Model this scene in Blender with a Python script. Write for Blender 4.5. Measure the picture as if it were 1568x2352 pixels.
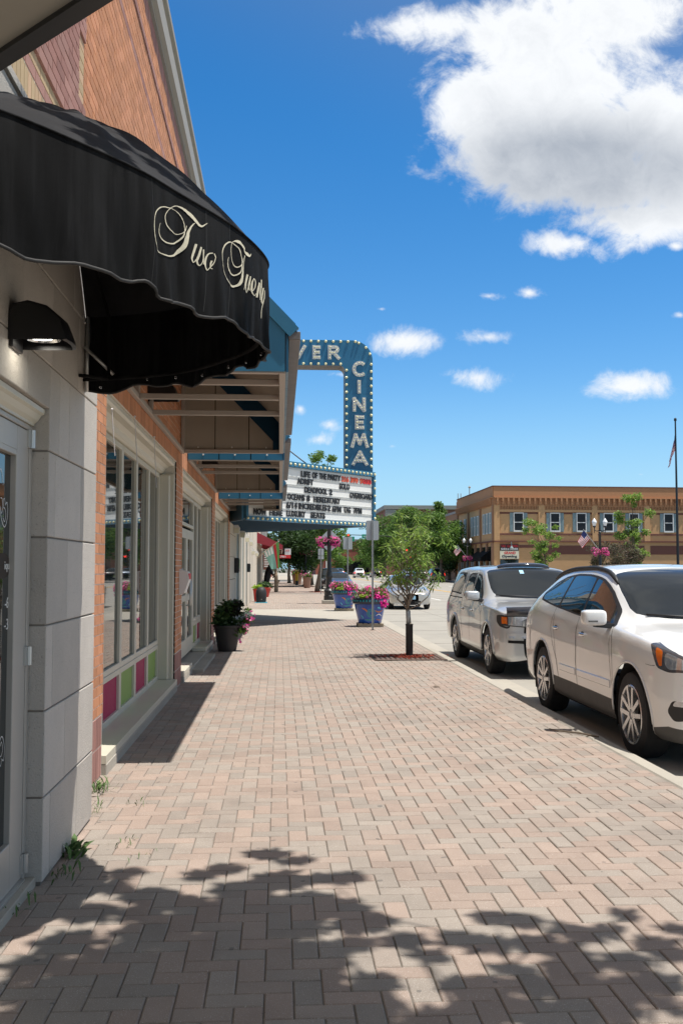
import bpy, bmesh, math, random
import numpy as np
from mathutils import Vector, Matrix
from mathutils.geometry import delaunay_2d_cdt
random.seed(7); rng=np.random.default_rng(7)
sc=bpy.context.scene; C=sc.collection
for o in list(bpy.data.objects): bpy.data.objects.remove(o)
PI=math.pi; rad=math.radians
# ---------------------------------------------------------------- camera
EYE=1.56; FPX=2275.0; PITCH=math.atan(129/FPX); YAW=math.atan(142*math.cos(PITCH)/FPX)
cam=bpy.data.cameras.new('camera'); co=bpy.data.objects.new('camera',cam); C.objects.link(co)
cam.sensor_fit='VERTICAL'; cam.sensor_height=36; cam.sensor_width=24; cam.lens=FPX/2352*36
cam.clip_start=.05; cam.clip_end=3000
co.location=(0,0,EYE); co.rotation_euler=(PI/2+PITCH,0,-YAW); sc.camera=co
sc.render.resolution_x=682; sc.render.resolution_y=1024
# ---------------------------------------------------------------- light
SUN_EL=rad(72.2); SUN_AZ=rad(109)      # azimuth clockwise from +Y
sd=Vector((math.cos(SUN_EL)*math.sin(SUN_AZ),math.cos(SUN_EL)*math.cos(SUN_AZ),math.sin(SUN_EL)))
sl=bpy.data.lights.new('sun','SUN'); sl.energy=5.0; sl.angle=rad(.53); sl.color=(1,.955,.89)
so=bpy.data.objects.new('sun',sl); C.objects.link(so); so.location=(30,-10,60)
so.rotation_euler=sd.to_track_quat('Z','Y').to_euler()
sc.view_settings.view_transform='Standard'; sc.view_settings.look='None'
sc.view_settings.exposure=0.26; sc.view_settings.gamma=1; sc.view_settings.use_curve_mapping=False
# ---------------------------------------------------------------- shader expression helper
class S:
    nt=None
    def __init__(s,v): s.v=v
    def _op(s,op,o=None,o2=None,clamp=False):
        n=S.nt.nodes.new('ShaderNodeMath'); n.operation=op; n.use_clamp=clamp
        for i,a in enumerate((s,o,o2)):
            if a is None: continue
            if isinstance(a,S):
                if isinstance(a.v,(int,float)): n.inputs[i].default_value=a.v
                else: S.nt.links.new(a.v,n.inputs[i])
            else: n.inputs[i].default_value=a
        return S(n.outputs[0])
    def __add__(s,o): return s._op('ADD',o)
    __radd__=__add__
    def __sub__(s,o): return s._op('SUBTRACT',o)
    def __rsub__(s,o): return S(float(o))._op('SUBTRACT',s)
    def __mul__(s,o): return s._op('MULTIPLY',o)
    __rmul__=__mul__
    def __truediv__(s,o): return s._op('DIVIDE',o)
    def max(s,o): return s._op('MAXIMUM',o)
    def min(s,o): return s._op('MINIMUM',o)
    def sqrt(s): return s._op('SQRT')
    def pow(s,o): return s._op('POWER',o)
    def sat(s): return s._op('ADD',0.0,clamp=True)
    def step(s,a,b):
        n=S.nt.nodes.new('ShaderNodeMapRange'); n.interpolation_type='SMOOTHSTEP'
        S.nt.links.new(s.v,n.inputs[0]); n.inputs[1].default_value=a; n.inputs[2].default_value=b
        return S(n.outputs[0])
def s_dot(vec,c):
    n=S.nt.nodes.new('ShaderNodeVectorMath'); n.operation='DOT_PRODUCT'; S.nt.links.new(vec,n.inputs[0]); n.inputs[1].default_value=c
    return S(n.outputs['Value'])
def s_comb(x,y,z=0.0):
    n=S.nt.nodes.new('ShaderNodeCombineXYZ')
    for i,a in enumerate((x,y,z)):
        if isinstance(a,S): S.nt.links.new(a.v,n.inputs[i])
        else: n.inputs[i].default_value=a
    return n.outputs[0]
def s_noise(vec,scale,detail=6,rough=.55,dist=0.0):
    n=S.nt.nodes.new('ShaderNodeTexNoise'); n.noise_dimensions='3D'
    S.nt.links.new(vec,n.inputs['Vector']); n.inputs['Scale'].default_value=scale; n.inputs['Detail'].default_value=detail
    n.inputs['Roughness'].default_value=rough; n.inputs['Distortion'].default_value=dist
    return S(n.outputs['Fac'])
def s_mix(f,a,b):
    n=S.nt.nodes.new('ShaderNodeMix'); n.data_type='RGBA'
    for key,val in ((0,f),(6,a),(7,b)):
        if isinstance(val,S): val=val.v
        if isinstance(val,(tuple,float,int)): n.inputs[key].default_value=(val if key==0 else (*val,1) if len(val)==3 else val)
        else: S.nt.links.new(val,n.inputs[key])
    return n.outputs[2]
# ---------------------------------------------------------------- world: sky + clouds
W=bpy.data.worlds.new('World'); sc.world=W; W.use_nodes=True; nt=W.node_tree; nt.nodes.clear(); S.nt=nt
wo=nt.nodes.new('ShaderNodeOutputWorld'); bg=nt.nodes.new('ShaderNodeBackground')
sky=nt.nodes.new('ShaderNodeTexSky'); sky.sky_type='NISHITA'; sky.sun_disc=False
sky.sun_elevation=SUN_EL; sky.sun_rotation=SUN_AZ; sky.altitude=250; sky.air_density=1.0; sky.dust_density=.35; sky.ozone_density=3.0
tc=nt.nodes.new('ShaderNodeTexCoord'); dirv=tc.outputs['Generated']
a0=rad(3.57); e0=rad(3.25)
Fv=Vector((math.sin(a0)*math.cos(e0),math.cos(a0)*math.cos(e0),math.sin(e0))); Rv=Vector((math.cos(a0),-math.sin(a0),0)); Uv=Rv.cross(Fv)
zz=s_dot(dirv,Vector((0,0,1)))
fd=s_dot(dirv,Fv); fpos=fd.max(.05)
u=s_dot(dirv,Rv)/fpos; v=s_dot(dirv,Uv)/fpos            # tangent-plane coordinates about the street axis
uv=s_comb(u,v,0.0)
n_big=s_noise(uv,8,8,.62,.5); n_fine=s_noise(uv,26,9,.70,.5)
wob=(n_big-.5)*2.3+(n_fine-.5)*1.35+(s_noise(uv,3.4,3,.5)-.5)*1.2
def px(x,y): return ((x-784)/FPX,(1176-y)/FPX)
BL=[(1400,40,330,150,1.0),(1190,90,220,120,1.0),(1560,380,190,170,1.0),(1330,180,360,230,1.0),(1330,330,300,170,1.0),(1430,420,220,120,1.0),(1120,250,190,150,1.0),(1180,330,230,150,1.0),(1500,260,260,210,1.0),(1000,60,190,75,.75),(1520,500,200,60,.9),(1270,420,190,75,1.0),(1300,560,110,40,.85),(1450,500,190,80,1.0),
    (930,785,112,48,.85),(1120,775,105,34,.85),(1090,868,118,44,.82),(1430,888,145,44,1.0),(1215,672,50,22,.62),(1120,680,62,22,.58),(875,710,28,10,.38),(1030,1072,28,16,.42),(760,975,60,26,.42),(690,940,28,26,.4),
    (1470,1090,45,12,.34),(900,1025,35,18,.33),(1550,565,40,22,.5),(1560,725,28,14,.45),(730,1010,70,40,.32),(780,860,120,20,.22)]
dens=None; low=None
for (x,y,rx,ry,amp) in BL:
    cx,cy=px(x,y)
    d=(((u-cx)/(rx/FPX)).pow(2)+((v-cy)/(ry/FPX)).pow(2)).sqrt()
    f=(1.0-d)*(.40+.60*min(1.0,ry/120))+(amp-1.0)*(.22 if ry>22 else .34)
    dens=f if dens is None else dens.max(f)
den=dens+wob*.62
front=(fd-.2).step(0,.2)
cov=(den.step(.02,.50))*front
# thin veils over the sky in view and puffs over the rest of the dome
pp=s_comb(s_dot(dirv,Vector((1,0,0)))/(zz.max(.02)+.12),s_dot(dirv,Vector((0,1,0)))/(zz.max(.02)+.12),3.1)
n_dome=s_noise(pp,1.1,7,.55,.2)
cov2=n_dome.step(.50,.64)*(1.0-(fd-.72).step(0,.12))*(zz.step(.02,.12))
# cloud brightness: thick lower middle turns grey, edges toward the sun stay bright
n_sh=s_noise(s_comb(u,v-.018,0.0),9,5,.55,.3)
lit=((n_sh-n_big)*2.2).sat()
cb=px(1250,400)
core=(1.0-((((u-px(1330,385)[0])/(330/FPX)).pow(2)+((v-px(1330,385)[1])/(125/FPX)).pow(2)).sqrt())).step(-.45,.60)
grey=(core*.80+(den-.3).step(0,1.2)*.22+(n_fine-.5)*.35-lit*.30).sat()
ccol=s_mix(grey,(9.4,9.6,9.8),(4.3,4.7,5.3))
hs=nt.nodes.new('ShaderNodeHueSaturation'); hs.inputs['Saturation'].default_value=1.38; hs.inputs['Value'].default_value=1.52
nt.links.new(sky.outputs[0],hs.inputs['Color'])
# the sky is paler round the sun (aureole) and pale blue, not green, along the horizon
hs2=nt.nodes.new('ShaderNodeHueSaturation'); hs2.inputs['Saturation'].default_value=.42; hs2.inputs['Value'].default_value=1.0; nt.links.new(sky.outputs[0],hs2.inputs['Color'])
aur=s_dot(dirv,sd).step(.30,.72)
skyb=s_mix(aur,hs.outputs[0],hs2.outputs[0])
skyb=s_mix((1.0-zz.step(-.02,.20))*.8,skyb,(2.8,5.8,8.8))
skyc=s_mix(cov*.97,skyb,ccol); skyc=s_mix(cov2*.85,skyc,(5.0,5.2,5.5))
nt.links.new(skyc,bg.inputs['Color']); bg.inputs['Strength'].default_value=.088
nt.links.new(bg.outputs[0],wo.inputs[0])
# ---------------------------------------------------------------- materials
MATS={}
def mat(name,col,rough=.6,metal=0,var=.12,scale=6,bump=0,bscale=60,coat=0,rnd=0,spec=.5,col2=None,island=0,emit=None,estr=0,grime=0,stretch=None,alpha=None,trans=0,speck=0,pits=0):
    m=bpy.data.materials.new(name); m.use_nodes=True; nt=m.node_tree; S.nt=nt; b=nt.nodes['Principled BSDF']
    b.inputs['Roughness'].default_value=rough; b.inputs['Metallic'].default_value=metal; b.inputs['Specular IOR Level'].default_value=spec
    b.inputs['Coat Weight'].default_value=coat; b.inputs['Coat Roughness'].default_value=.03
    t=nt.nodes.new('ShaderNodeTexCoord'); g=nt.nodes.new('ShaderNodeNewGeometry'); pos=g.outputs['Position']
    if stretch:
        mp=nt.nodes.new('ShaderNodeMapping'); nt.links.new(pos,mp.inputs[0]); mp.inputs['Scale'].default_value=stretch; pos=mp.outputs[0]
    nz=s_noise(pos,scale,6,.6)
    f=(nz-.5)*2.0*var
    if rnd or island:
        oi=nt.nodes.new('ShaderNodeObjectInfo')
        r=S(oi.outputs['Random'])+S(g.outputs['Random Per Island'])*7.13
        r=r._op('FRACT')
        if col2: 
            c0=s_mix(r.step(.25,.75),col,col2); f=f+((r*9.7)._op('FRACT')-.5)*2.0*max(rnd,island)
        else: c0=s_mix(0.0,col,col); f=f+(r-.5)*2.0*max(rnd,island)
    else:
        if col2: c0=s_mix(s_noise(pos,scale*.35,5,.65).step(.4,.62),col,col2)
        else: c0=s_mix(0.0,col,col)
    if grime:
        gz=s_noise(pos,1.1,7,.7).step(.45,.75)*grime; c0=s_mix(gz,c0,tuple(.35*c for c in col))
    if pits:
        sp=s_noise(pos,75,3,.6).step(.60,.70); c0=s_mix(sp*.5,c0,(.17,.15,.13)); sp2=s_noise(pos,170,2,.5).step(.58,.72); c0=s_mix(sp2*.3,c0,(.72,.69,.64))
    if speck:
        sp=s_noise(pos,230,2,.5).step(.60,.72); c0=s_mix(sp*.55,c0,(.74,.70,.64)); sp2=s_noise(pos,170,2,.5).step(.62,.75); c0=s_mix(sp2*.5,c0,(.10,.09,.08))
        gum=s_noise(pos,13,1,.3).step(.765,.775); c0=s_mix(gum*.55,c0,(.09,.085,.08))
        st=s_noise(pos,.55,4,.6).step(.52,.70); c0=s_mix(st*.25,c0,(.17,.145,.125))
    hv=nt.nodes.new('ShaderNodeHueSaturation'); nt.links.new(c0,hv.inputs['Color']); nt.links.new((f+1.0).v,hv.inputs['Value'])
    nt.links.new(hv.outputs[0],b.inputs['Base Color'])
    if bump:
        bn=s_noise(pos,bscale,4,.6); bm=nt.nodes.new('ShaderNodeBump'); bm.inputs['Strength'].default_value=min(1,bump); bm.inputs['Distance'].default_value=.004 if bscale>15 else .02
        nt.links.new(bn.v,bm.inputs['Height']); nt.links.new(bm.outputs[0],b.inputs['Normal'])
    if rough>.15 and var and not coat:
        nt.links.new((nz*.25+(rough-.12)).sat().v,b.inputs['Roughness'])
    if emit: b.inputs['Emission Color'].default_value=(*emit,1); b.inputs['Emission Strength'].default_value=estr
    if trans: b.inputs['Transmission Weight'].default_value=trans
    if name.startswith('leaf') or name.startswith('petal'):
        tr=nt.nodes.new('ShaderNodeBsdfTranslucent'); mx=nt.nodes.new('ShaderNodeMixShader'); mx.inputs[0].default_value=.38
        gm=nt.nodes.new('ShaderNodeHueSaturation'); gm.inputs['Hue'].default_value=.49 if name.startswith('leaf') else .5; gm.inputs['Value'].default_value=1.5; nt.links.new(hv.outputs[0],gm.inputs['Color']); nt.links.new(gm.outputs[0],tr.inputs['Color'])
        out=nt.nodes['Material Output']; nt.links.new(b.outputs[0],mx.inputs[1]); nt.links.new(tr.outputs[0],mx.inputs[2]); nt.links.new(mx.outputs[0],out.inputs['Surface'])
    MATS[name]=m; return m
M=MATS
mat('paver',(.335,.257,.210),.85,var=.16,scale=5,bump=1,bscale=190,col2=(.305,.262,.222),island=.085,speck=1,grime=.22)
mat('joint_sand',(.20,.18,.155),.95,var=.3,scale=30)
mat('concrete',(.39,.36,.305),.9,var=.12,scale=2.5,bump=.5,bscale=90,grime=.25)
mat('road',(.33,.31,.27),.9,var=.13,scale=1.2,bump=.5,bscale=120,grime=.22)
mat('asphalt',(.17,.165,.155),.92,var=.15,scale=1.5,bump=.5,bscale=120)
mat('ground',(.16,.155,.13),.95,var=.2,scale=.3)
mat('grass',(.07,.12,.03),.95,var=.3,scale=3)
mat('road_line',(.70,.70,.66),.8,var=.25,scale=8)
mat('road_yellow',(.62,.36,.06),.8,var=.25,scale=8)
mat('brick_orange',(.54,.24,.125),.85,var=.12,scale=9,bump=.5,bscale=150,col2=(.48,.21,.10),island=.14)
mat('brick_buff',(.56,.38,.24),.85,var=.1,scale=9,bump=.5,bscale=150,col2=(.46,.34,.20),island=.1)
mat('brick_purple',(.31,.15,.125),.85,var=.12,scale=9,bump=.5,bscale=150,col2=(.36,.19,.16),island=.14)
mat('mortar',(.62,.57,.49),.95,var=.12,scale=20,bump=.4,bscale=200)
mat('limestone',(.52,.48,.43),.8,var=.12,scale=5,bump=1,bscale=110,col2=(.45,.415,.37),island=.07,grime=.16,pits=1)
mat('stone_gap',(.19,.17,.145),.95,var=.2,scale=20)
mat('cream_metal',(.60,.565,.46),.42,var=.05,scale=3,grime=.06)
mat('grey_metal',(.40,.375,.335),.4,var=.05,scale=3)
mat('aluminium',(.55,.55,.53),.35,metal=.7,var=.06,scale=5)
mat('blue_metal',(.028,.155,.27),.38,var=.07,scale=2,grime=.07)
mat('tan_metal',(.34,.305,.25),.55,var=.12,scale=1.2,stretch=(3,3,.8),grime=.1)
mat('brown_tube',(.38,.34,.30),.5,var=.1,scale=6)
mat('grey_trim',(.13,.125,.125),.5,var=.08,scale=6)
mat('coping',(.30,.275,.225),.5,var=.06,scale=3,stretch=(1,.15,1))
mat('glass_dark',(.012,.016,.017),.02,var=0,spec=.75)
mat('glass_car',(.012,.015,.016),.015,var=0,spec=.75,coat=.45)
mat('glass_green',(.02,.03,.028),.02,var=0,spec=.8)
mat('panel_crimson',(.38,.02,.09),.55,spec=.15,var=.10,scale=3)
mat('panel_green',(.26,.39,.11),.55,spec=.15,var=.10,scale=3)
mat('black_fabric',(.0028,.0028,.003),.8,var=.6,scale=3,bump=.5,bscale=500,spec=.14,stretch=(9,9,.5),col2=(.011,.011,.0115))
mat('black_fabric_sunlit',(.013,.013,.0145),.85,var=.5,scale=5,bump=.5,bscale=400,spec=.2,col2=(.024,.024,.026))  # dome cloth: sunlight on the top put into a lighter black
mat('glass_far',(.022,.025,.028),.3,var=0,spec=.2)
mat('fabric_piping',(.028,.027,.026),.7,var=.3,scale=20)
mat('letter_cream',(.62,.57,.43),.75,var=.22,scale=40)
mat('black_metal',(.012,.012,.013),.32,var=.1,scale=6)
mat('black_pole',(.016,.017,.018),.38,var=.1,scale=6)
mat('lamp_lit',(.9,.9,.85),.4,var=0,emit=(1,.96,.85),estr=9)
mat('white_plastic',(.72,.71,.68),.4,var=.04)
mat('white_paint',(.74,.75,.76),.3,var=.03,coat=.4)
mat('frosted',(.70,.66,.50),.3,var=.04)
mat('rope',(.6,.58,.58),.8,var=.2,scale=80)
mat('weed',(.075,.14,.035),.7,var=.3,scale=30,island=.25)
mat('bulb',(.86,.80,.46),.15,var=.03,coat=.3)
mat('letter_white',(.62,.61,.57),.45,var=.08,scale=8)
mat('letter_side',(.75,.73,.66),.45,var=.05)
mat('board_white',(.78,.78,.75),.45,var=.03,scale=4)
mat('board_rail',(.60,.60,.57),.35,var=.03,scale=4)
mat('sign_black',(.015,.015,.017),.5,var=.05)
mat('sign_red',(.62,.03,.03),.5,var=.05)
mat('sign_orange',(.70,.10,.04),.5,var=.05)
mat('sign_back',(.42,.44,.45),.45,metal=.35,var=.05)
mat('galvanized',(.38,.40,.40),.5,metal=.4,var=.12,scale=14)
mat('sign_green',(.01,.30,.17),.5,var=.03)
mat('blue_glaze',(.008,.085,.42),.14,var=.30,scale=3,coat=.5,col2=(.005,.045,.27))
mat('teal_glaze',(.02,.25,.30),.2,var=.25,scale=9,coat=.4)
mat('cyan_paint',(.10,.50,.65),.35,var=.1)
mat('orange_paint',(.55,.16,.05),.3,var=.2)
mat('navy_paint',(.012,.02,.045),.25,var=.2,coat=.3)
mat('dark_pot',(.022,.021,.022),.55,var=.12,scale=8)
mat('red_pot',(.45,.03,.02),.4,var=.1)
mat('terracotta',(.28,.16,.11),.8,var=.15)
mat('soil',(.04,.03,.022),.95,var=.3,scale=20)
mat('wood',(.40,.34,.25),.8,var=.15,scale=12)
mat('mulch',(.30,.055,.03),.95,var=.35,scale=40,island=.3)
mat('iron_grate',(.13,.085,.065),.75,var=.25,scale=15)
mat('rubber_sleeve',(.018,.018,.02),.6,var=.1)
mat('bark',(.16,.125,.09),.9,var=.25,scale=14,bump=.8,bscale=30)
mat('bark_young',(.24,.19,.14),.85,var=.25,scale=20,bump=.5,bscale=60)
mat('leaf_young',(.22,.33,.06),.5,var=.2,scale=6,island=.28,col2=(.14,.25,.045))
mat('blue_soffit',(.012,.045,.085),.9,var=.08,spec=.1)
mat('leaf_green',(.078,.165,.028),.55,var=.25,scale=2,island=.30,col2=(.125,.22,.04))
mat('leaf_dark',(.030,.070,.018),.6,var=.25,scale=2,island=.30,col2=(.048,.10,.025))
mat('leaf_olive',(.070,.075,.035),.6,var=.25,scale=3,island=.35,col2=(.11,.075,.05))
mat('leaf_lime',(.26,.40,.04),.5,var=.15,scale=6,island=.2)
mat('leaf_silver',(.30,.38,.33),.6,var=.15,scale=9,island=.2)
mat('leaf_canna',(.13,.27,.06),.35,var=.2,scale=5,island=.15)
mat('leaf_burgundy',(.020,.018,.012),.5,var=.3,scale=5,island=.3)
mat('petal_pink',(.72,.07,.32),.6,var=.2,scale=9,island=.35,col2=(.80,.26,.48))
mat('petal_magenta',(.66,.012,.28),.55,var=.2,scale=9,island=.35,col2=(.62,.03,.28))
mat('tyre',(.017,.017,.018),.75,var=.2,scale=15,bump=.4,bscale=80)
mat('alloy',(.62,.62,.62),.25,metal=.85,var=.04)
mat('dark_well',(.008,.008,.008),.9,var=.1)
mat('black_plastic',(.022,.022,.023),.55,var=.1)
mat('grey_cladding',(.075,.073,.070),.65,var=.1,scale=8)
mat('chrome',(.75,.75,.76),.08,metal=1,var=0)
mat('car_white',(.78,.78,.765),.28,var=.015,coat=1)
mat('car_silver',(.58,.59,.59),.28,metal=.35,var=.02,coat=1)
mat('car_champagne',(.50,.48,.44),.30,metal=.5,var=.02,coat=1)
mat('car_slate',(.10,.125,.165),.30,metal=.5,var=.02,coat=1)
mat('car_red',(.30,.02,.02),.28,metal=.2,var=.02,coat=1)
mat('car_navy',(.02,.025,.045),.28,metal=.3,var=.02,coat=1)
mat('car_black',(.012,.012,.014),.25,var=.02,coat=1)
mat('car_bluegrey',(.17,.20,.24),.30,metal=.5,var=.02,coat=1)
mat('headlamp',(.50,.52,.54),.06,metal=.6,var=.4,scale=30,coat=1)
mat('headlamp_dark',(.10,.10,.11),.10,metal=.3,var=.3,scale=30,coat=1)
mat('amber',(.75,.16,.01),.12,var=.1,coat=1)
mat('taillight',(.55,.01,.01),.12,var=.1,coat=1)
mat('tail_lit',(.7,.02,.01),.2,var=0,emit=(1,.04,.02),estr=1.6)
mat('plate_blue',(.35,.62,.80),.4,var=.15,scale=20)
mat('smoke_plastic',(.035,.035,.042),.08,var=.05,coat=1)
mat('tan_brick_far',(.55,.325,.155),.88,var=.13,scale=1.6,stretch=(1,1,3),bump=.5,bscale=20)
mat('tan_brick_trim',(.46,.23,.11),.88,var=.12,scale=3)
mat('brown_brick_band',(.17,.07,.05),.88,var=.1,scale=3)
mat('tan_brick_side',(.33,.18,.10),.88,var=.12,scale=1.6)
mat('shutter',(.22,.30,.31),.6,var=.1)
mat('window_white',(.72,.72,.68),.5,var=.05)
mat('far_brick',(.24,.105,.08),.9,var=.12,scale=1)
mat('far_red_brick',(.34,.11,.075),.9,var=.1,scale=1)
mat('far_grey',(.30,.29,.27),.8,var=.1,scale=1)
mat('cream_stone',(.60,.53,.43),.85,var=.08,scale=3,grime=.08)
mat('blue_panel',(.03,.15,.22),.45,var=.1,scale=2)
mat('awning_red',(.30,.03,.045),.7,var=.15,scale=3)
mat('awning_dark',(.05,.012,.015),.8,var=.15,scale=3)
mat('hydrant_yellow',(.75,.45,.02),.4,var=.1)
mat('bear_black',(.012,.012,.013),.55,var=.2,scale=12,bump=.6,bscale=40)
mat('bear_wood',(.33,.24,.16),.7,var=.2,scale=6,bump=.5,bscale=20)
mat('flag_red',(.48,.03,.04),.75,var=.06); mat('flag_white',(.72,.70,.68),.75,var=.04); mat('flag_blue',(.025,.035,.14),.75,var=.06)
mat('flag_teal',(.20,.42,.36),.75,var=.1); mat('flag_green',(.10,.32,.08),.75,var=.1)
mat('signal_red',(.6,.02,.02),.3,var=0,emit=(1,.05,.03),estr=2.5)
mat('lamp_globe',(.74,.75,.74),.25,var=.02)
mat('sunroof',(.02,.028,.05),.06,var=0,coat=1)
# ---------------------------------------------------------------- geometry helpers
def mesh_from(name,V,F,m,smooth=False,mats=None,mi=None):
    me=bpy.data.meshes.new(name); me.from_pydata([tuple(v) for v in V],[],[tuple(f) for f in F])
    for mm in (mats or [m]): me.materials.append(MATS[mm] if isinstance(mm,str) else mm)
    if mi is not None: me.polygons.foreach_set('material_index',mi)
    if smooth: me.polygons.foreach_set('use_smooth',[True]*len(me.polygons))
    me.update(); return me
def wloc(o):
    v=Vector((0,0,0))
    while o is not None: v=v+o.location; o=o.parent
    return v
def link(name,me,parent=None,loc=None):
    o=bpy.data.objects.new(name,me); C.objects.link(o)
    if parent is not None: o.parent=parent
    if loc is not None: o.location=loc
    return o
def tag(o,label=None,cat=None,group=None,kind=None):
    if label: o['label']=label
    if cat: o['category']=cat
    if group: o['group']=group
    if kind: o['kind']=kind
    return o
def empty(name,loc,label,cat,group=None,rz=0):
    o=bpy.data.objects.new(name,None); C.objects.link(o); o.location=loc; o.rotation_euler=(0,0,rz); o.empty_display_size=.2
    return tag(o,label,cat,group)
def copy_tree(o,parent=None,loc=None,rz=None,label=None,scale=None):
    c=o.copy(); C.objects.link(c); c.parent=parent
    if loc is not None: c.location=loc
    if rz is not None: c.rotation_euler=(0,0,rz)
    if label: c['label']=label
    if scale: c.scale=scale
    for ch in list(o.children): copy_tree(ch,c)
    return c
def components(V,F):
    par=list(range(len(V)))
    def fnd(a):
        while par[a]!=a: par[a]=par[par[a]]; a=par[a]
        return a
    for f in F:
        r=fnd(f[0])
        for i in f[1:]: par[fnd(i)]=r
    G={}
    for k,f in enumerate(F): G.setdefault(fnd(f[0]),[]).append(k)
    out=[]
    for ks in G.values():
        used=sorted({i for k in ks for i in F[k]}); mp={a:b for b,a in enumerate(used)}
        out.append(([V[i] for i in used],[tuple(mp[i] for i in F[k]) for k in ks]))
        components.last=getattr(components,'last',[])
    components.idx=[sorted({i for k in ks for i in F[k]}) for ks in G.values()]
    return out
class MB:
    def __init__(s): s.V=[]; s.F=[]; s.MI=[]; s.mi=0
    def add(s,V,F):
        k=len(s.V); s.V+=[tuple(v) for v in V]; s.F+=[tuple(i+k for i in f) for f in F]; s.MI+=[s.mi]*len(F); return s
    def box(s,x0,x1,y0,y1,z0,z1,bev=0):
        if bev:
            b=bev; V=[];
            for (x,bx) in ((x0,1),(x1,-1)):
                for (y,by) in ((y0,1),(y1,-1)):
                    for (z,bz) in ((z0,1),(z1,-1)):
                        V+=[(x,y+by*b,z+bz*b),(x+bx*b,y,z+bz*b),(x+bx*b,y+by*b,z)]
            def i(a,c,d,k): return ((a*2+c)*2+d)*3+k
            F=[(i(0,0,0,0),i(0,0,1,0),i(0,1,1,0),i(0,1,0,0)),(i(1,0,0,0),i(1,1,0,0),i(1,1,1,0),i(1,0,1,0)),
               (i(0,0,0,1),i(1,0,0,1),i(1,0,1,1),i(0,0,1,1)),(i(0,1,0,1),i(0,1,1,1),i(1,1,1,1),i(1,1,0,1)),
               (i(0,0,0,2),i(0,1,0,2),i(1,1,0,2),i(1,0,0,2)),(i(0,0,1,2),i(1,0,1,2),i(1,1,1,2),i(0,1,1,2))]
            for c in (0,1):
                for d in (0,1):
                    q=[(i(0,c,d,1),i(1,c,d,1),i(1,c,d,2),i(0,c,d,2)),(i(c,0,d,0),i(c,1,d,0),i(c,1,d,2),i(c,0,d,2)),(i(c,d,0,0),i(c,d,1,0),i(c,d,1,1),i(c,d,0,1))]
                    F+=q
            for a in (0,1):
                for c in (0,1):
                    for d in (0,1): F.append((i(a,c,d,0),i(a,c,d,1),i(a,c,d,2)))
            return s.add(V,F)
        V=[(x,y,z) for x in (x0,x1) for y in (y0,y1) for z in (z0,z1)]
        return s.add(V,[(0,1,3,2),(4,6,7,5),(0,4,5,1),(2,3,7,6),(0,2,6,4),(1,5,7,3)])
    def obox(s,c,ax,ay,az,hx,hy,hz):
        c=Vector(c); ax=Vector(ax).normalized()*hx; ay=Vector(ay).normalized()*hy; az=Vector(az).normalized()*hz
        V=[c+ax*i+ay*j+az*k for i in (-1,1) for j in (-1,1) for k in (-1,1)]
        return s.add(V,[(0,1,3,2),(4,6,7,5),(0,4,5,1),(2,3,7,6),(0,2,6,4),(1,5,7,3)])
    def bar(s,p,q,w,h,up=(0,0,1)):
        p=Vector(p);q=Vector(q);d=(q-p); L=d.length; d.normalize(); r=d.cross(Vector(up))
        if r.length<1e-4: r=d.cross(Vector((1,0,0)))
        r.normalize(); u2=r.cross(d)
        return s.obox((p+q)/2,d,r,u2,L/2,w/2,h/2)
    def tube(s,pts,rads,n=8,cap=True):
        pts=[Vector(p) for p in pts]
        if isinstance(rads,(int,float)): rads=[rads]*len(pts)
        V=[];F=[]; prev=None
        for i,p in enumerate(pts):
            d=(pts[min(i+1,len(pts)-1)]-pts[max(i-1,0)]).normalized()
            if prev is None:
                r=d.cross(Vector((0,0,1)));
                if r.length<.05: r=d.cross(Vector((1,0,0)))
            else: r=prev-d*prev.dot(d)
            r.normalize(); prev=r; u2=d.cross(r)
            for k in range(n):
                a=2*PI*k/n; V.append(p+(r*math.cos(a)+u2*math.sin(a))*rads[i])
        for i in range(len(pts)-1):
            for k in range(n):
                a=i*n+k;b=i*n+(k+1)%n; F.append((a,b,b+n,a+n))
        if cap: F.append(tuple(range(n-1,-1,-1))); F.append(tuple(range((len(pts)-1)*n,len(pts)*n)))
        return s.add(V,F)
    def lathe(s,prof,c=(0,0,0),n=24,axis='z',sx=1,sy=1,a0=0,a1=2*PI):
        V=[];F=[]; full=abs(a1-a0-2*PI)<1e-6; m=n if full else n+1
        for (r,z) in prof:
            for k in range(m):
                a=a0+(a1-a0)*k/n; x,y=r*math.cos(a)*sx,r*math.sin(a)*sy
                V.append({'z':(c[0]+x,c[1]+y,c[2]+z),'x':(c[0]+z,c[1]+x,c[2]+y),'y':(c[0]+x,c[1]+z,c[2]+y)}[axis])
        for i in range(len(prof)-1):
            for k in range(n):
                a=i*m+k;b=i*m+(k+1)%m; F.append((a,b,b+m,a+m))
        return s.add(V,F)
    def prism(s,poly,a,b,axis='x'):
        # polygon in the two other axes, extruded a..b along axis
        n=len(poly); mk={'x':lambda p,t:(t,p[0],p[1]),'y':lambda p,t:(p[0],t,p[1]),'z':lambda p,t:(p[0],p[1],t)}[axis]
        V=[mk(p,a) for p in poly]+[mk(p,b) for p in poly]
        F=[tuple(range(n)),tuple(range(2*n-1,n-1,-1))]+[(i,i+n,(i+1)%n+n,(i+1)%n) for i in range(n)]
        return s.add(V,F)
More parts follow.
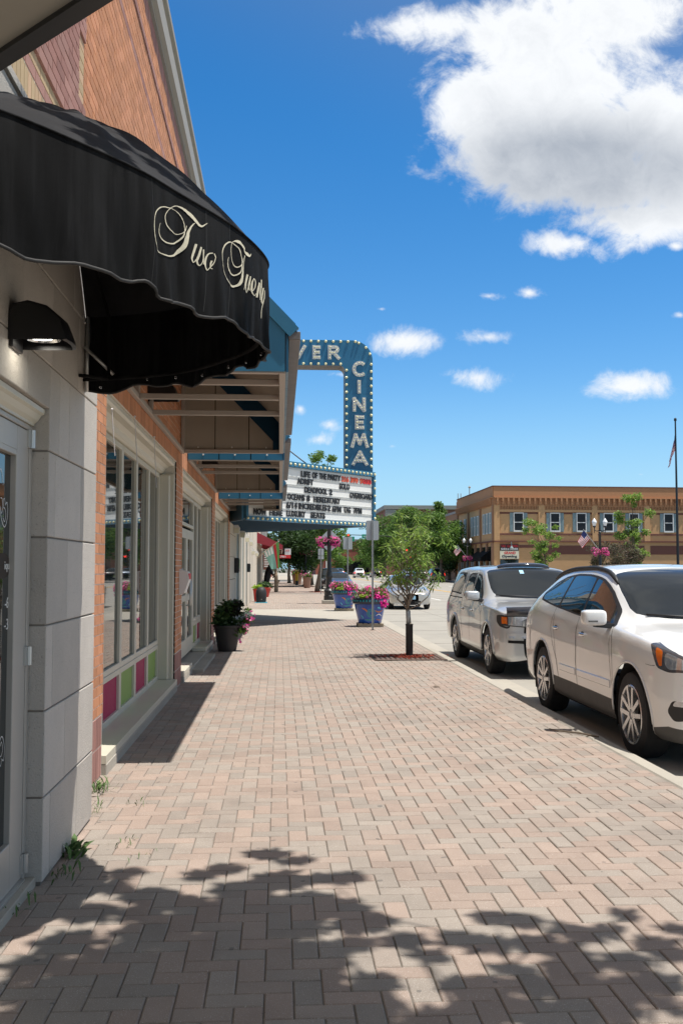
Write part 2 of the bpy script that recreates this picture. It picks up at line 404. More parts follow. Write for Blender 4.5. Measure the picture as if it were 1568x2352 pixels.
    def build(s,name,m,parent=None,smooth=False,label=None,kind=None,world=True,mats=None,auto=None,split=False):
        if split:
            out=None
            for V,F in components(s.V,s.F):
                q=MB(); q.V=V; q.F=F; out=q.build(name,m,parent,smooth,label,kind,world,None,auto)
            return out
        off=wloc(parent) if (parent is not None and world) else Vector((0,0,0))
        V=[(v[0]-off.x,v[1]-off.y,v[2]-off.z) for v in s.V]
        me=mesh_from(name,V,s.F,m,smooth,mats,s.MI if mats else None)
        if auto is not None:
            me.polygons.foreach_set('use_smooth',[True]*len(me.polygons)); me.set_sharp_from_angle(angle=rad(auto))
        o=link(name,me,parent); 
        if label: o['label']=label
        if kind: o['kind']=kind
        return o
def text_mesh(txt,size,ext=.005,sx=1.0,bold=0.0,align='LEFT'):
    cu=bpy.data.curves.new('t','FONT'); cu.body=txt; cu.size=size; cu.extrude=ext; cu.offset=bold; cu.align_x=align; cu.resolution_u=3
    ob=bpy.data.objects.new('t',cu); C.objects.link(ob); bpy.context.view_layer.update()
    me=bpy.data.meshes.new_from_object(ob.evaluated_get(bpy.context.evaluated_depsgraph_get())); bpy.data.objects.remove(ob)
    V=np.array([v.co for v in me.vertices]) if len(me.vertices) else np.zeros((0,3)); F=[tuple(p.vertices) for p in me.polygons]
    V[:,0]*=sx; return V,F
def place_text(name,txt,m,parent,origin,xdir,updir,height,width=None,ext=.004,bold=0.0,label=None):
    # origin = lower-left of the text; capital height = height
    V,F=text_mesh(txt,1.0,0.0,bold=0.0)
    x0,y0=V[:,0].min(),0; cap=text_cap; s=height/cap; sxx=s if width is None else width/(V[:,0].max()-x0)
    V,F=text_mesh(txt,1.0,1.0,bold=bold/s)
    X=Vector(xdir).normalized(); U=Vector(updir).normalized(); N=X.cross(U); O=Vector(origin)
    mb=MB(); mb.add([O+X*((v[0]-x0)*sxx)+U*((v[1]-y0)*s)+N*((v[2]+1)*.5*ext) for v in V],F)
    return mb.build(name,m,parent,label=label)
_V,_=text_mesh('H',1.0); text_cap=float(_V[:,1].max())
def cr1(P,t):
    P=np.asarray(P,float); n=len(P)-1; uu=t*n; i=min(int(uu),n-1); f=uu-i
    p0=P[max(i-1,0)];p1=P[i];p2=P[i+1];p3=P[min(i+2,n)]
    return .5*((2*p1)+(-p0+p2)*f+(2*p0-5*p1+4*p2-p3)*f*f+(-p0+3*p1-3*p2+p3)*f**3)
def at(x,y,Y):
    a=(x-784)/FPX; b=(1176-y)/FPX; sy,cy=math.sin(YAW),math.cos(YAW); sp,cp=math.sin(PITCH),math.cos(PITCH)
    d=(sy*cp+a*cy-b*sy*sp, cy*cp-a*sy-b*cy*sp, sp+b*cp); t=Y/d[1]
    return Vector((d[0]*t,Y,EYE+d[2]*t))
# ================================================================ SETTING
def sheet(name,x0,x1,y0,y1,z,m,kind='structure'):
    mb=MB(); mb.add([(x0,y0,z),(x1,y0,z),(x1,y1,z),(x0,y1,z)],[(0,1,2,3)]); return mb.build(name,m,kind=kind)
sheet('ground',-900,1200,-200,2200,-.30,'ground')
ZR=-.13
sheet('road',2.90,20.7,-40,430,ZR,'road')
sheet('parking_lot',24.2,140,-40,104,-.06,'asphalt')
sheet('lawn',24.2,160,180,600,-.05,'grass')
sheet('cross_street',-60,2.9,116,134,-.10,'asphalt')
sheet('cross_street',20.7,120,150,168,-.10,'asphalt')
def slab(name,x0,x1,y0,y1,z0,z1,m):
    mb=MB(); mb.box(x0,x1,y0,y1,z0,z1,.004); return mb.build(name,m,kind='structure')
right_walk=slab('pavement',20.85,26.0,-40,149,-.3,.0,'concrete')
slab('pavement',20.85,26.0,169,420,-.3,.0,'concrete')
kr=MB()
for i in range(63): kr.box(20.7,20.85,-40+i*3,-40+i*3+2.99,-.3,.005,.012)
kr.build('kerb','concrete',kind='structure')
walk=slab('pavement',-1.6,2.84,-12,30.2,-.3,-.008,'joint_sand'); 
slab('pavement',-1.6,2.845,30.2,37.8,-.3,0,'concrete')
walk2=slab('pavement',-1.6,2.84,37.8,62,-.3,-.008,'joint_sand')
slab('pavement',-1.6,2.84,62,115.5,-.3,0,'paver')
slab('pavement',-8,2.84,134.5,330,-.3,0,'concrete')
# kerb on our side: stones with joints, a little uneven
kb=MB(); y=-12.0
while y<115:
    l=3.0; kb.box(2.85,2.99,y+.004,y+l-.004,-.3,.004+random.uniform(-.004,.004),.015); y+=l
kb.build('kerb','concrete',kind='structure')
# gutter strip and road markings, joints of the concrete road
gt=MB(); gt.add([(2.98,-40,ZR+.004),(3.45,-40,ZR+.004),(3.45,300,ZR+.004),(2.98,300,ZR+.004)],[(0,1,2,3)]); gt.build('gutter','concrete',kind='structure')
jm=MB()
for y in np.arange(-10,120,4.6): jm.box(3.47,20.65,y,y+.018,ZR-.02,ZR+.003)
for x in (5.6,8.9,15.2,18.2): jm.box(x,x+.016,-20,200,ZR-.02,ZR+.002)
jm.build('road_joint','stone_gap',kind='structure')
lm=MB()
lm.box(11.85,11.97,-40,260,ZR-.01,ZR+.006); lm.box(12.12,12.24,-40,260,ZR-.01,ZR+.006); lm.build('centre_line','road_yellow',kind='structure')
lw=MB()
for y in range(-20,200,12): lw.box(8.4,8.52,y,y+3.2,ZR-.01,ZR+.005); lw.box(15.6,15.72,y,y+3.2,ZR-.01,ZR+.005)
lw.box(4.0,11.6,108,108.5,ZR-.01,ZR+.005); lw.build('lane_line','road_line',kind='structure')
# ---------------------------------------------------------------- pavers (90 degree herringbone)
PW=.107; J=.0045
def paver_mesh(L,Wd,h=.05,ch=.0045,tilt=(0,0)):
    a=L/2-J/2; b=Wd/2-J/2; V=[]
    for (x,y,z) in ((-a,-b,-h),(a,-b,-h),(a,b,-h),(-a,b,-h),(-a,-b,-ch),(a,-b,-ch),(a,b,-ch),(-a,b,-ch),(-a+ch,-b+ch,0),(a-ch,-b+ch,0),(a-ch,b-ch,0),(-a+ch,b-ch,0)):
        V.append((x,y,z+x*tilt[0]+y*tilt[1]))
    F=[(0,1,5,4),(1,2,6,5),(2,3,7,6),(3,0,4,7),(4,5,9,8),(5,6,10,9),(6,7,11,10),(7,4,8,11),(8,9,10,11)]
    return V,F
def in_view(x,y,z):
    d=Vector((x,y,z-EYE)); d=co.rotation_euler.to_matrix().transposed()@d
    return d.z<0 and abs(d.x/d.z)*FPX<800 and abs(d.y/d.z)*FPX<1200
pv=[];CUT=[]
X0=-1.335
for i in range(-3,42):
    for j in range(15,562):
        if 282<j<353: continue
        r=(i-j)%4
        if r==0: x,y,o=X0+(i+1)*PW,(j+.5)*PW,0
        elif r==3: x,y,o=X0+(i+.5)*PW,(j+1)*PW,1
        else: continue
        hw=PW if o==0 else PW/2; lo=max(x-hw,-1.5); hi=min(x+hw,2.842)
        if hi-lo<.02: continue
        if hi-lo<2*hw-1e-4: CUT.append((lo,hi,y,o)); continue
        pv.append((x,y,o))
PVM=[mesh_from('paver',*paver_mesh(2*PW,PW,tilt=(random.uniform(-.008,.008),random.uniform(-.012,.012))),'paver') for _ in range(6)]
pv.sort(key=lambda p:math.hypot(p[0],p[1]))
ind=0; st={0:MB(),1:MB()}
for (x,y,o) in pv:
    if ind<300 and in_view(x,y,0):
        ob=link('paver',random.choice(PVM),walk,(x,y,random.uniform(-.0018,.0012))); ob.rotation_euler=(0,0,o*PI/2+random.choice((0,PI))+random.uniform(-.006,.006)); ind+=1
    else:
        V,F=paver_mesh(2*PW,PW,tilt=(random.uniform(-.008,.008),random.uniform(-.012,.012))) if not o else paver_mesh(PW,2*PW,tilt=(random.uniform(-.012,.012),random.uniform(-.008,.008)))
        dz=random.uniform(-.002,.0012); k=1 if y>34 else 0
        st[k].add([(v[0]+x,v[1]+y,v[2]+dz) for v in V],F)
for (lo,hi,y,o) in CUT:
    V,F=paver_mesh(hi-lo,PW if o==0 else 2*PW); k=1 if y>34 else 0; st[k].add([(v[0]+(lo+hi)/2,v[1]+y,v[2]) for v in V],F)
st[0].build('pavers','paver',walk,kind='stuff'); st[1].build('pavers','paver',walk2,kind='stuff')
# soldier row of pavers along the kerb
# grate and mulch round the young tree
gr=empty('tree_grate',(2.25,17.3,0),'rusty square iron tree grate in the paving at the foot of the young tree','tree grate')
g=MB()
for i in range(14): g.box(1.66+i*.085,1.66+i*.085+.055,16.8,17.9,-.01,.012)
g.box(1.62,2.84,16.76,16.84,-.01,.014); g.box(1.62,2.84,17.86,17.94,-.01,.014); g.build('grate_bars','iron_grate',gr,kind='stuff')
g=MB(); g.box(1.60,2.84,16.74,17.96,-.02,.004); g.build('base_plate','soil',gr)
mu=MB()
for i in range(420):
    a=random.uniform(0,2*PI); r=abs(random.gauss(0,.17)); c=Vector((2.27+r*math.cos(a)*1.3,17.35+r*math.sin(a)*1.2,.016+random.uniform(0,.02)))
    mu.obox(c,(random.gauss(0,1),random.gauss(0,1),.2),(random.gauss(0,1),random.gauss(0,1),0),(0,0,1),.022,.008,.004)
tag(mu.build('mulch','mulch'),'red bark mulch scattered round the young tree trunk','mulch',kind='stuff')

# ================================================================ LEFT BUILDING
XB=-1.33; XS=-1.16; XF=-1.53; ZT=7.22
bld=empty('brick_building',(-1.33,12,0),'orange and purple brick corner building with limestone doorway, nearest on the left','building')
OPN=[(7.66,12.86),(13.67,19.62),(20.52,25.96)]; ZO=2.93
# mortar backing wall: piers and upper wall
w=MB(); mz=XB-.0045
prev=6.3
for (a,b) in OPN+[(26.62,26.62)]:
    if a>prev: w.box(-1.9,mz,prev,min(a,26.62),-.2,ZO+.001)
    prev=b
w.box(-2.4,mz,-9,26.62,ZO+.001,ZT); w.box(-9,-2.4,-9,26.6,-.2,ZT)
w.box(-2.38,mz-.1,-9,1.6,-.2,ZO)
w.build('wall','mortar',bld,split=True)
BR=[]   # (y,z,len,h,mat,proud)
def course(y0,y1,z,mt,off=0,L=.203,h=.0655,pr=0,jt=.0095):
    y=y0-off*(L+jt)
    while y<y1-.01:
        a=max(y,y0); b=min(y+L,y1)
        if b-a>.02: BR.append((a,b,z,z+h,mt,pr))
        y+=L+jt
def soldier(y0,y1,z,mt,h=.203,pr=0):
    y=y0
    while y<y1-.03:
        BR.append((y,min(y+.0655,y1),z,z+h,mt,pr)); y+=.075
OB,BF,PU='brick_orange','brick_buff','brick_purple'
for (y0,y1) in ((6.36,7.66),(12.86,13.67),(19.62,20.52),(25.96,26.62)):
    soldier(y0,y1,.012,PU,.215); soldier(y0,y1,.24,PU,.215)
    z=.47;k=0
    while z<ZO-.03: course(y0,y1,z,OB,.5*(k%2)); z+=.075;k+=1
z=ZO+.01
soldier(6.36,26.62,z,OB); z=3.15; k=0
while z<3.9:
    course(6.36,26.62,z,OB,.5*(k%2)); z+=.075;k+=1
YP=6.62
course(3.0,YP,3.88,PU,0)
soldier(3.0,YP,3.957,BF,.225); z0=4.19
while z<ZT-.05:
    if z<4.19: course(YP if z>3.85 else 6.36,26.62,z,OB,.5*(k%2))
    elif z<4.19+.075: course(3.0,YP,z,PU,.5*(k%2)); course(YP,26.62,z,OB,.5*(k%2))
    elif z<4.19+.15: course(3.0,YP-.3,z,BF,.5*(k%2)); course(YP-.3,YP,z,PU,0);course(YP,26.62,z,OB,.5*(k%2))
    elif z>7.0: pass
    elif 6.66<z<6.74: course(3.0,26.62,z,PU,.5*(k%2),pr=.012)
    else:
        t=int((z-4.19)/.45)%2
        yb=YP-(.22 if t else 0)
        course(3.0,yb,z,PU,.5*(k%2),pr=.014)
        if t: course(yb,YP,z,BF,0,pr=.0)
        course(YP,26.62,z,OB if not (6.2<z<6.26) else PU,.5*(k%2))
    z+=.075;k+=1
soldier(3.0,26.62,7.0,PU,.21)
def brick_geo(b):
    y0,y1,z0_,z1_,mt,pr=b; x1=XB+pr+random.uniform(-.0012,.0012); x0=XB-.02
    V=[(x0,y0,z0_),(x0,y1,z0_),(x0,y1,z1_),(x0,y0,z1_),(x1,y0,z0_),(x1,y1,z0_),(x1,y1,z1_),(x1,y0,z1_)]
    return V,[(4,5,6,7),(0,4,7,3),(1,2,6,5),(3,7,6,2),(0,1,5,4)]
cand=sorted([b for b in BR if in_view(XB,(b[0]+b[1])/2,(b[2]+b[3])/2) and not(b[0]<6.2 and b[2]<3.9) and not (b[0]>7.8 and b[2]<4.9 and b[2]>2.9)],key=lambda b:-((b[1]-b[0])*(b[3]-b[2]))/((b[0]+.01)**2+b[2]**2))
sel=set(id(b) for b in cand[:300]); cache={}
bm_=MB(); names=[OB,BF,PU]
for b in BR:
    if id(b) in sel:
        L=round(b[1]-b[0],3);h=round(b[3]-b[2],3); key=(L,h,b[4],b[5])
        if key not in cache:
            V,F=brick_geo((0,L,0,h,b[4],b[5])); cache[key]=mesh_from('brick',[(v[0]-XB,v[1],v[2]) for v in V],F,b[4])
        o=link('brick',cache[key],bld,Vector((XB,b[0],b[2]))-bld.location)
    else:
        bm_.mi=names.index(b[4]); bm_.add(*brick_geo(b))
bm_.build('bricks',OB,bld,mats=names,kind='stuff')
# coping: stepped metal fascia
cp=MB(); cp.prism([(XB-.30,ZT),(XB+.035,ZT),(XB+.035,ZT+.03),(XB+.075,ZT+.05),(XB+.075,ZT+.27),(XB+.055,ZT+.28),(XB+.055,ZT+.40),(XB+.09,ZT+.41),(XB+.09,ZT+.47),(XB-.30,ZT+.47)],-9,26.7,'y') if False else None
prof=[(XB-.30,ZT),(XB+.03,ZT),(XB+.03,ZT+.03),(XB+.08,ZT+.05),(XB+.08,ZT+.30),(XB+.06,ZT+.31),(XB+.06,ZT+.42),(XB+.10,ZT+.43),(XB+.10,ZT+.50),(XB-.30,ZT+.50)]
V=[(p[0],-9,p[1]) for p in prof]+[(p[0],26.7,p[1]) for p in prof]; n=len(prof)
cp=MB(); cp.add(V,[(i,i+n,(i+1)%n+n,(i+1)%n) for i in range(n)]+[tuple(range(n)),tuple(range(2*n-1,n-1,-1))]); cp.build('coping','coping',bld)
# ---- limestone
stz=[0.012,.425,.85,1.275,1.715,2.15,2.584,3.02,3.45,3.655]
def stone(y0,y1,z0,z1,x1=XS,x0=XB-.03,j=.004,jz=.009):
    s=MB(); s.box(x0,x1,y0+j/2,y1-j/2,z0+jz/2,z1-jz/2,.0035); o=s.build('limestone_block','limestone',bld)
for i in range(len(stz)-1):
    z0,z1=stz[i],stz[i+1]
    if z1<2.2:
        js=[5.05,5.2,5.86,6.34] if i%2==0 else [5.05,5.52,6.34]
    elif z0<2.2: js=[5.05,5.275,5.52,6.34]
    elif i%2==1: js=[1.6,2.3,2.95,3.6,4.22,4.87,5.60,6.34]
    else: js=[1.6,1.9,2.6,3.3,3.9,4.5,5.1,5.75,6.34]
    for a,b in zip(js,js[1:]): stone(a,b,z0,z1)
    if z1<2.6:
        for a,b in zip([1.6,1.95,2.6],[1.95,2.6,2.6]): 
            if b>a: stone(a,b,z0,z1)
for a,b in zip([2.6,3.3,3.95,4.6],[3.3,3.95,4.6,5.05]): stone(a,b,2.36,2.584)
g=MB(); g.box(XB-.05,XS-.010,5.055,6.335,0,3.65); g.box(XB-.05,XS-.010,1.605,2.595,0,3.65); g.box(XB-.05,XS-.010,2.5,5.1,2.365,3.65); g.build('stone_backing','stone_gap',bld)
g=MB(); g.prism([(XB-.02,3.66),(XS+.01,3.66),(XS+.01,3.70),(XB-.02,3.80)],1.58,6.36,'y') if False else None
V=[(x,y,z) for y in (1.58,6.36) for (x,z) in ((XB-.02,3.662),(XS+.012,3.662),(XS+.012,3.70),(XB-.02,3.86))]
g=MB(); g.add(V,[(0,1,2,3),(7,6,5,4),(0,4,5,1),(1,5,6,2),(2,6,7,3),(3,7,4,0)]); g.build('stone_ledge','limestone',bld)
# ---- double door with etched glass
XD=-1.245
def leaf(y0,y1,hinge):
    d=MB(); s=.215
    d.box(XD-.045,XD,y0,y0+s,.06,2.24,.003); d.box(XD-.045,XD,y1-s,y1,.06,2.24,.003); d.box(XD-.045,XD,y0+s,y1-s,.06,.26,.003); d.box(XD-.045,XD,y0+s,y1-s,2.12,2.24,.003)
    o=d.build('door','grey_metal',bld)
    q=MB(); 
    for (a,b,c,e) in ((y0+s,y0+s+.028,.26,2.12),(y1-s-.028,y1-s,.26,2.12),(y0+s+.028,y1-s-.028,.26,.288),(y0+s+.028,y1-s-.028,2.092,2.12)): q.box(XD-.04,XD+.006,a,b,c,e,.003)
    q.build('glazing_bead','grey_metal',o,split=True)
    q=MB(); q.box(XD-.028,XD-.022,y0+s+.02,y1-s-.02,.28,2.1); q.build('pane','glass_dark',o)
    if hinge:
        for z in (.13,1.13,2.20):
            q=MB(); q.tube([(XD+.018,y1+.004,z-.045),(XD+.018,y1+.004,z+.045)],.014,10); q.box(XD-.002,XD+.012,y1-.035,y1+.03,z-.045,z+.045); q.build('hinge','aluminium',o)
    return o
d1=leaf(3.86,4.985,True); d2=leaf(2.72,3.845,False)
q=MB(); q.box(XD-.08,XD+.004,4.995,5.045,0,2.27,.004); q.box(XD-.08,XD+.004,2.62,2.71,0,2.27,.004); q.box(XD-.08,XD+.004,2.71,4.995,2.245,2.27,.004)
q.build('door_frame','grey_metal',bld,split=True)
q=MB(); prof=[(XD-.06,2.272),(XD+.012,2.272),(XD+.012,2.285),(XD+.03,2.30),(XD+.045,2.325),(XD+.062,2.335),(XD+.062,2.358),(XD-.06,2.358)]
V=[(p[0],y,p[1]) for y in (2.62,5.045) for p in prof]; n=len(prof)
q.add(V,[(i,i+n,(i+1)%n+n,(i+1)%n) for i in range(n)]+[tuple(range(n)),tuple(range(2*n-1,n-1,-1))]); q.build('door_head_moulding','cream_metal',bld)
q=MB(); q.box(-1.32,XS-.03,2.6,5.05,-.01,.045,.004); q.build('threshold','concrete',bld)
q=MB(); q.box(XD-.06,XD+.02,2.72,4.98,.046,.058); q.build('sweep','aluminium',bld)
# etched lettering and scrolls on the near leaf
def curve_ribbon(pts,w,x,mb):
    n=(len(pts)-1)*6; Cn=[cr1(pts,t) for t in np.linspace(0,1,n+1)]; V=[];F=[]
    for i,c in enumerate(Cn):
        d=Cn[min(i+1,n)]-Cn[max(i-1,0)]; d=d/max(1e-6,np.hypot(*d)); nn=np.array((-d[1],d[0]))*w/2
        V+=[(x,c[0]+nn[0],c[1]+nn[1]),(x,c[0]-nn[0],c[1]-nn[1])]
    F=[(2*i,2*i+1,2*i+3,2*i+2) for i in range(n)]; mb.add(V,F)
sw=MB(); xg=XD-.0205
for (oy,oz,s,fl) in ((4.60,1.94,1,1),(4.62,.60,1,-1)):
    P=lambda L:[(oy+a*.9*s,oz+b*fl) for a,b in L]
    curve_ribbon(P([(.02,.0),(.0,.05),(-.035,.07),(-.06,.02),(-.055,-.05),(-.03,-.11),(.01,-.165),(.06,-.19),(.10,-.16),(.115,-.11),(.10,-.075),(.075,-.085)]),.005,xg,sw)
    curve_ribbon(P([(.07,-.09),(.05,-.06),(.03,-.07),(.035,-.10),(.06,-.105),(.08,-.13),(.06,-.165),(.03,-.15)]),.004,xg,sw)
    curve_ribbon(P([(-.02,-.06),(.01,-.065),(.02,-.10),(.0,-.13),(-.02,-.10)]),.004,xg,sw)
    curve_ribbon(P([(-.10,.10),(-.14,.04),(-.12,-.03),(-.09,-.01),(-.10,.03)]),.004,xg,sw)
sw.build('etched_scroll','white_plastic',d1,split=True)
place_text('etched_text','ique','white_plastic',d1,(xg,4.665,1.555),(0,1,0),(0,0,1),.038,.115,.002)
place_text('etched_text','-6','white_plastic',d1,(xg,4.68,1.375),(0,1,0),(0,0,1),.05,.06,.002)
place_text('etched_text','-3','white_plastic',d1,(xg,4.68,1.275),(0,1,0),(0,0,1),.05,.06,.002)
q=MB(); q.add([(xg-.001,4.64+.13*math.cos(a),1.57+.06*math.sin(a)) for a in np.linspace(0,2*PI,25)[:-1]],[tuple(range(24))]); q.build('etched_oval','soil',d1)
# ---- shop windows
def opening(i,y0,y1,kind):
    fr=MB(); x0,x1=XF-.06,XF+.0
    base=MB(); base.box(XF-.1,XB+.035,y0+.005,y1-.005,-.2,.082,.006); base.build('window_base','concrete',bld)
    sill=MB(); sill.add([(XF-.02,y,z) for y in (y0+.004,y1-.004) for z in (.084,.155)]+[(XB+.030,y,z) for y in (y0+.004,y1-.004) for z in (.084,.145)],
        [(0,1,3,2),(4,6,7,5),(0,4,5,1),(2,3,7,6),(0,2,6,4),(1,5,7,3)])
    if kind!='door': sill.build('sill','cream_metal',bld)
    # jamb casings (moulded) and head casing
    for (ya,yb) in ((y0,y0+.07),(y1-.07,y1)):
        c=MB(); c.box(XF-.06,XB-.02,ya+.002,yb-.002,.14,ZO-.16,.008)
        c.box(XF-.02,XB-.07,(yb if ya==y0 else ya-.05),(yb+.05 if ya==y0 else ya),.14,ZO-.17,.018); c.build('jamb_casing','cream_metal',bld)
    c=MB(); prof=[(XF-.05,ZO-.16),(XF+.02,ZO-.16),(XF+.045,ZO-.14),(XF+.06,ZO-.10),(XF+.10,ZO-.07),(XB-.04,ZO-.06),(XB-.02,ZO-.04),(XB-.02,ZO-.004),(XF-.05,ZO-.004)]
    V=[(p[0],y,p[1]) for y in (y0+.003,y1-.003) for p in prof]; n=len(prof)
    c.add(V,[(k,k+n,(k+1)%n+n,(k+1)%n) for k in range(n)]+[tuple(range(n)),tuple(range(2*n-1,n-1,-1))]); c.build('head_casing','cream_metal',bld)
    ya,yb=y0+.12,y1-.12; zb,zt=.15,ZO-.165
    def win(a,b,c0,c1,pm='glass_green',fw=.055):
        wd=MB(); wd.box(x0,x1,a,a+fw,c0,c1,.004); wd.box(x0,x1,b-fw,b,c0,c1,.004); wd.box(x0,x1,a+fw,b-fw,c0,c0+fw,.004); wd.box(x0,x1,a+fw,b-fw,c1-fw,c1,.004)
        o=wd.build('window','cream_metal',bld); p=MB(); p.box(x1-.035,x1-.028,a+fw-.01,b-fw+.01,c0+fw-.01,c1-fw+.01); p.build('pane' if 'glass' in pm else 'colour_panel',pm,o); return o
    cols=['panel_crimson','panel_green']
    if kind=='shop' or kind=='shop3':
        n=5; wd=(yb-ya)/n
        for k in range(n):
            win(ya+k*wd+.002,ya+(k+1)*wd-.002,.60,zt); win(ya+k*wd+.002,ya+(k+1)*wd-.002,zb,.596,cols[(k+(1 if kind=='shop' else 0))%2])
    else:
        # double doors with transom, then narrow lights
        m=18.10-.0
        doors=[(15.05,16.55),(16.56,17.75)]
        for (a,b) in doors:
            wd=MB(); s=.14
            for t in ((a,a+s,.14,2.20),(b-s,b,.14,2.20),(a+s,b-s,.14,.40),(a+s,b-s,2.05,2.20),(a+s,b-s,1.02,1.12)): wd.box(x0,x1,t[0]+.002,t[1]-.002,t[2],t[3],.004)
            o=wd.build('door','cream_metal',bld)
            p=MB(); p.box(x1-.035,x1-.028,a+s-.01,b-s+.01,.39,2.06); p.build('pane','glass_green',o)
            h=MB(); yy=b-.10 if a<16 else a+.10
            h.tube([(x1+.0,yy,.95),(x1+.07,yy,.95),(x1+.07,yy,1.35),(x1,yy,1.35)],.012,8); h.build('handle','aluminium',o,smooth=True)
        win(15.05,17.75,2.25,zt); win(13.8,15.02,.60,zt); win(13.8,15.02,zb,.596,'panel_crimson')
        a=17.80
        for k,(b0,b1) in enumerate(((17.80,18.62),(18.63,19.50))):
            win(b0,b1,.60,zt,fw=.07); win(b0,b1,zb,.596,cols[(k+1)%2],fw=.07)
        s=MB(); s.box(XF-.02,XB+.035,17.8,19.61,.084,.152,.006); s.box(XF-.02,XB+.035,13.68,15.02,.084,.152,.006); s.build('sill','cream_metal',bld,split=True)
        s=MB(); s.box(XF-.05,XB+.2,15.02,17.8,-.01,.05,.005); s.build('threshold','concrete',bld)
opening(0,*OPN[0],'shop'); opening(1,*OPN[1],'door'); opening(2,*OPN[2],'shop3')
q=MB(); q.box(-2.3,-1.75,6.4,26.5,-.1,ZO); q.build('interior_wall','dark_well',bld)
# ---- blue metal awnings
def blue_awning(y0,y1,dz,tubes,label):
    zb=3.12+dz; ze=3.42+dz; XO=.045; XE=.13; zt=4.93+dz
    r=empty('metal_awning',(XB,(y0+y1)/2,zb),label,'awning','blue metal awnings along the brick building')
    rf=MB(); V=[]
    for y in (y0,y1): V+=[(XB+.002,y,zt),(XE,y,ze+.02),(XE,y,ze+.055),(XB+.002,y,zt+.035)]
    rf.add(V,[(0,1,2,3),(7,6,5,4),(0,4,5,1),(1,5,6,2),(2,6,7,3),(3,7,4,0)])
    o=rf.build('roof','blue_metal',r)
    nn=int((y1-y0)/.42)
    s=MB()
    for k in range(nn+1):
        y=y0+.02+(y1-y0-.06)*k/nn; s.add([(XB+.01,y,zt+.036),(XE-.01,y,ze+.056),(XE-.01,y,ze+.09),(XB+.01,y,zt+.07),(XB+.01,y+.02,zt+.036),(XE-.01,y+.02,ze+.056),(XE-.01,y+.02,ze+.09),(XB+.01,y+.02,zt+.07)],[(0,1,2,3),(7,6,5,4),(1,5,6,2),(2,6,7,3)])
    s.build('standing_seam','blue_metal',o,kind='stuff')
    l=MB(); d=.02
    V=[]
    for y in (y0+.03,y1-.03): V+=[(XB+.004,y,zt-.02),(XO-.01,y,ze-.0+.055),(XO-.01,y,ze+.06),(XB+.004,y,zt-.012)]
    l.add(V,[(0,1,2,3),(7,6,5,4),(0,4,5,1),(1,5,6,2),(2,6,7,3),(3,7,4,0)]); l.build('roof_lining','tan_metal',r)
    for (ya,yb,inn) in ((y0,y0+.02,1),(y1-.02,y1,-1)):
        e=MB()
        # three flat sheets with recessed joints make the end wall
        xs=[XB+.003,-.875,-.42,XO]
        slope=(zt-ze)/(XE-XB)
        for a,b in zip(xs,xs[1:]):
            ta=ze+.02+(XE-a)*slope-.005; tb=ze+.02+(XE-b)*slope-.005; a2=a+.008; b2=b-.008
            e=MB(); e.add([(x,y,z) for y in (ya,yb) for (x,z) in ((a2,zb),(b2,zb),(b2,tb),(a2,ta))],[(0,1,2,3),(7,6,5,4),(0,4,5,1),(1,5,6,2),(2,6,7,3),(3,7,4,0)])
            pn=e.build('end_panel','blue_metal',r)
            bt=MB(); bt.lathe([(0,-.012),(.012,-.01),(.014,0)],((a+b)/2,ya,zb+.07),8,'y'); bt.build('bolt','white_plastic',pn)
        e=MB(); yy=(yb+.002,yb+.007) if inn>0 else (ya-.007,ya-.002)
        yb2=(yb+.0002,yb+.0008) if inn>0 else (ya-.0008,ya-.0002)
        dk=MB(); dk.add([(x,y,z) for y in yb2 for (x,z) in ((XB+.004,zb+.005),(XO-.002,zb+.005),(XO-.002,ze+.02+(XE-XO)*slope-.03),(XB+.004,ze+.02+(XE-XB)*slope-.04))],[(0,1,2,3),(7,6,5,4)]); dk.build('joint_backing','dark_well',r)
        for a,b in zip(xs,xs[1:]):
            ta=ze+.02+(XE-a)*slope-.03; tb=ze+.02+(XE-b)*slope-.03
            e.add([(x,y,z) for y in yy for (x,z) in ((a+.006,zb+.01),(b-.006,zb+.01),(b-.006,tb),(a+.006,ta))],[(0,1,2,3),(7,6,5,4),(0,4,5,1),(1,5,6,2),(2,6,7,3),(3,7,4,0)])
        e.build('end_lining','tan_metal',r,split=True)
        k=MB(); yk=yy[1] if inn>0 else yy[0]-.03
        # dark blue rake and post edging on the inside of the far end
        k.add([(x,y,z) for y in (yk+.001,yk+.03) for (x,z) in ((XO-.14,zb+.02),(XO-.01,zb+.02),(XO-.01,ze+.06),(XB+.05,ze+.05+(XO-.01-XB-.05)*slope),(XB+.05,ze-.14+(XO-.14-XB-.05)*slope),(XO-.14,ze-.14))],
              [(0,1,2,5),(5,2,3,4),(11,8,7,6),(10,9,8,11),(0,6,7,1),(1,7,8,2),(2,8,9,3),(3,9,10,4),(4,10,11,5),(5,11,6,0)])
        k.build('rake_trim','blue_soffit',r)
    f=MB(); n=int((y1-y0)/.36)
    for k in range(n): 
        a=y0+.02+(y1-y0-.04)*k/n; b=y0+.02+(y1-y0-.04)*(k+1)/n; f.box(XO,XO+.02,a+.004,b-.004,zb+.0,ze+.03)
    f.build('fascia','blue_metal',r,split=True)
    g2=MB(); g2.box(XO+.021,XE+.03,y0-.02,y1+.02,ze-.05,ze+.018,.006); g2.build('gutter','grey_trim',r)
    c=MB(); c.prism([(XO+.021,zb+.02),(XE-.03,ze-.052),(XO+.021,ze-.052)],y0,y0+.03,'y') if False else None
    t=MB(); t.bar((XB+.02,y0+.0,zt-.02),(XE-.02,y0-.0,ze+.01),.05,.10); t.build('rake_cap','blue_metal',r)
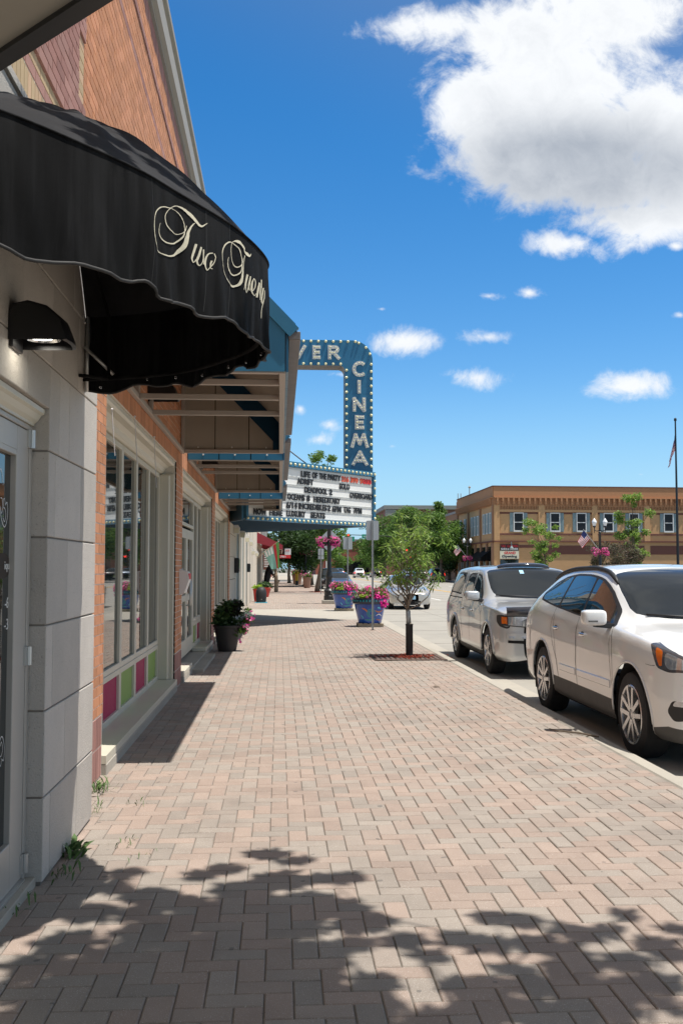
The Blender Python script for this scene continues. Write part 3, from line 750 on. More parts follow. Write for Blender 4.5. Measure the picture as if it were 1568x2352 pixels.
    t=MB(); t.box(XO-.055,XO-.002,y0+.03,y1-.03,zb-.012,zb+.045,.004); t.box(XB+.004,XB+.05,y0+.02,y1-.02,zb-.02,zb+.03,.004); t.build('edge_rail','brown_tube',r,split=True)
    for y in tubes:
        t=MB(); t.box(XB+.05,XO-.055,y-.025,y+.025,zb-.012,zb+.038,.004); t.box(XB+.004,XB+.05,y-.025,y+.025,zb+.03,zb+1.0,.004)
        t.build('cross_tube','brown_tube',r,split=True)
    return r
aw=[blue_awning(7.80,13.42,0,[7.85,8.36,9.1,10.05,13.37],'blue standing-seam metal awning nearest the black fabric awning'),
 blue_awning(14.28,20.4,0,[14.33,15.3,16.3,20.35],'middle blue metal awning, over the glazed shop doors'),
 blue_awning(21.6,25.95,-.05,[21.65,22.6,23.6,25.9],'farthest blue metal awning, beside the cinema marquee')]
# ---- black box sconces
def sconce(x,y,z,lit,label,s=1.0,par=None):
    r=empty('wall_light',(x,y,z),label,'wall light','black hooded wall lights')
    h=MB(); n=14
    prof=[(0,.10),(.02,.155),(.10,.175),(.20,.15),(.27,.09),(.305,.0),(.31,-.025),(.29,-.03)]
    # curved hood, open below
    V=[];F=[]
    for i,(dx,dz) in enumerate(prof):
        for j,t in enumerate((-1,-.96,-.5,0,.5,.96,1)):
            V.append((x+dx*s*(1-.06*t*t),y+t*.125*s,z+dz*s*(1 if abs(t)<.99 else .93)))
    m=7
    for i in range(len(prof)-1):
        for j in range(m-1): F.append((i*m+j,(i+1)*m+j,(i+1)*m+j+1,i*m+j+1))
    k=len(V)
    for t,c0 in ((-1,0),(1,m-1)):
        pts=[i*m+c0 for i in range(len(prof))]; V.append((x,y+t*.125*s,z-.03*s)); F.append(tuple(pts+[len(V)-1]))
    h.add(V,F); h.build('hood','black_metal',r,auto=50)
    b=MB(); b.box(x,x+.02*s,y-.10*s,y+.10*s,z-.06*s,z+.12*s,.004); b.build('back_plate','black_metal',r)
    rf=MB(); rf.lathe([(.035*s,.07*s),(.065*s,.03*s),(.078*s,-.002*s)],(x+.15*s,y,z),18,sx=1.15); rf.build('reflector','chrome',r,smooth=True)
    l=MB(); l.lathe([(0,-.004),(.046*s,-.002),(.050*s,.012)],(x+.14*s,y,z+.005),18,sx=1.2); l.build('lamp','lamp_lit' if lit else 'white_plastic',r,smooth=True)
    if lit:
        L=bpy.data.lights.new('lamp_glow','AREA'); L.energy=.45; L.size=.08; L.color=(1,.93,.78); lo=bpy.data.objects.new('lamp_glow',L); C.objects.link(lo); lo.location=(x+.14*s,y,z-.012)
    return r
sconce(XS+.001,4.36,2.56,True,'black hooded wall light, lit, under the black fabric awning',.84)
sconce(XB+.001,10.1,3.30,False,'black hooded wall light under the nearest blue awning')
sconce(XB+.001,16.9,3.30,False,'black hooded wall light under the middle blue awning')
# white strings hanging from the near window head
for i,(y,z0,z1,lab) in enumerate(((7.78,2.80,2.44,'knotted white string hanging at the near corner of the first shop window'),(9.0,2.93,2.50,'thin string hanging from the head of the first shop window'),(10.4,2.93,2.40,'thin string hanging near the middle of the first shop window'))):
    s=MB(); s.tube([(XB+.02,y,z0),(XB+.03,y+.02,(z0+z1)/2),(XB+.04,y+.05,z1)],.004,6)
    s.lathe([(0,-.012),(.012,0),(0,.012)],(XB+.02,y,z0),8)
    tag(s.build('string','rope'),lab,'string')
# brochure box on the pier
bx=empty('brochure_box',(XB,13.35,1.35),'white plastic brochure box fixed to the brick pier beside the glass doors','brochure box')
b=MB(); V=[]
for y in (13.30,13.62):
    V+=[(XB+.001,y,1.545),(XB+.115,y,1.51),(XB+.13,y,1.41),(XB+.07,y,1.23),(XB+.001,y,1.20)]
b.add(V,[(4,3,2,1,0),(5,6,7,8,9)]+[(i,(i+1)%5,(i+1)%5+5,i+5) for i in range(5)]); b.build('case','white_plastic',bx)
b=MB(); b.box(XB+.118,XB+.131,13.33,13.59,1.41,1.49); b.build('front_label','sign_red',bx)
# near canopy corner overhead
cn=empty('entrance_canopy',(XB,1.0,2.5),'grey flat canopy with black edge overhanging at the top left corner','canopy')
zc=2.50; pl=[(-1.155,-2),(-.12,-2),(-.12,1.43),(-1.155,2.46)]
c=MB(); c.prism([(x,y) for x,y in pl],zc+.01,zc+.05,'z'); c.build('soffit','tan_metal',cn)
c=MB(); 
for a,b in ((pl[1],pl[2]),(pl[2],pl[3])): c.bar((a[0],a[1],zc+.03),(b[0],b[1],zc+.03),.035,.06)
c.build('edge_trim','black_metal',cn)
# ================================================================ BLACK FABRIC AWNING
fa=empty('fabric_awning',(XS,4.5,2.62),'black fabric dome awning lettered Two Twenty over the limestone doorway','awning')
_old=[(-1.19,3.45),(-.93,3.63),(-.58,4.09),(-.42,4.39),(-.2,4.85),(-.07,5.33),(-.1,5.62),(-.24,5.92),(-.49,6.3),(-.8,6.53),(-1.19,6.68)]
PL=[(x*.975,y*.8873) for x,y in _old]; ZV=3.05; ZB=2.62
def plan(t): return cr1(PL,min(max(t,0),1))
def pnorm(t):
    a=plan(t-.01);b=plan(t+.01);d=b-a;d/=np.hypot(*d); n=np.array((d[1],-d[0])); return n
def vz(t): return ZB+.010*math.sin(t*37)+.012*math.sin(t*83+1)-.012*abs(math.sin(t*14))
def valp(t,z,off=0):
    p=plan(t);n=pnorm(t); f=min(1,max(0,(ZV-z)/(ZV-ZB)))
    env=min(1,t/.04,(1-t)/.04)
    d=(.010*math.sin(t*120+2*math.sin(t*21))+.007*math.sin(t*57+z*9)+.005*math.sin(t*260+z*14))*f**1.1*env+.006*math.sin(f*PI)*env
    return (p[0]+n[0]*(d+off),p[1]+n[1]*(d+off),z)
NT=220; NZ=12; NR=26
V=[];F=[]
for i in range(NT+1):
    t=i/NT; zb=vz(t)
    for j in range(NZ+1): V.append(valp(t,ZV+(zb-ZV)*j/NZ))
for i in range(NT):
    for j in range(NZ): a=i*(NZ+1)+j; F.append((a,a+NZ+1,a+NZ+2,a+1))
o=link('valance',mesh_from('valance',[Vector(v)-fa.location for v in V],F,'black_fabric',True),fa)
V=[];F=[]; Yc=4.9; cD=.75
for i in range(NT+1):
    t=i/NT; p=plan(t)
    for j in range(NR+1):
        r=1-j/NR; q=(XS+(p[0]-XS)*r,Yc+(p[1]-Yc)*r)
        z=ZV+cD*(1-.45*max(0,1-t/.55)*r)*(1-r**2)
        # ribs of the frame lift the cloth, it sags between them
        rb=abs(math.sin(t*PI*5)); z+=-.030*(rb**.8)*math.sin(PI*r)*(.4+.6*r)+.006*math.sin(t*90+r*20)*r*(1-r)*4
        if abs(p[0]-XS)<.02: q=(XS+.003,q[1])
        V.append((q[0],q[1],z))
for i in range(NT):
    for j in range(NR): a=i*(NR+1)+j; F.append((a,a+1,a+NR+2,a+NR+1))
link('dome','' and None or mesh_from('dome',[Vector(v)-fa.location for v in V],F,'black_fabric_sunlit',True),fa)
# wall side of the dome closed by a cloth strip
pp_=MB(); pp_.tube([valp(i/150,vz(i/150),.002) for i in range(151)],.0065,6); pp_.build('piping','fabric_piping',fa,smooth=True)
pp_=MB(); pp_.tube([valp(i/150,ZV,.002) for i in range(151)],.005,6); pp_.build('seam','black_fabric',fa,smooth=True)
fr=MB(); fr.tube([tuple(plan(i/60)*np.array((1,1))-pnorm(i/60)*.045)+(ZB+.05,) for i in range(61)],.011,6); fr.build('frame_hoop','black_fabric',fa,smooth=True)  # hoop and rib blacked out, the awning's inner shadow put into their colour
for t in (.95,):
    p=plan(t)-pnorm(t)*.045; fr=MB(); fr.tube([(XS+.005,Yc+(p[1]-Yc)*.9,ZB+.05),(p[0],p[1],ZB+.05)],.011,6); fr.tube([(p[0],p[1],ZB+.05),(p[0],p[1],ZV-.02),(XS+(p[0]-XS)*.5,Yc+(p[1]-Yc)*.5,ZV+cD*.55),(XS+.01,Yc,ZV+cD-.03)],.010,6)
    fr.build('frame_rib','black_fabric',fa,smooth=True)
fr=MB(); fr.tube([(XS+.02,5.88,2.60),(XS+.02,5.90,3.05)],.012,8); fr.tube([(XS+.02,5.80,2.85),(XS+.18,5.86,2.70)],.010,8); fr.build('frame_bracket','aluminium',fa,smooth=True)
for t in (.60,.66,.72,.78,.84,.9,.965):
    p=valp(t,vz(t)+.03,-.004); g=MB(); n=pnorm(t)
    g.lathe([(.004,0),(.007,.001),(.008,0)],(0,0,0),10,'y'); 
    me=MB(); me.add([(v[0]+p[0],v[1]+p[1],v[2]+p[2]) for v in g.V],g.F); me.build('grommet','chrome',fa)
for (t0,t1) in ((.345,.349),(.385,.388),(.24,.243),(.52,.523)):
    st_=MB(); V=[valp(t,ZV+(ZB-ZV)*j/12,.0012) for j in range(13) for t in (t0,t0+.0007)]; st_.add(V,[(2*j,2*j+1,2*j+3,2*j+2) for j in range(12)]); st_.build('stitching','fabric_piping',fa)
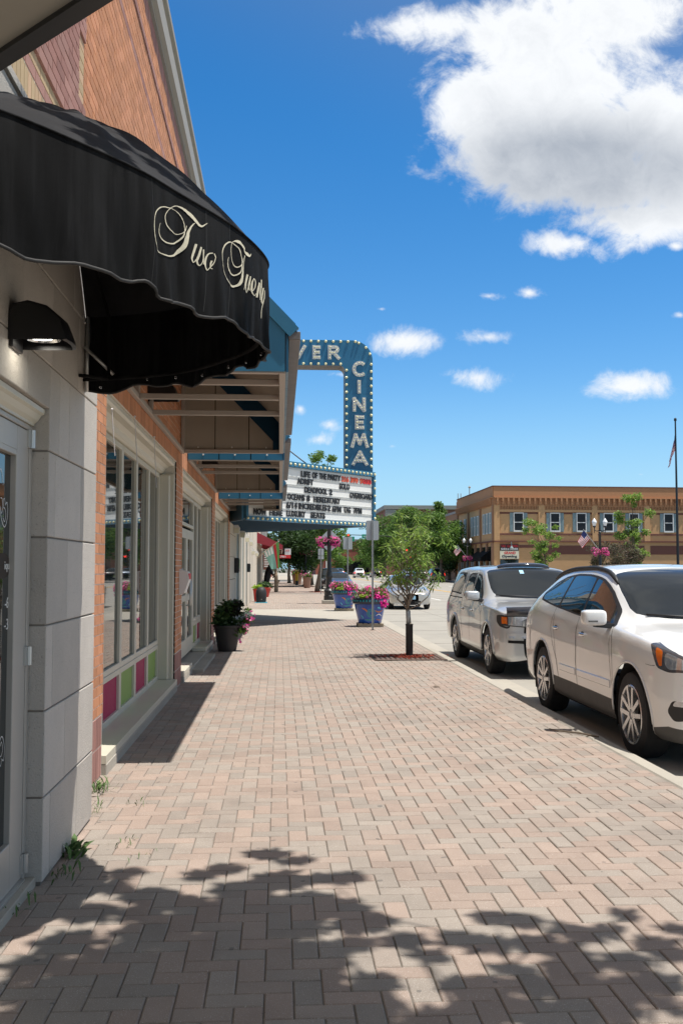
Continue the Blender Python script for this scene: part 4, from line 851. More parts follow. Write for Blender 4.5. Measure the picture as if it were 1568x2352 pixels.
LET=[[(0.3258,2.963,0.3263,2.962),(0.3248,2.96,0.3253,2.958),(0.3228,2.954,0.3238,2.952),(0.3213,2.948,0.3228,2.946),(0.3193,2.94,0.3213,2.94),(0.3178,2.933,0.3203,2.933),(0.3163,2.925,0.3193,2.925),(0.3148,2.917,0.3183,2.918),(0.3133,2.909,0.3173,2.91),(0.3123,2.901,0.3168,2.903),(0.3118,2.893,0.3168,2.897),(0.3108,2.885,0.3163,2.889),(0.3098,2.877,0.3158,2.881),(0.3093,2.869,0.3153,2.873),(0.3088,2.862,0.3148,2.866),(0.3078,2.854,0.3138,2.857),(0.3068,2.847,0.3128,2.848),(0.3058,2.841,0.3113,2.839),(0.3043,2.833,0.3093,2.83),(0.3023,2.826,0.3073,2.822),(0.3003,2.819,0.3048,2.813),(0.2982,2.811,0.3018,2.805),(0.2952,2.803,0.2982,2.797),(0.2922,2.796,0.2947,2.789),(0.2892,2.789,0.2907,2.783),(0.2862,2.784,0.2872,2.778),(0.2832,2.78,0.2837,2.774),(0.2802,2.777,0.2797,2.771),(0.2767,2.774,0.2762,2.769),(0.2732,2.773,0.2722,2.768),(0.2692,2.772,0.2682,2.767),(0.2652,2.772,0.2642,2.768),(0.2617,2.772,0.2607,2.769),(0.2582,2.774,0.2572,2.77),(0.2552,2.776,0.2537,2.773),(0.2522,2.778,0.2512,2.776),(0.2497,2.782,0.2482,2.779),(0.2477,2.786,0.2462,2.784),(0.2457,2.791,0.2442,2.789),(0.2442,2.797,0.2427,2.795),(0.2427,2.804,0.2417,2.802),(0.2417,2.812,0.2407,2.811),(0.2412,2.821,0.2397,2.82),(0.2402,2.831,0.2392,2.83),(0.2402,2.84,0.2387,2.839),(0.2402,2.85,0.2387,2.849),(0.2402,2.859,0.2387,2.858),(0.2407,2.869,0.2392,2.868),(0.2412,2.878,0.2397,2.877),(0.2422,2.887,0.2407,2.886),(0.2437,2.896,0.2417,2.895),(0.2452,2.904,0.2432,2.904),(0.2472,2.912,0.2447,2.912),(0.2492,2.92,0.2467,2.92),(0.2512,2.927,0.2492,2.928),(0.2537,2.933,0.2517,2.935),(0.2562,2.939,0.2542,2.941),(0.2587,2.944,0.2572,2.947),(0.2612,2.948,0.2602,2.952),(0.2642,2.953,0.2637,2.956),(0.2672,2.956,0.2672,2.96),(0.2702,2.959,0.2702,2.963),(0.2732,2.961,0.2737,2.965),(0.2762,2.962,0.2767,2.966),(0.2797,2.964,0.2797,2.967),(0.2827,2.966,0.2827,2.969),(0.2852,2.968,0.2857,2.97),(0.2882,2.969,0.2887,2.972),(0.2907,2.97,0.2912,2.972),(0.2932,2.97,0.2937,2.972),(0.2957,2.97,0.2962,2.972),(0.2977,2.968,0.2987,2.971),(0.2997,2.966,0.3008,2.969),(0.3013,2.964,0.3023,2.966),(0.3028,2.96,0.3038,2.963),(0.3043,2.957,0.3053,2.959),(0.3053,2.952,0.3063,2.955),(0.3063,2.949,0.3073,2.951),(0.3073,2.945,0.3078,2.946),(0.3078,2.94,0.3088,2.942),(0.3083,2.935,0.3093,2.937),(0.3088,2.93,0.3098,2.932),(0.3088,2.924,0.3098,2.926),(0.3093,2.919,0.3103,2.92),(0.3093,2.913,0.3103,2.915),(0.3093,2.908,0.3103,2.91),(0.3093,2.903,0.3103,2.905),(0.3088,2.898,0.3103,2.9),(0.3083,2.893,0.3103,2.895),(0.3078,2.888,0.3093,2.888),(0.3068,2.882,0.3088,2.882),(0.3053,2.876,0.3073,2.875),(0.3038,2.87,0.3058,2.868),(0.3023,2.864,0.3038,2.861),(0.2997,2.857,0.3013,2.853),(0.2972,2.85,0.2987,2.847),(0.2947,2.845,0.2962,2.841),(0.2922,2.84,0.2932,2.835),(0.2897,2.836,0.2902,2.831),(0.2867,2.832,0.2867,2.827),(0.2837,2.829,0.2837,2.824),(0.2807,2.827,0.2802,2.822),(0.2777,2.826,0.2772,2.821),(0.2752,2.825,0.2737,2.82),(0.2722,2.825,0.2707,2.82),(0.2697,2.825,0.2682,2.821),(0.2672,2.826,0.2657,2.822),(0.2647,2.828,0.2632,2.824),(0.2627,2.83,0.2612,2.827),(0.2612,2.833,0.2597,2.831),(0.2597,2.837,0.2582,2.835),(0.2587,2.841,0.2572,2.84),(0.2577,2.846,0.2562,2.844),(0.2572,2.85,0.2557,2.849),(0.2572,2.854,0.2557,2.853),(0.2572,2.859,0.2557,2.858),(0.2572,2.864,0.2562,2.863),(0.2577,2.87,0.2567,2.869),(0.2582,2.876,0.2572,2.876),(0.2592,2.883,0.2582,2.882),(0.2597,2.887,0.2587,2.887)],[(0.3123,2.932,0.3133,2.933),(0.3118,2.928,0.3128,2.928),(0.3113,2.921,0.3123,2.922),(0.3103,2.914,0.3118,2.915),(0.3098,2.909,0.3113,2.909),(0.3088,2.904,0.3098,2.904),(0.3078,2.9,0.3088,2.899),(0.3068,2.897,0.3073,2.895),(0.3053,2.893,0.3058,2.891),(0.3038,2.89,0.3043,2.888),(0.3018,2.886,0.3023,2.884),(0.2997,2.883,0.3003,2.881),(0.2982,2.882,0.2977,2.878),(0.2962,2.88,0.2957,2.877),(0.2942,2.879,0.2937,2.876),(0.2922,2.878,0.2917,2.875),(0.2897,2.878,0.2892,2.875),(0.2877,2.879,0.2867,2.875),(0.2852,2.88,0.2842,2.877),(0.2827,2.881,0.2817,2.878),(0.2807,2.884,0.2797,2.881),(0.2792,2.887,0.2777,2.884),(0.2772,2.891,0.2757,2.888),(0.2757,2.895,0.2742,2.893),(0.2747,2.9,0.2732,2.898),(0.2737,2.906,0.2722,2.904),(0.2732,2.912,0.2717,2.91),(0.2727,2.918,0.2712,2.917),(0.2727,2.924,0.2712,2.923),(0.2732,2.931,0.2717,2.93),(0.2742,2.937,0.2727,2.936),(0.2757,2.943,0.2742,2.943),(0.2772,2.949,0.2757,2.949),(0.2787,2.955,0.2777,2.955),(0.2812,2.961,0.2797,2.961),(0.2832,2.966,0.2822,2.968),(0.2857,2.972,0.2847,2.973),(0.2877,2.976,0.2872,2.978),(0.2902,2.981,0.2897,2.983),(0.2927,2.985,0.2922,2.988),(0.2947,2.988,0.2947,2.992),(0.2967,2.991,0.2967,2.994),(0.2982,2.992,0.2987,2.996),(0.2997,2.992,0.3003,2.997),(0.3013,2.992,0.3023,2.998),(0.3033,2.992,0.3043,2.999),(0.3053,2.992,0.3068,3.0),(0.3073,2.991,0.3088,2.999),(0.3088,2.989,0.3113,3.0),(0.3108,2.988,0.3133,2.999),(0.3128,2.986,0.3153,2.997),(0.3143,2.983,0.3173,2.996),(0.3163,2.981,0.3198,2.995),(0.3183,2.979,0.3218,2.992),(0.3203,2.976,0.3238,2.99),(0.3223,2.974,0.3253,2.986),(0.3238,2.971,0.3273,2.983),(0.3253,2.968,0.3288,2.98),(0.3273,2.965,0.3303,2.977),(0.3288,2.963,0.3318,2.974),(0.3303,2.961,0.3328,2.971),(0.3318,2.959,0.3343,2.97),(0.3333,2.959,0.3353,2.969),(0.3348,2.959,0.3363,2.969),(0.3368,2.961,0.3368,2.969),(0.3383,2.963,0.3378,2.97),(0.3393,2.966,0.3383,2.971),(0.3408,2.97,0.3398,2.974),(0.3418,2.974,0.3408,2.977),(0.3428,2.978,0.3423,2.981),(0.3443,2.983,0.3438,2.986),(0.3458,2.988,0.3453,2.99),(0.3468,2.992,0.3463,2.993)],[(0.3258,2.876,0.3293,2.878),(0.3248,2.867,0.3288,2.869),(0.3238,2.855,0.3273,2.856),(0.3223,2.841,0.3263,2.843),(0.3213,2.831,0.3248,2.832),(0.3203,2.823,0.3243,2.825),(0.3198,2.817,0.3233,2.819),(0.3193,2.812,0.3228,2.814),(0.3193,2.807,0.3223,2.811),(0.3198,2.802,0.3223,2.806),(0.3208,2.798,0.3228,2.803),(0.3218,2.795,0.3233,2.8),(0.3228,2.794,0.3233,2.798),(0.3243,2.796,0.3238,2.799),(0.3258,2.8,0.3248,2.801),(0.3273,2.805,0.3263,2.806),(0.3283,2.809,0.3268,2.81),(0.3293,2.814,0.3278,2.814),(0.3298,2.82,0.3288,2.82),(0.3308,2.826,0.3293,2.825),(0.3313,2.829,0.3298,2.829)],[(0.3343,2.875,0.3373,2.877),(0.3338,2.867,0.3368,2.869),(0.3323,2.855,0.3358,2.857),(0.3313,2.843,0.3348,2.845),(0.3303,2.832,0.3338,2.834),(0.3293,2.824,0.3328,2.826),(0.3288,2.818,0.3323,2.82),(0.3283,2.812,0.3313,2.814),(0.3283,2.806,0.3313,2.811),(0.3293,2.801,0.3318,2.807),(0.3303,2.797,0.3323,2.803),(0.3318,2.795,0.3333,2.8),(0.3333,2.794,0.3338,2.799),(0.3348,2.796,0.3343,2.799),(0.3358,2.8,0.3348,2.801),(0.3368,2.804,0.3358,2.805),(0.3378,2.81,0.3368,2.81),(0.3388,2.818,0.3378,2.817),(0.3393,2.826,0.3383,2.826),(0.3403,2.836,0.3393,2.836),(0.3408,2.845,0.3398,2.844),(0.3408,2.852,0.3398,2.851),(0.3413,2.861,0.3398,2.859),(0.3413,2.867,0.3398,2.865),(0.3413,2.872,0.3398,2.87)],[(0.3388,2.87,0.3413,2.874),(0.3388,2.865,0.3413,2.868),(0.3388,2.856,0.3408,2.859),(0.3388,2.847,0.3408,2.85),(0.3388,2.838,0.3408,2.841),(0.3388,2.83,0.3408,2.833),(0.3388,2.821,0.3408,2.824),(0.3393,2.814,0.3408,2.816),(0.3393,2.809,0.3408,2.811)],[(0.3533,2.877,0.3533,2.873),(0.3528,2.876,0.3523,2.871),(0.3513,2.874,0.3513,2.87),(0.3493,2.871,0.3498,2.867),(0.3478,2.867,0.3488,2.864),(0.3458,2.86,0.3478,2.859),(0.3448,2.854,0.3468,2.853),(0.3433,2.846,0.3458,2.846),(0.3423,2.838,0.3453,2.84),(0.3418,2.831,0.3448,2.834),(0.3413,2.824,0.3443,2.827),(0.3413,2.818,0.3443,2.822),(0.3413,2.811,0.3443,2.816),(0.3423,2.805,0.3443,2.809),(0.3433,2.799,0.3448,2.803),(0.3443,2.794,0.3458,2.798),(0.3453,2.791,0.3463,2.796),(0.3468,2.793,0.3463,2.795),(0.3483,2.798,0.3473,2.799),(0.3493,2.803,0.3483,2.804),(0.3503,2.809,0.3493,2.809),(0.3513,2.814,0.3508,2.815),(0.3528,2.82,0.3518,2.821),(0.3538,2.826,0.3528,2.827),(0.3548,2.833,0.3538,2.833),(0.3558,2.841,0.3548,2.84),(0.3563,2.848,0.3553,2.847),(0.3568,2.855,0.3558,2.854),(0.3573,2.862,0.3563,2.86),(0.3568,2.867,0.3558,2.864),(0.3563,2.871,0.3553,2.868),(0.3558,2.874,0.3548,2.871),(0.3553,2.876,0.3543,2.873)],[(0.3508,2.84,0.3533,2.841),(0.3508,2.837,0.3528,2.838),(0.3503,2.833,0.3523,2.834),(0.3498,2.828,0.3518,2.829),(0.3498,2.823,0.3518,2.825),(0.3498,2.819,0.3513,2.821),(0.3498,2.815,0.3513,2.817),(0.3498,2.812,0.3508,2.813),(0.3503,2.809,0.3513,2.811),(0.3508,2.807,0.3513,2.809),(0.3513,2.806,0.3523,2.809),(0.3523,2.806,0.3528,2.809),(0.3528,2.806,0.3533,2.808)],[(0.4158,2.954,0.4178,2.956),(0.4158,2.948,0.4173,2.95),(0.4153,2.94,0.4163,2.941),(0.4148,2.931,0.4158,2.932),(0.4143,2.923,0.4153,2.924),(0.4138,2.916,0.4148,2.917),(0.4133,2.911,0.4143,2.912),(0.4128,2.905,0.4143,2.907),(0.4123,2.899,0.4138,2.9),(0.4113,2.891,0.4138,2.894),(0.4108,2.883,0.4133,2.886),(0.4103,2.876,0.4133,2.879),(0.4098,2.868,0.4133,2.872),(0.4088,2.859,0.4128,2.864),(0.4083,2.851,0.4128,2.856),(0.4078,2.843,0.4123,2.848),(0.4068,2.835,0.4118,2.84),(0.4058,2.828,0.4113,2.832),(0.4048,2.821,0.4103,2.824),(0.4038,2.814,0.4088,2.816),(0.4028,2.81,0.4073,2.809),(0.4018,2.806,0.4048,2.802),(0.4003,2.802,0.4023,2.796),(0.3983,2.798,0.3998,2.792),(0.3963,2.794,0.3973,2.788),(0.3948,2.792,0.3953,2.784),(0.3928,2.789,0.3928,2.781),(0.3913,2.787,0.3908,2.778),(0.3898,2.786,0.3888,2.777),(0.3893,2.786,0.3873,2.778),(0.3883,2.786,0.3863,2.78),(0.3868,2.786,0.3858,2.783),(0.3853,2.788,0.3848,2.786),(0.3838,2.792,0.3828,2.789),(0.3818,2.796,0.3808,2.794),(0.3798,2.801,0.3788,2.798),(0.3778,2.805,0.3773,2.804),(0.3763,2.81,0.3758,2.808),(0.3748,2.815,0.3743,2.813),(0.3738,2.821,0.3728,2.819),(0.3728,2.826,0.3718,2.825),(0.3718,2.833,0.3713,2.832),(0.3713,2.84,0.3708,2.839),(0.3713,2.847,0.3703,2.846),(0.3708,2.855,0.3703,2.854),(0.3703,2.863,0.3698,2.862),(0.3703,2.872,0.3693,2.87),(0.3703,2.88,0.3693,2.879),(0.3703,2.888,0.3693,2.887),(0.3703,2.896,0.3693,2.895),(0.3708,2.904,0.3693,2.902),(0.3713,2.911,0.3698,2.91),(0.3723,2.919,0.3703,2.917),(0.3728,2.925,0.3713,2.925),(0.3743,2.932,0.3723,2.932),(0.3753,2.938,0.3733,2.939),(0.3768,2.944,0.3748,2.946),(0.3783,2.95,0.3768,2.953),(0.3803,2.956,0.3793,2.96),(0.3823,2.962,0.3813,2.966),(0.3843,2.966,0.3833,2.97),(0.3853,2.968,0.3853,2.973),(0.3863,2.97,0.3868,2.975),(0.3878,2.972,0.3883,2.975),(0.3893,2.973,0.3898,2.976),(0.3908,2.973,0.3913,2.975),(0.3923,2.972,0.3933,2.976),(0.3938,2.971,0.3948,2.975),(0.3958,2.97,0.3968,2.974),(0.3978,2.969,0.3988,2.973),(0.3998,2.968,0.4013,2.972),(0.4023,2.967,0.4038,2.971),(0.4038,2.964,0.4053,2.968),(0.4048,2.96,0.4068,2.964),(0.4058,2.955,0.4078,2.958),(0.4068,2.949,0.4083,2.952),(0.4073,2.943,0.4088,2.946),(0.4083,2.938,0.4093,2.94),(0.4088,2.932,0.4103,2.935),(0.4093,2.926,0.4108,2.929),(0.4093,2.92,0.4113,2.923),(0.4098,2.916,0.4113,2.918),(0.4093,2.91,0.4113,2.912),(0.4093,2.905,0.4113,2.907),(0.4088,2.899,0.4108,2.901),(0.4088,2.893,0.4108,2.895),(0.4083,2.886,0.4103,2.889),(0.4078,2.88,0.4098,2.882),(0.4073,2.874,0.4093,2.876),(0.4063,2.869,0.4083,2.87),(0.4053,2.864,0.4073,2.864),(0.4038,2.859,0.4058,2.858),(0.4023,2.854,0.4043,2.853),(0.4008,2.85,0.4023,2.848),(0.3988,2.846,0.3998,2.842),(0.3968,2.842,0.3973,2.838),(0.3953,2.84,0.3953,2.834),(0.3933,2.838,0.3928,2.832),(0.3918,2.837,0.3908,2.831),(0.3898,2.836,0.3888,2.83),(0.3883,2.836,0.3868,2.831),(0.3868,2.837,0.3853,2.832),(0.3858,2.84,0.3843,2.836),(0.3848,2.843,0.3828,2.839),(0.3838,2.847,0.3818,2.842),(0.3828,2.85,0.3813,2.847),(0.3818,2.854,0.3803,2.852),(0.3813,2.859,0.3798,2.857),(0.3813,2.865,0.3798,2.862),(0.3808,2.869,0.3793,2.867),(0.3808,2.875,0.3798,2.873),(0.3808,2.88,0.3798,2.879),(0.3813,2.885,0.3798,2.883),(0.3813,2.889,0.3803,2.888),(0.3818,2.893,0.3808,2.892),(0.3823,2.897,0.3813,2.896),(0.3828,2.9,0.3818,2.899)],[(0.4133,2.939,0.4143,2.94),(0.4128,2.934,0.4138,2.935),(0.4123,2.927,0.4133,2.928),(0.4113,2.919,0.4128,2.921),(0.4108,2.913,0.4118,2.914),(0.4098,2.908,0.4108,2.908),(0.4083,2.903,0.4098,2.903),(0.4073,2.899,0.4088,2.898),(0.4058,2.894,0.4073,2.893),(0.4043,2.89,0.4058,2.889),(0.4033,2.888,0.4043,2.885),(0.4018,2.884,0.4023,2.881),(0.4008,2.883,0.4008,2.878),(0.3998,2.882,0.3993,2.877),(0.3988,2.881,0.3978,2.876),(0.3978,2.881,0.3963,2.876),(0.3963,2.881,0.3953,2.878),(0.3953,2.883,0.3938,2.879),(0.3938,2.885,0.3928,2.882),(0.3928,2.889,0.3918,2.886),(0.3918,2.892,0.3908,2.89),(0.3908,2.896,0.3898,2.894),(0.3903,2.901,0.3893,2.899),(0.3898,2.907,0.3888,2.905),(0.3893,2.912,0.3883,2.911),(0.3888,2.919,0.3878,2.917),(0.3888,2.926,0.3878,2.924),(0.3883,2.932,0.3873,2.931),(0.3883,2.94,0.3873,2.938),(0.3883,2.947,0.3873,2.946),(0.3888,2.957,0.3878,2.955),(0.3893,2.965,0.3883,2.964),(0.3898,2.972,0.3888,2.971),(0.3908,2.977,0.3898,2.977),(0.3923,2.981,0.3913,2.982),(0.3933,2.983,0.3928,2.986),(0.3948,2.985,0.3943,2.99),(0.3963,2.987,0.3963,2.995),(0.3983,2.988,0.3988,2.999),(0.3998,2.989,0.4018,3.003),(0.4013,2.989,0.4043,3.005),(0.4028,2.99,0.4063,3.006),(0.4043,2.991,0.4083,3.005),(0.4063,2.991,0.4098,3.003),(0.4078,2.991,0.4113,3.001),(0.4098,2.99,0.4128,2.999),(0.4113,2.988,0.4148,2.997),(0.4128,2.985,0.4163,2.994),(0.4143,2.984,0.4173,2.99),(0.4148,2.981,0.4178,2.986),(0.4153,2.978,0.4173,2.981),(0.4153,2.975,0.4173,2.978),(0.4158,2.972,0.4178,2.976),(0.4163,2.969,0.4188,2.975),(0.4173,2.967,0.4204,2.976),(0.4178,2.964,0.4219,2.977),(0.4188,2.963,0.4239,2.978),(0.4204,2.962,0.4254,2.977),(0.4224,2.961,0.4269,2.975),(0.4244,2.961,0.4279,2.974),(0.4279,2.964,0.4279,2.973),(0.4309,2.972,0.4284,2.973),(0.4324,2.979,0.4299,2.978),(0.4334,2.985,0.4319,2.984),(0.4339,2.988,0.4329,2.988)],[(0.4209,2.876,0.4224,2.878),(0.4198,2.867,0.4219,2.869),(0.4188,2.854,0.4204,2.855),(0.4173,2.839,0.4193,2.841),(0.4163,2.827,0.4183,2.829),(0.4153,2.817,0.4173,2.819),(0.4148,2.809,0.4163,2.81),(0.4138,2.801,0.4153,2.802),(0.4138,2.796,0.4148,2.797)],[(0.4224,2.875,0.4244,2.877),(0.4214,2.865,0.4234,2.867),(0.4198,2.85,0.4224,2.852),(0.4183,2.834,0.4209,2.836),(0.4178,2.821,0.4204,2.824),(0.4178,2.81,0.4204,2.813),(0.4183,2.8,0.4204,2.803),(0.4193,2.793,0.4209,2.796),(0.4209,2.79,0.4209,2.794),(0.4229,2.797,0.4214,2.797),(0.4244,2.808,0.4229,2.807),(0.4264,2.821,0.4239,2.819),(0.4274,2.833,0.4254,2.831),(0.4284,2.845,0.4259,2.842),(0.4289,2.858,0.4264,2.855),(0.4294,2.87,0.4269,2.867),(0.4299,2.878,0.4274,2.875)],[(0.4269,2.873,0.4294,2.876),(0.4264,2.865,0.4289,2.867),(0.4254,2.852,0.4279,2.855),(0.4244,2.839,0.4274,2.843),(0.4239,2.829,0.4269,2.833),(0.4244,2.822,0.4269,2.826),(0.4254,2.816,0.4274,2.82),(0.4259,2.812,0.4279,2.815),(0.4269,2.809,0.4279,2.811)],[(0.4314,2.814,0.4314,2.817),(0.4324,2.815,0.4324,2.818),(0.4339,2.817,0.4334,2.82),(0.4359,2.82,0.4349,2.822),(0.4379,2.824,0.4364,2.825),(0.4399,2.829,0.4379,2.83),(0.4419,2.836,0.4399,2.836),(0.4444,2.843,0.4414,2.842),(0.4459,2.851,0.4429,2.848),(0.4464,2.858,0.4434,2.854),(0.4469,2.865,0.4439,2.862),(0.4469,2.872,0.4444,2.869),(0.4464,2.878,0.4439,2.874),(0.4454,2.881,0.4434,2.877),(0.4439,2.884,0.4419,2.879),(0.4424,2.885,0.4409,2.88),(0.4394,2.883,0.4404,2.88),(0.4369,2.877,0.4394,2.877),(0.4349,2.87,0.4379,2.871),(0.4324,2.861,0.4364,2.863),(0.4309,2.852,0.4349,2.856),(0.4299,2.844,0.4344,2.849),(0.4294,2.835,0.4339,2.84),(0.4294,2.827,0.4339,2.832),(0.4294,2.819,0.4339,2.826),(0.4299,2.814,0.4339,2.82),(0.4304,2.809,0.4339,2.815),(0.4319,2.806,0.4344,2.811),(0.4329,2.803,0.4354,2.808),(0.4349,2.802,0.4369,2.807),(0.4374,2.801,0.4384,2.805),(0.4399,2.802,0.4409,2.806),(0.4424,2.804,0.4424,2.807),(0.4449,2.809,0.4434,2.81),(0.4469,2.815,0.4454,2.815),(0.4484,2.821,0.4469,2.821),(0.4494,2.825,0.4479,2.824)],[(0.4544,2.884,0.4589,2.888),(0.4539,2.878,0.4584,2.882),(0.4529,2.869,0.4574,2.873),(0.4514,2.858,0.4564,2.863),(0.4504,2.848,0.4559,2.854),(0.4499,2.837,0.4549,2.842),(0.4494,2.825,0.4539,2.83),(0.4484,2.813,0.4534,2.819),(0.4484,2.806,0.4529,2.811)],[(0.4584,2.886,0.4599,2.889),(0.4589,2.885,0.4609,2.889),(0.4594,2.883,0.4619,2.888),(0.4599,2.881,0.4629,2.886),(0.4599,2.877,0.4639,2.882),(0.4594,2.869,0.4634,2.874),(0.4584,2.859,0.4624,2.864),(0.4579,2.849,0.4619,2.854),(0.4574,2.839,0.4614,2.844),(0.4579,2.83,0.4614,2.835),(0.4584,2.821,0.4614,2.825),(0.4589,2.813,0.4619,2.817),(0.4594,2.807,0.4619,2.811)],[(0.4659,2.912,0.4694,2.916),(0.4659,2.905,0.4694,2.91),(0.4659,2.896,0.4694,2.9),(0.4654,2.885,0.4694,2.89),(0.4654,2.875,0.4689,2.879),(0.4649,2.866,0.4684,2.87),(0.4644,2.857,0.4679,2.861),(0.4639,2.848,0.4669,2.851),(0.4639,2.839,0.4669,2.842),(0.4639,2.829,0.4664,2.832),(0.4644,2.819,0.4669,2.822),(0.4644,2.81,0.4669,2.813),(0.4649,2.804,0.4669,2.806)],[(0.4614,2.871,0.4619,2.873),(0.4624,2.872,0.4624,2.874),(0.4634,2.873,0.4634,2.875),(0.4644,2.874,0.4644,2.876),(0.4654,2.875,0.4659,2.877),(0.4669,2.876,0.4674,2.879),(0.4679,2.877,0.4684,2.88),(0.4689,2.878,0.4694,2.881),(0.4699,2.88,0.4699,2.882)],[(0.4719,2.88,0.4754,2.884),(0.4714,2.872,0.4749,2.876),(0.4704,2.86,0.4739,2.864),(0.4689,2.847,0.4729,2.851),(0.4684,2.836,0.4719,2.84),(0.4679,2.825,0.4714,2.829),(0.4679,2.815,0.4714,2.819),(0.4679,2.807,0.4714,2.811),(0.4679,2.801,0.4714,2.805)],[(0.4769,2.873,0.4789,2.876),(0.4769,2.867,0.4784,2.869),(0.4764,2.857,0.4784,2.859),(0.4759,2.846,0.4779,2.848),(0.4754,2.835,0.4774,2.837),(0.4744,2.825,0.4764,2.827),(0.4729,2.815,0.4754,2.818),(0.4719,2.805,0.4744,2.808),(0.4709,2.796,0.4729,2.798),(0.4694,2.785,0.4719,2.788),(0.4684,2.775,0.4704,2.777),(0.4674,2.765,0.4694,2.767),(0.4664,2.756,0.4684,2.758),(0.4659,2.747,0.4679,2.75),(0.4659,2.74,0.4679,2.742),(0.4654,2.732,0.4674,2.734),(0.4654,2.727,0.4674,2.73)],[(0.4709,2.794,0.4724,2.795),(0.4699,2.789,0.4714,2.79),(0.4684,2.781,0.4694,2.782),(0.4669,2.773,0.4679,2.773),(0.4654,2.763,0.4669,2.765),(0.4649,2.754,0.4664,2.756),(0.4649,2.744,0.4664,2.746),(0.4649,2.735,0.4664,2.737),(0.4649,2.729,0.4664,2.73)]]
for s in LET:
    n=len(s); V=[]
    for (t0,z0,t1,z1) in s: V+=[valp(t0,z0,.003),valp(t1,z1,.003)]
    F=[(2*i,2*i+1,2*i+3,2*i+2) for i in range(n-1)]
    l=MB(); l.add(V,F); l.build('letter_stroke','letter_cream',fa)
# ================================================================ CINEMA
cz=empty('cinema_building',(-1.33,36,0),'cream and blue cinema front with white wall lamps beyond the brick building','building')
w=MB(); w.box(-9,XB-.06,26.64,58,-.2,5.2); w.build('wall','cream_stone',cz)
z=0
for i,(a,b) in enumerate(((0,.62),(.62,1.25),(1.25,1.88),(1.88,2.5),(2.5,3.12),(3.12,3.75),(3.75,4.4),(4.4,5.1))):
    for (y0,y1) in ((26.64,28.3),(28.3,29.95)) if i%2 else ((26.64,27.5),(27.5,29.1),(29.1,29.95)):
        s=MB(); s.box(XB-.08,XB,y0+.004,y1-.004,a+.006,b-.006,.006); s.build('cream_block','cream_stone',cz)
for (a,b) in ((30.0,30.70),(32.75,35.55),(37.45,39.25),(41.45,44.5),(45.4,48.2),(49.0,57.9)):
    s=MB(); s.box(XB-.09,XB+.01,a,b,0,5.0,.01); s.build('pilaster','cream_stone',cz)
for (a,b) in ((30.72,32.72),(35.58,37.42),(39.28,41.42),(44.53,45.38),(48.22,48.98)):
    s=MB(); s.box(XB-.07,XB-.04,a,b,0.05,4.9); s.build('blue_panel','blue_panel',cz)
    s=MB(); s.box(XB-.045,XB-.02,(a+b)/2-.04,(a+b)/2+.04,.05,4.9); s.build('mullion','cream_metal',cz)
s=MB(); s.box(XB-.1,XB+.10,26.66,58,5.1,5.5,.02); s.build('cornice','cream_stone',cz)
for k,(y,z) in enumerate(((28.7,2.72),(33.3,2.75),(38.5,2.73),(43.4,2.70),(47.2,2.36),(55.0,2.38))):
    r=empty('wall_lamp',(XB,y,z),['first white box wall lamp on the cream cinema pier, nearest','second white box wall lamp on the cinema front','third white box wall lamp on the cinema front','fourth white box wall lamp along the cinema front','fifth white wall lamp, above the red pots','farthest white wall lamp, by the flag on the wooden pole'][k],'wall lamp','white box lamps on the cinema wall')
    b=MB(); V=[]
    for yy in (y-.10,y+.10): V+=[(XB+.005,yy,z-.17),(XB+.16,yy,z-.17),(XB+.19,yy,z+.0),(XB+.10,yy,z+.15),(XB+.005,yy,z+.15)]
    b.add(V,[(0,1,2,3,4),(9,8,7,6,5)]+[(i,i+5,(i+1)%5+5,(i+1)%5) for i in range(5)]); b.build('body','white_plastic',r)
    b=MB(); b.box(XB+.02,XB+.165,y-.112,y-.101,z-.155,z+.0); b.build('lens','frosted',r)
for (y,z0,z1,lab) in ((29.3,1.42,1.86,'black notice box on the cream cinema pier'),(40.4,1.4,1.75,'small dark notice box farther along the cinema front')):
    r=empty('notice_box',(XB,y,z0),lab,'notice box'); b=MB(); b.box(XB+.011,XB+.14,y-.02,y+.35,z0,z1,.01); b.build('case','black_metal',r)
    b=MB(); b.box(XB+.141,XB+.15,y+.02,y+.31,z0+.04,z1-.04); b.build('pane','glass_dark',r)
# marquee
A2=Vector((-.92,25.4,0)); N2=Vector((2.80,29.68,0)); B2=Vector((-1.05,34.6,0)); WA=Vector((XB,26.66,0)); WB=Vector((XB,34.9,0))
mq=empty('cinema_marquee',(1.0,29.5,2.8),'white letter board and tall blue CINEMA sign with bulbs, projecting over the pavement','cinema sign')
zb0,zt0=2.80,4.43
ux=(N2-A2).normalized(); nx=Vector((ux.y,-ux.x,0)); LN=(N2-A2).length
def bp(u,z,o=0): return A2+ux*u+nx*o+Vector((0,0,z))
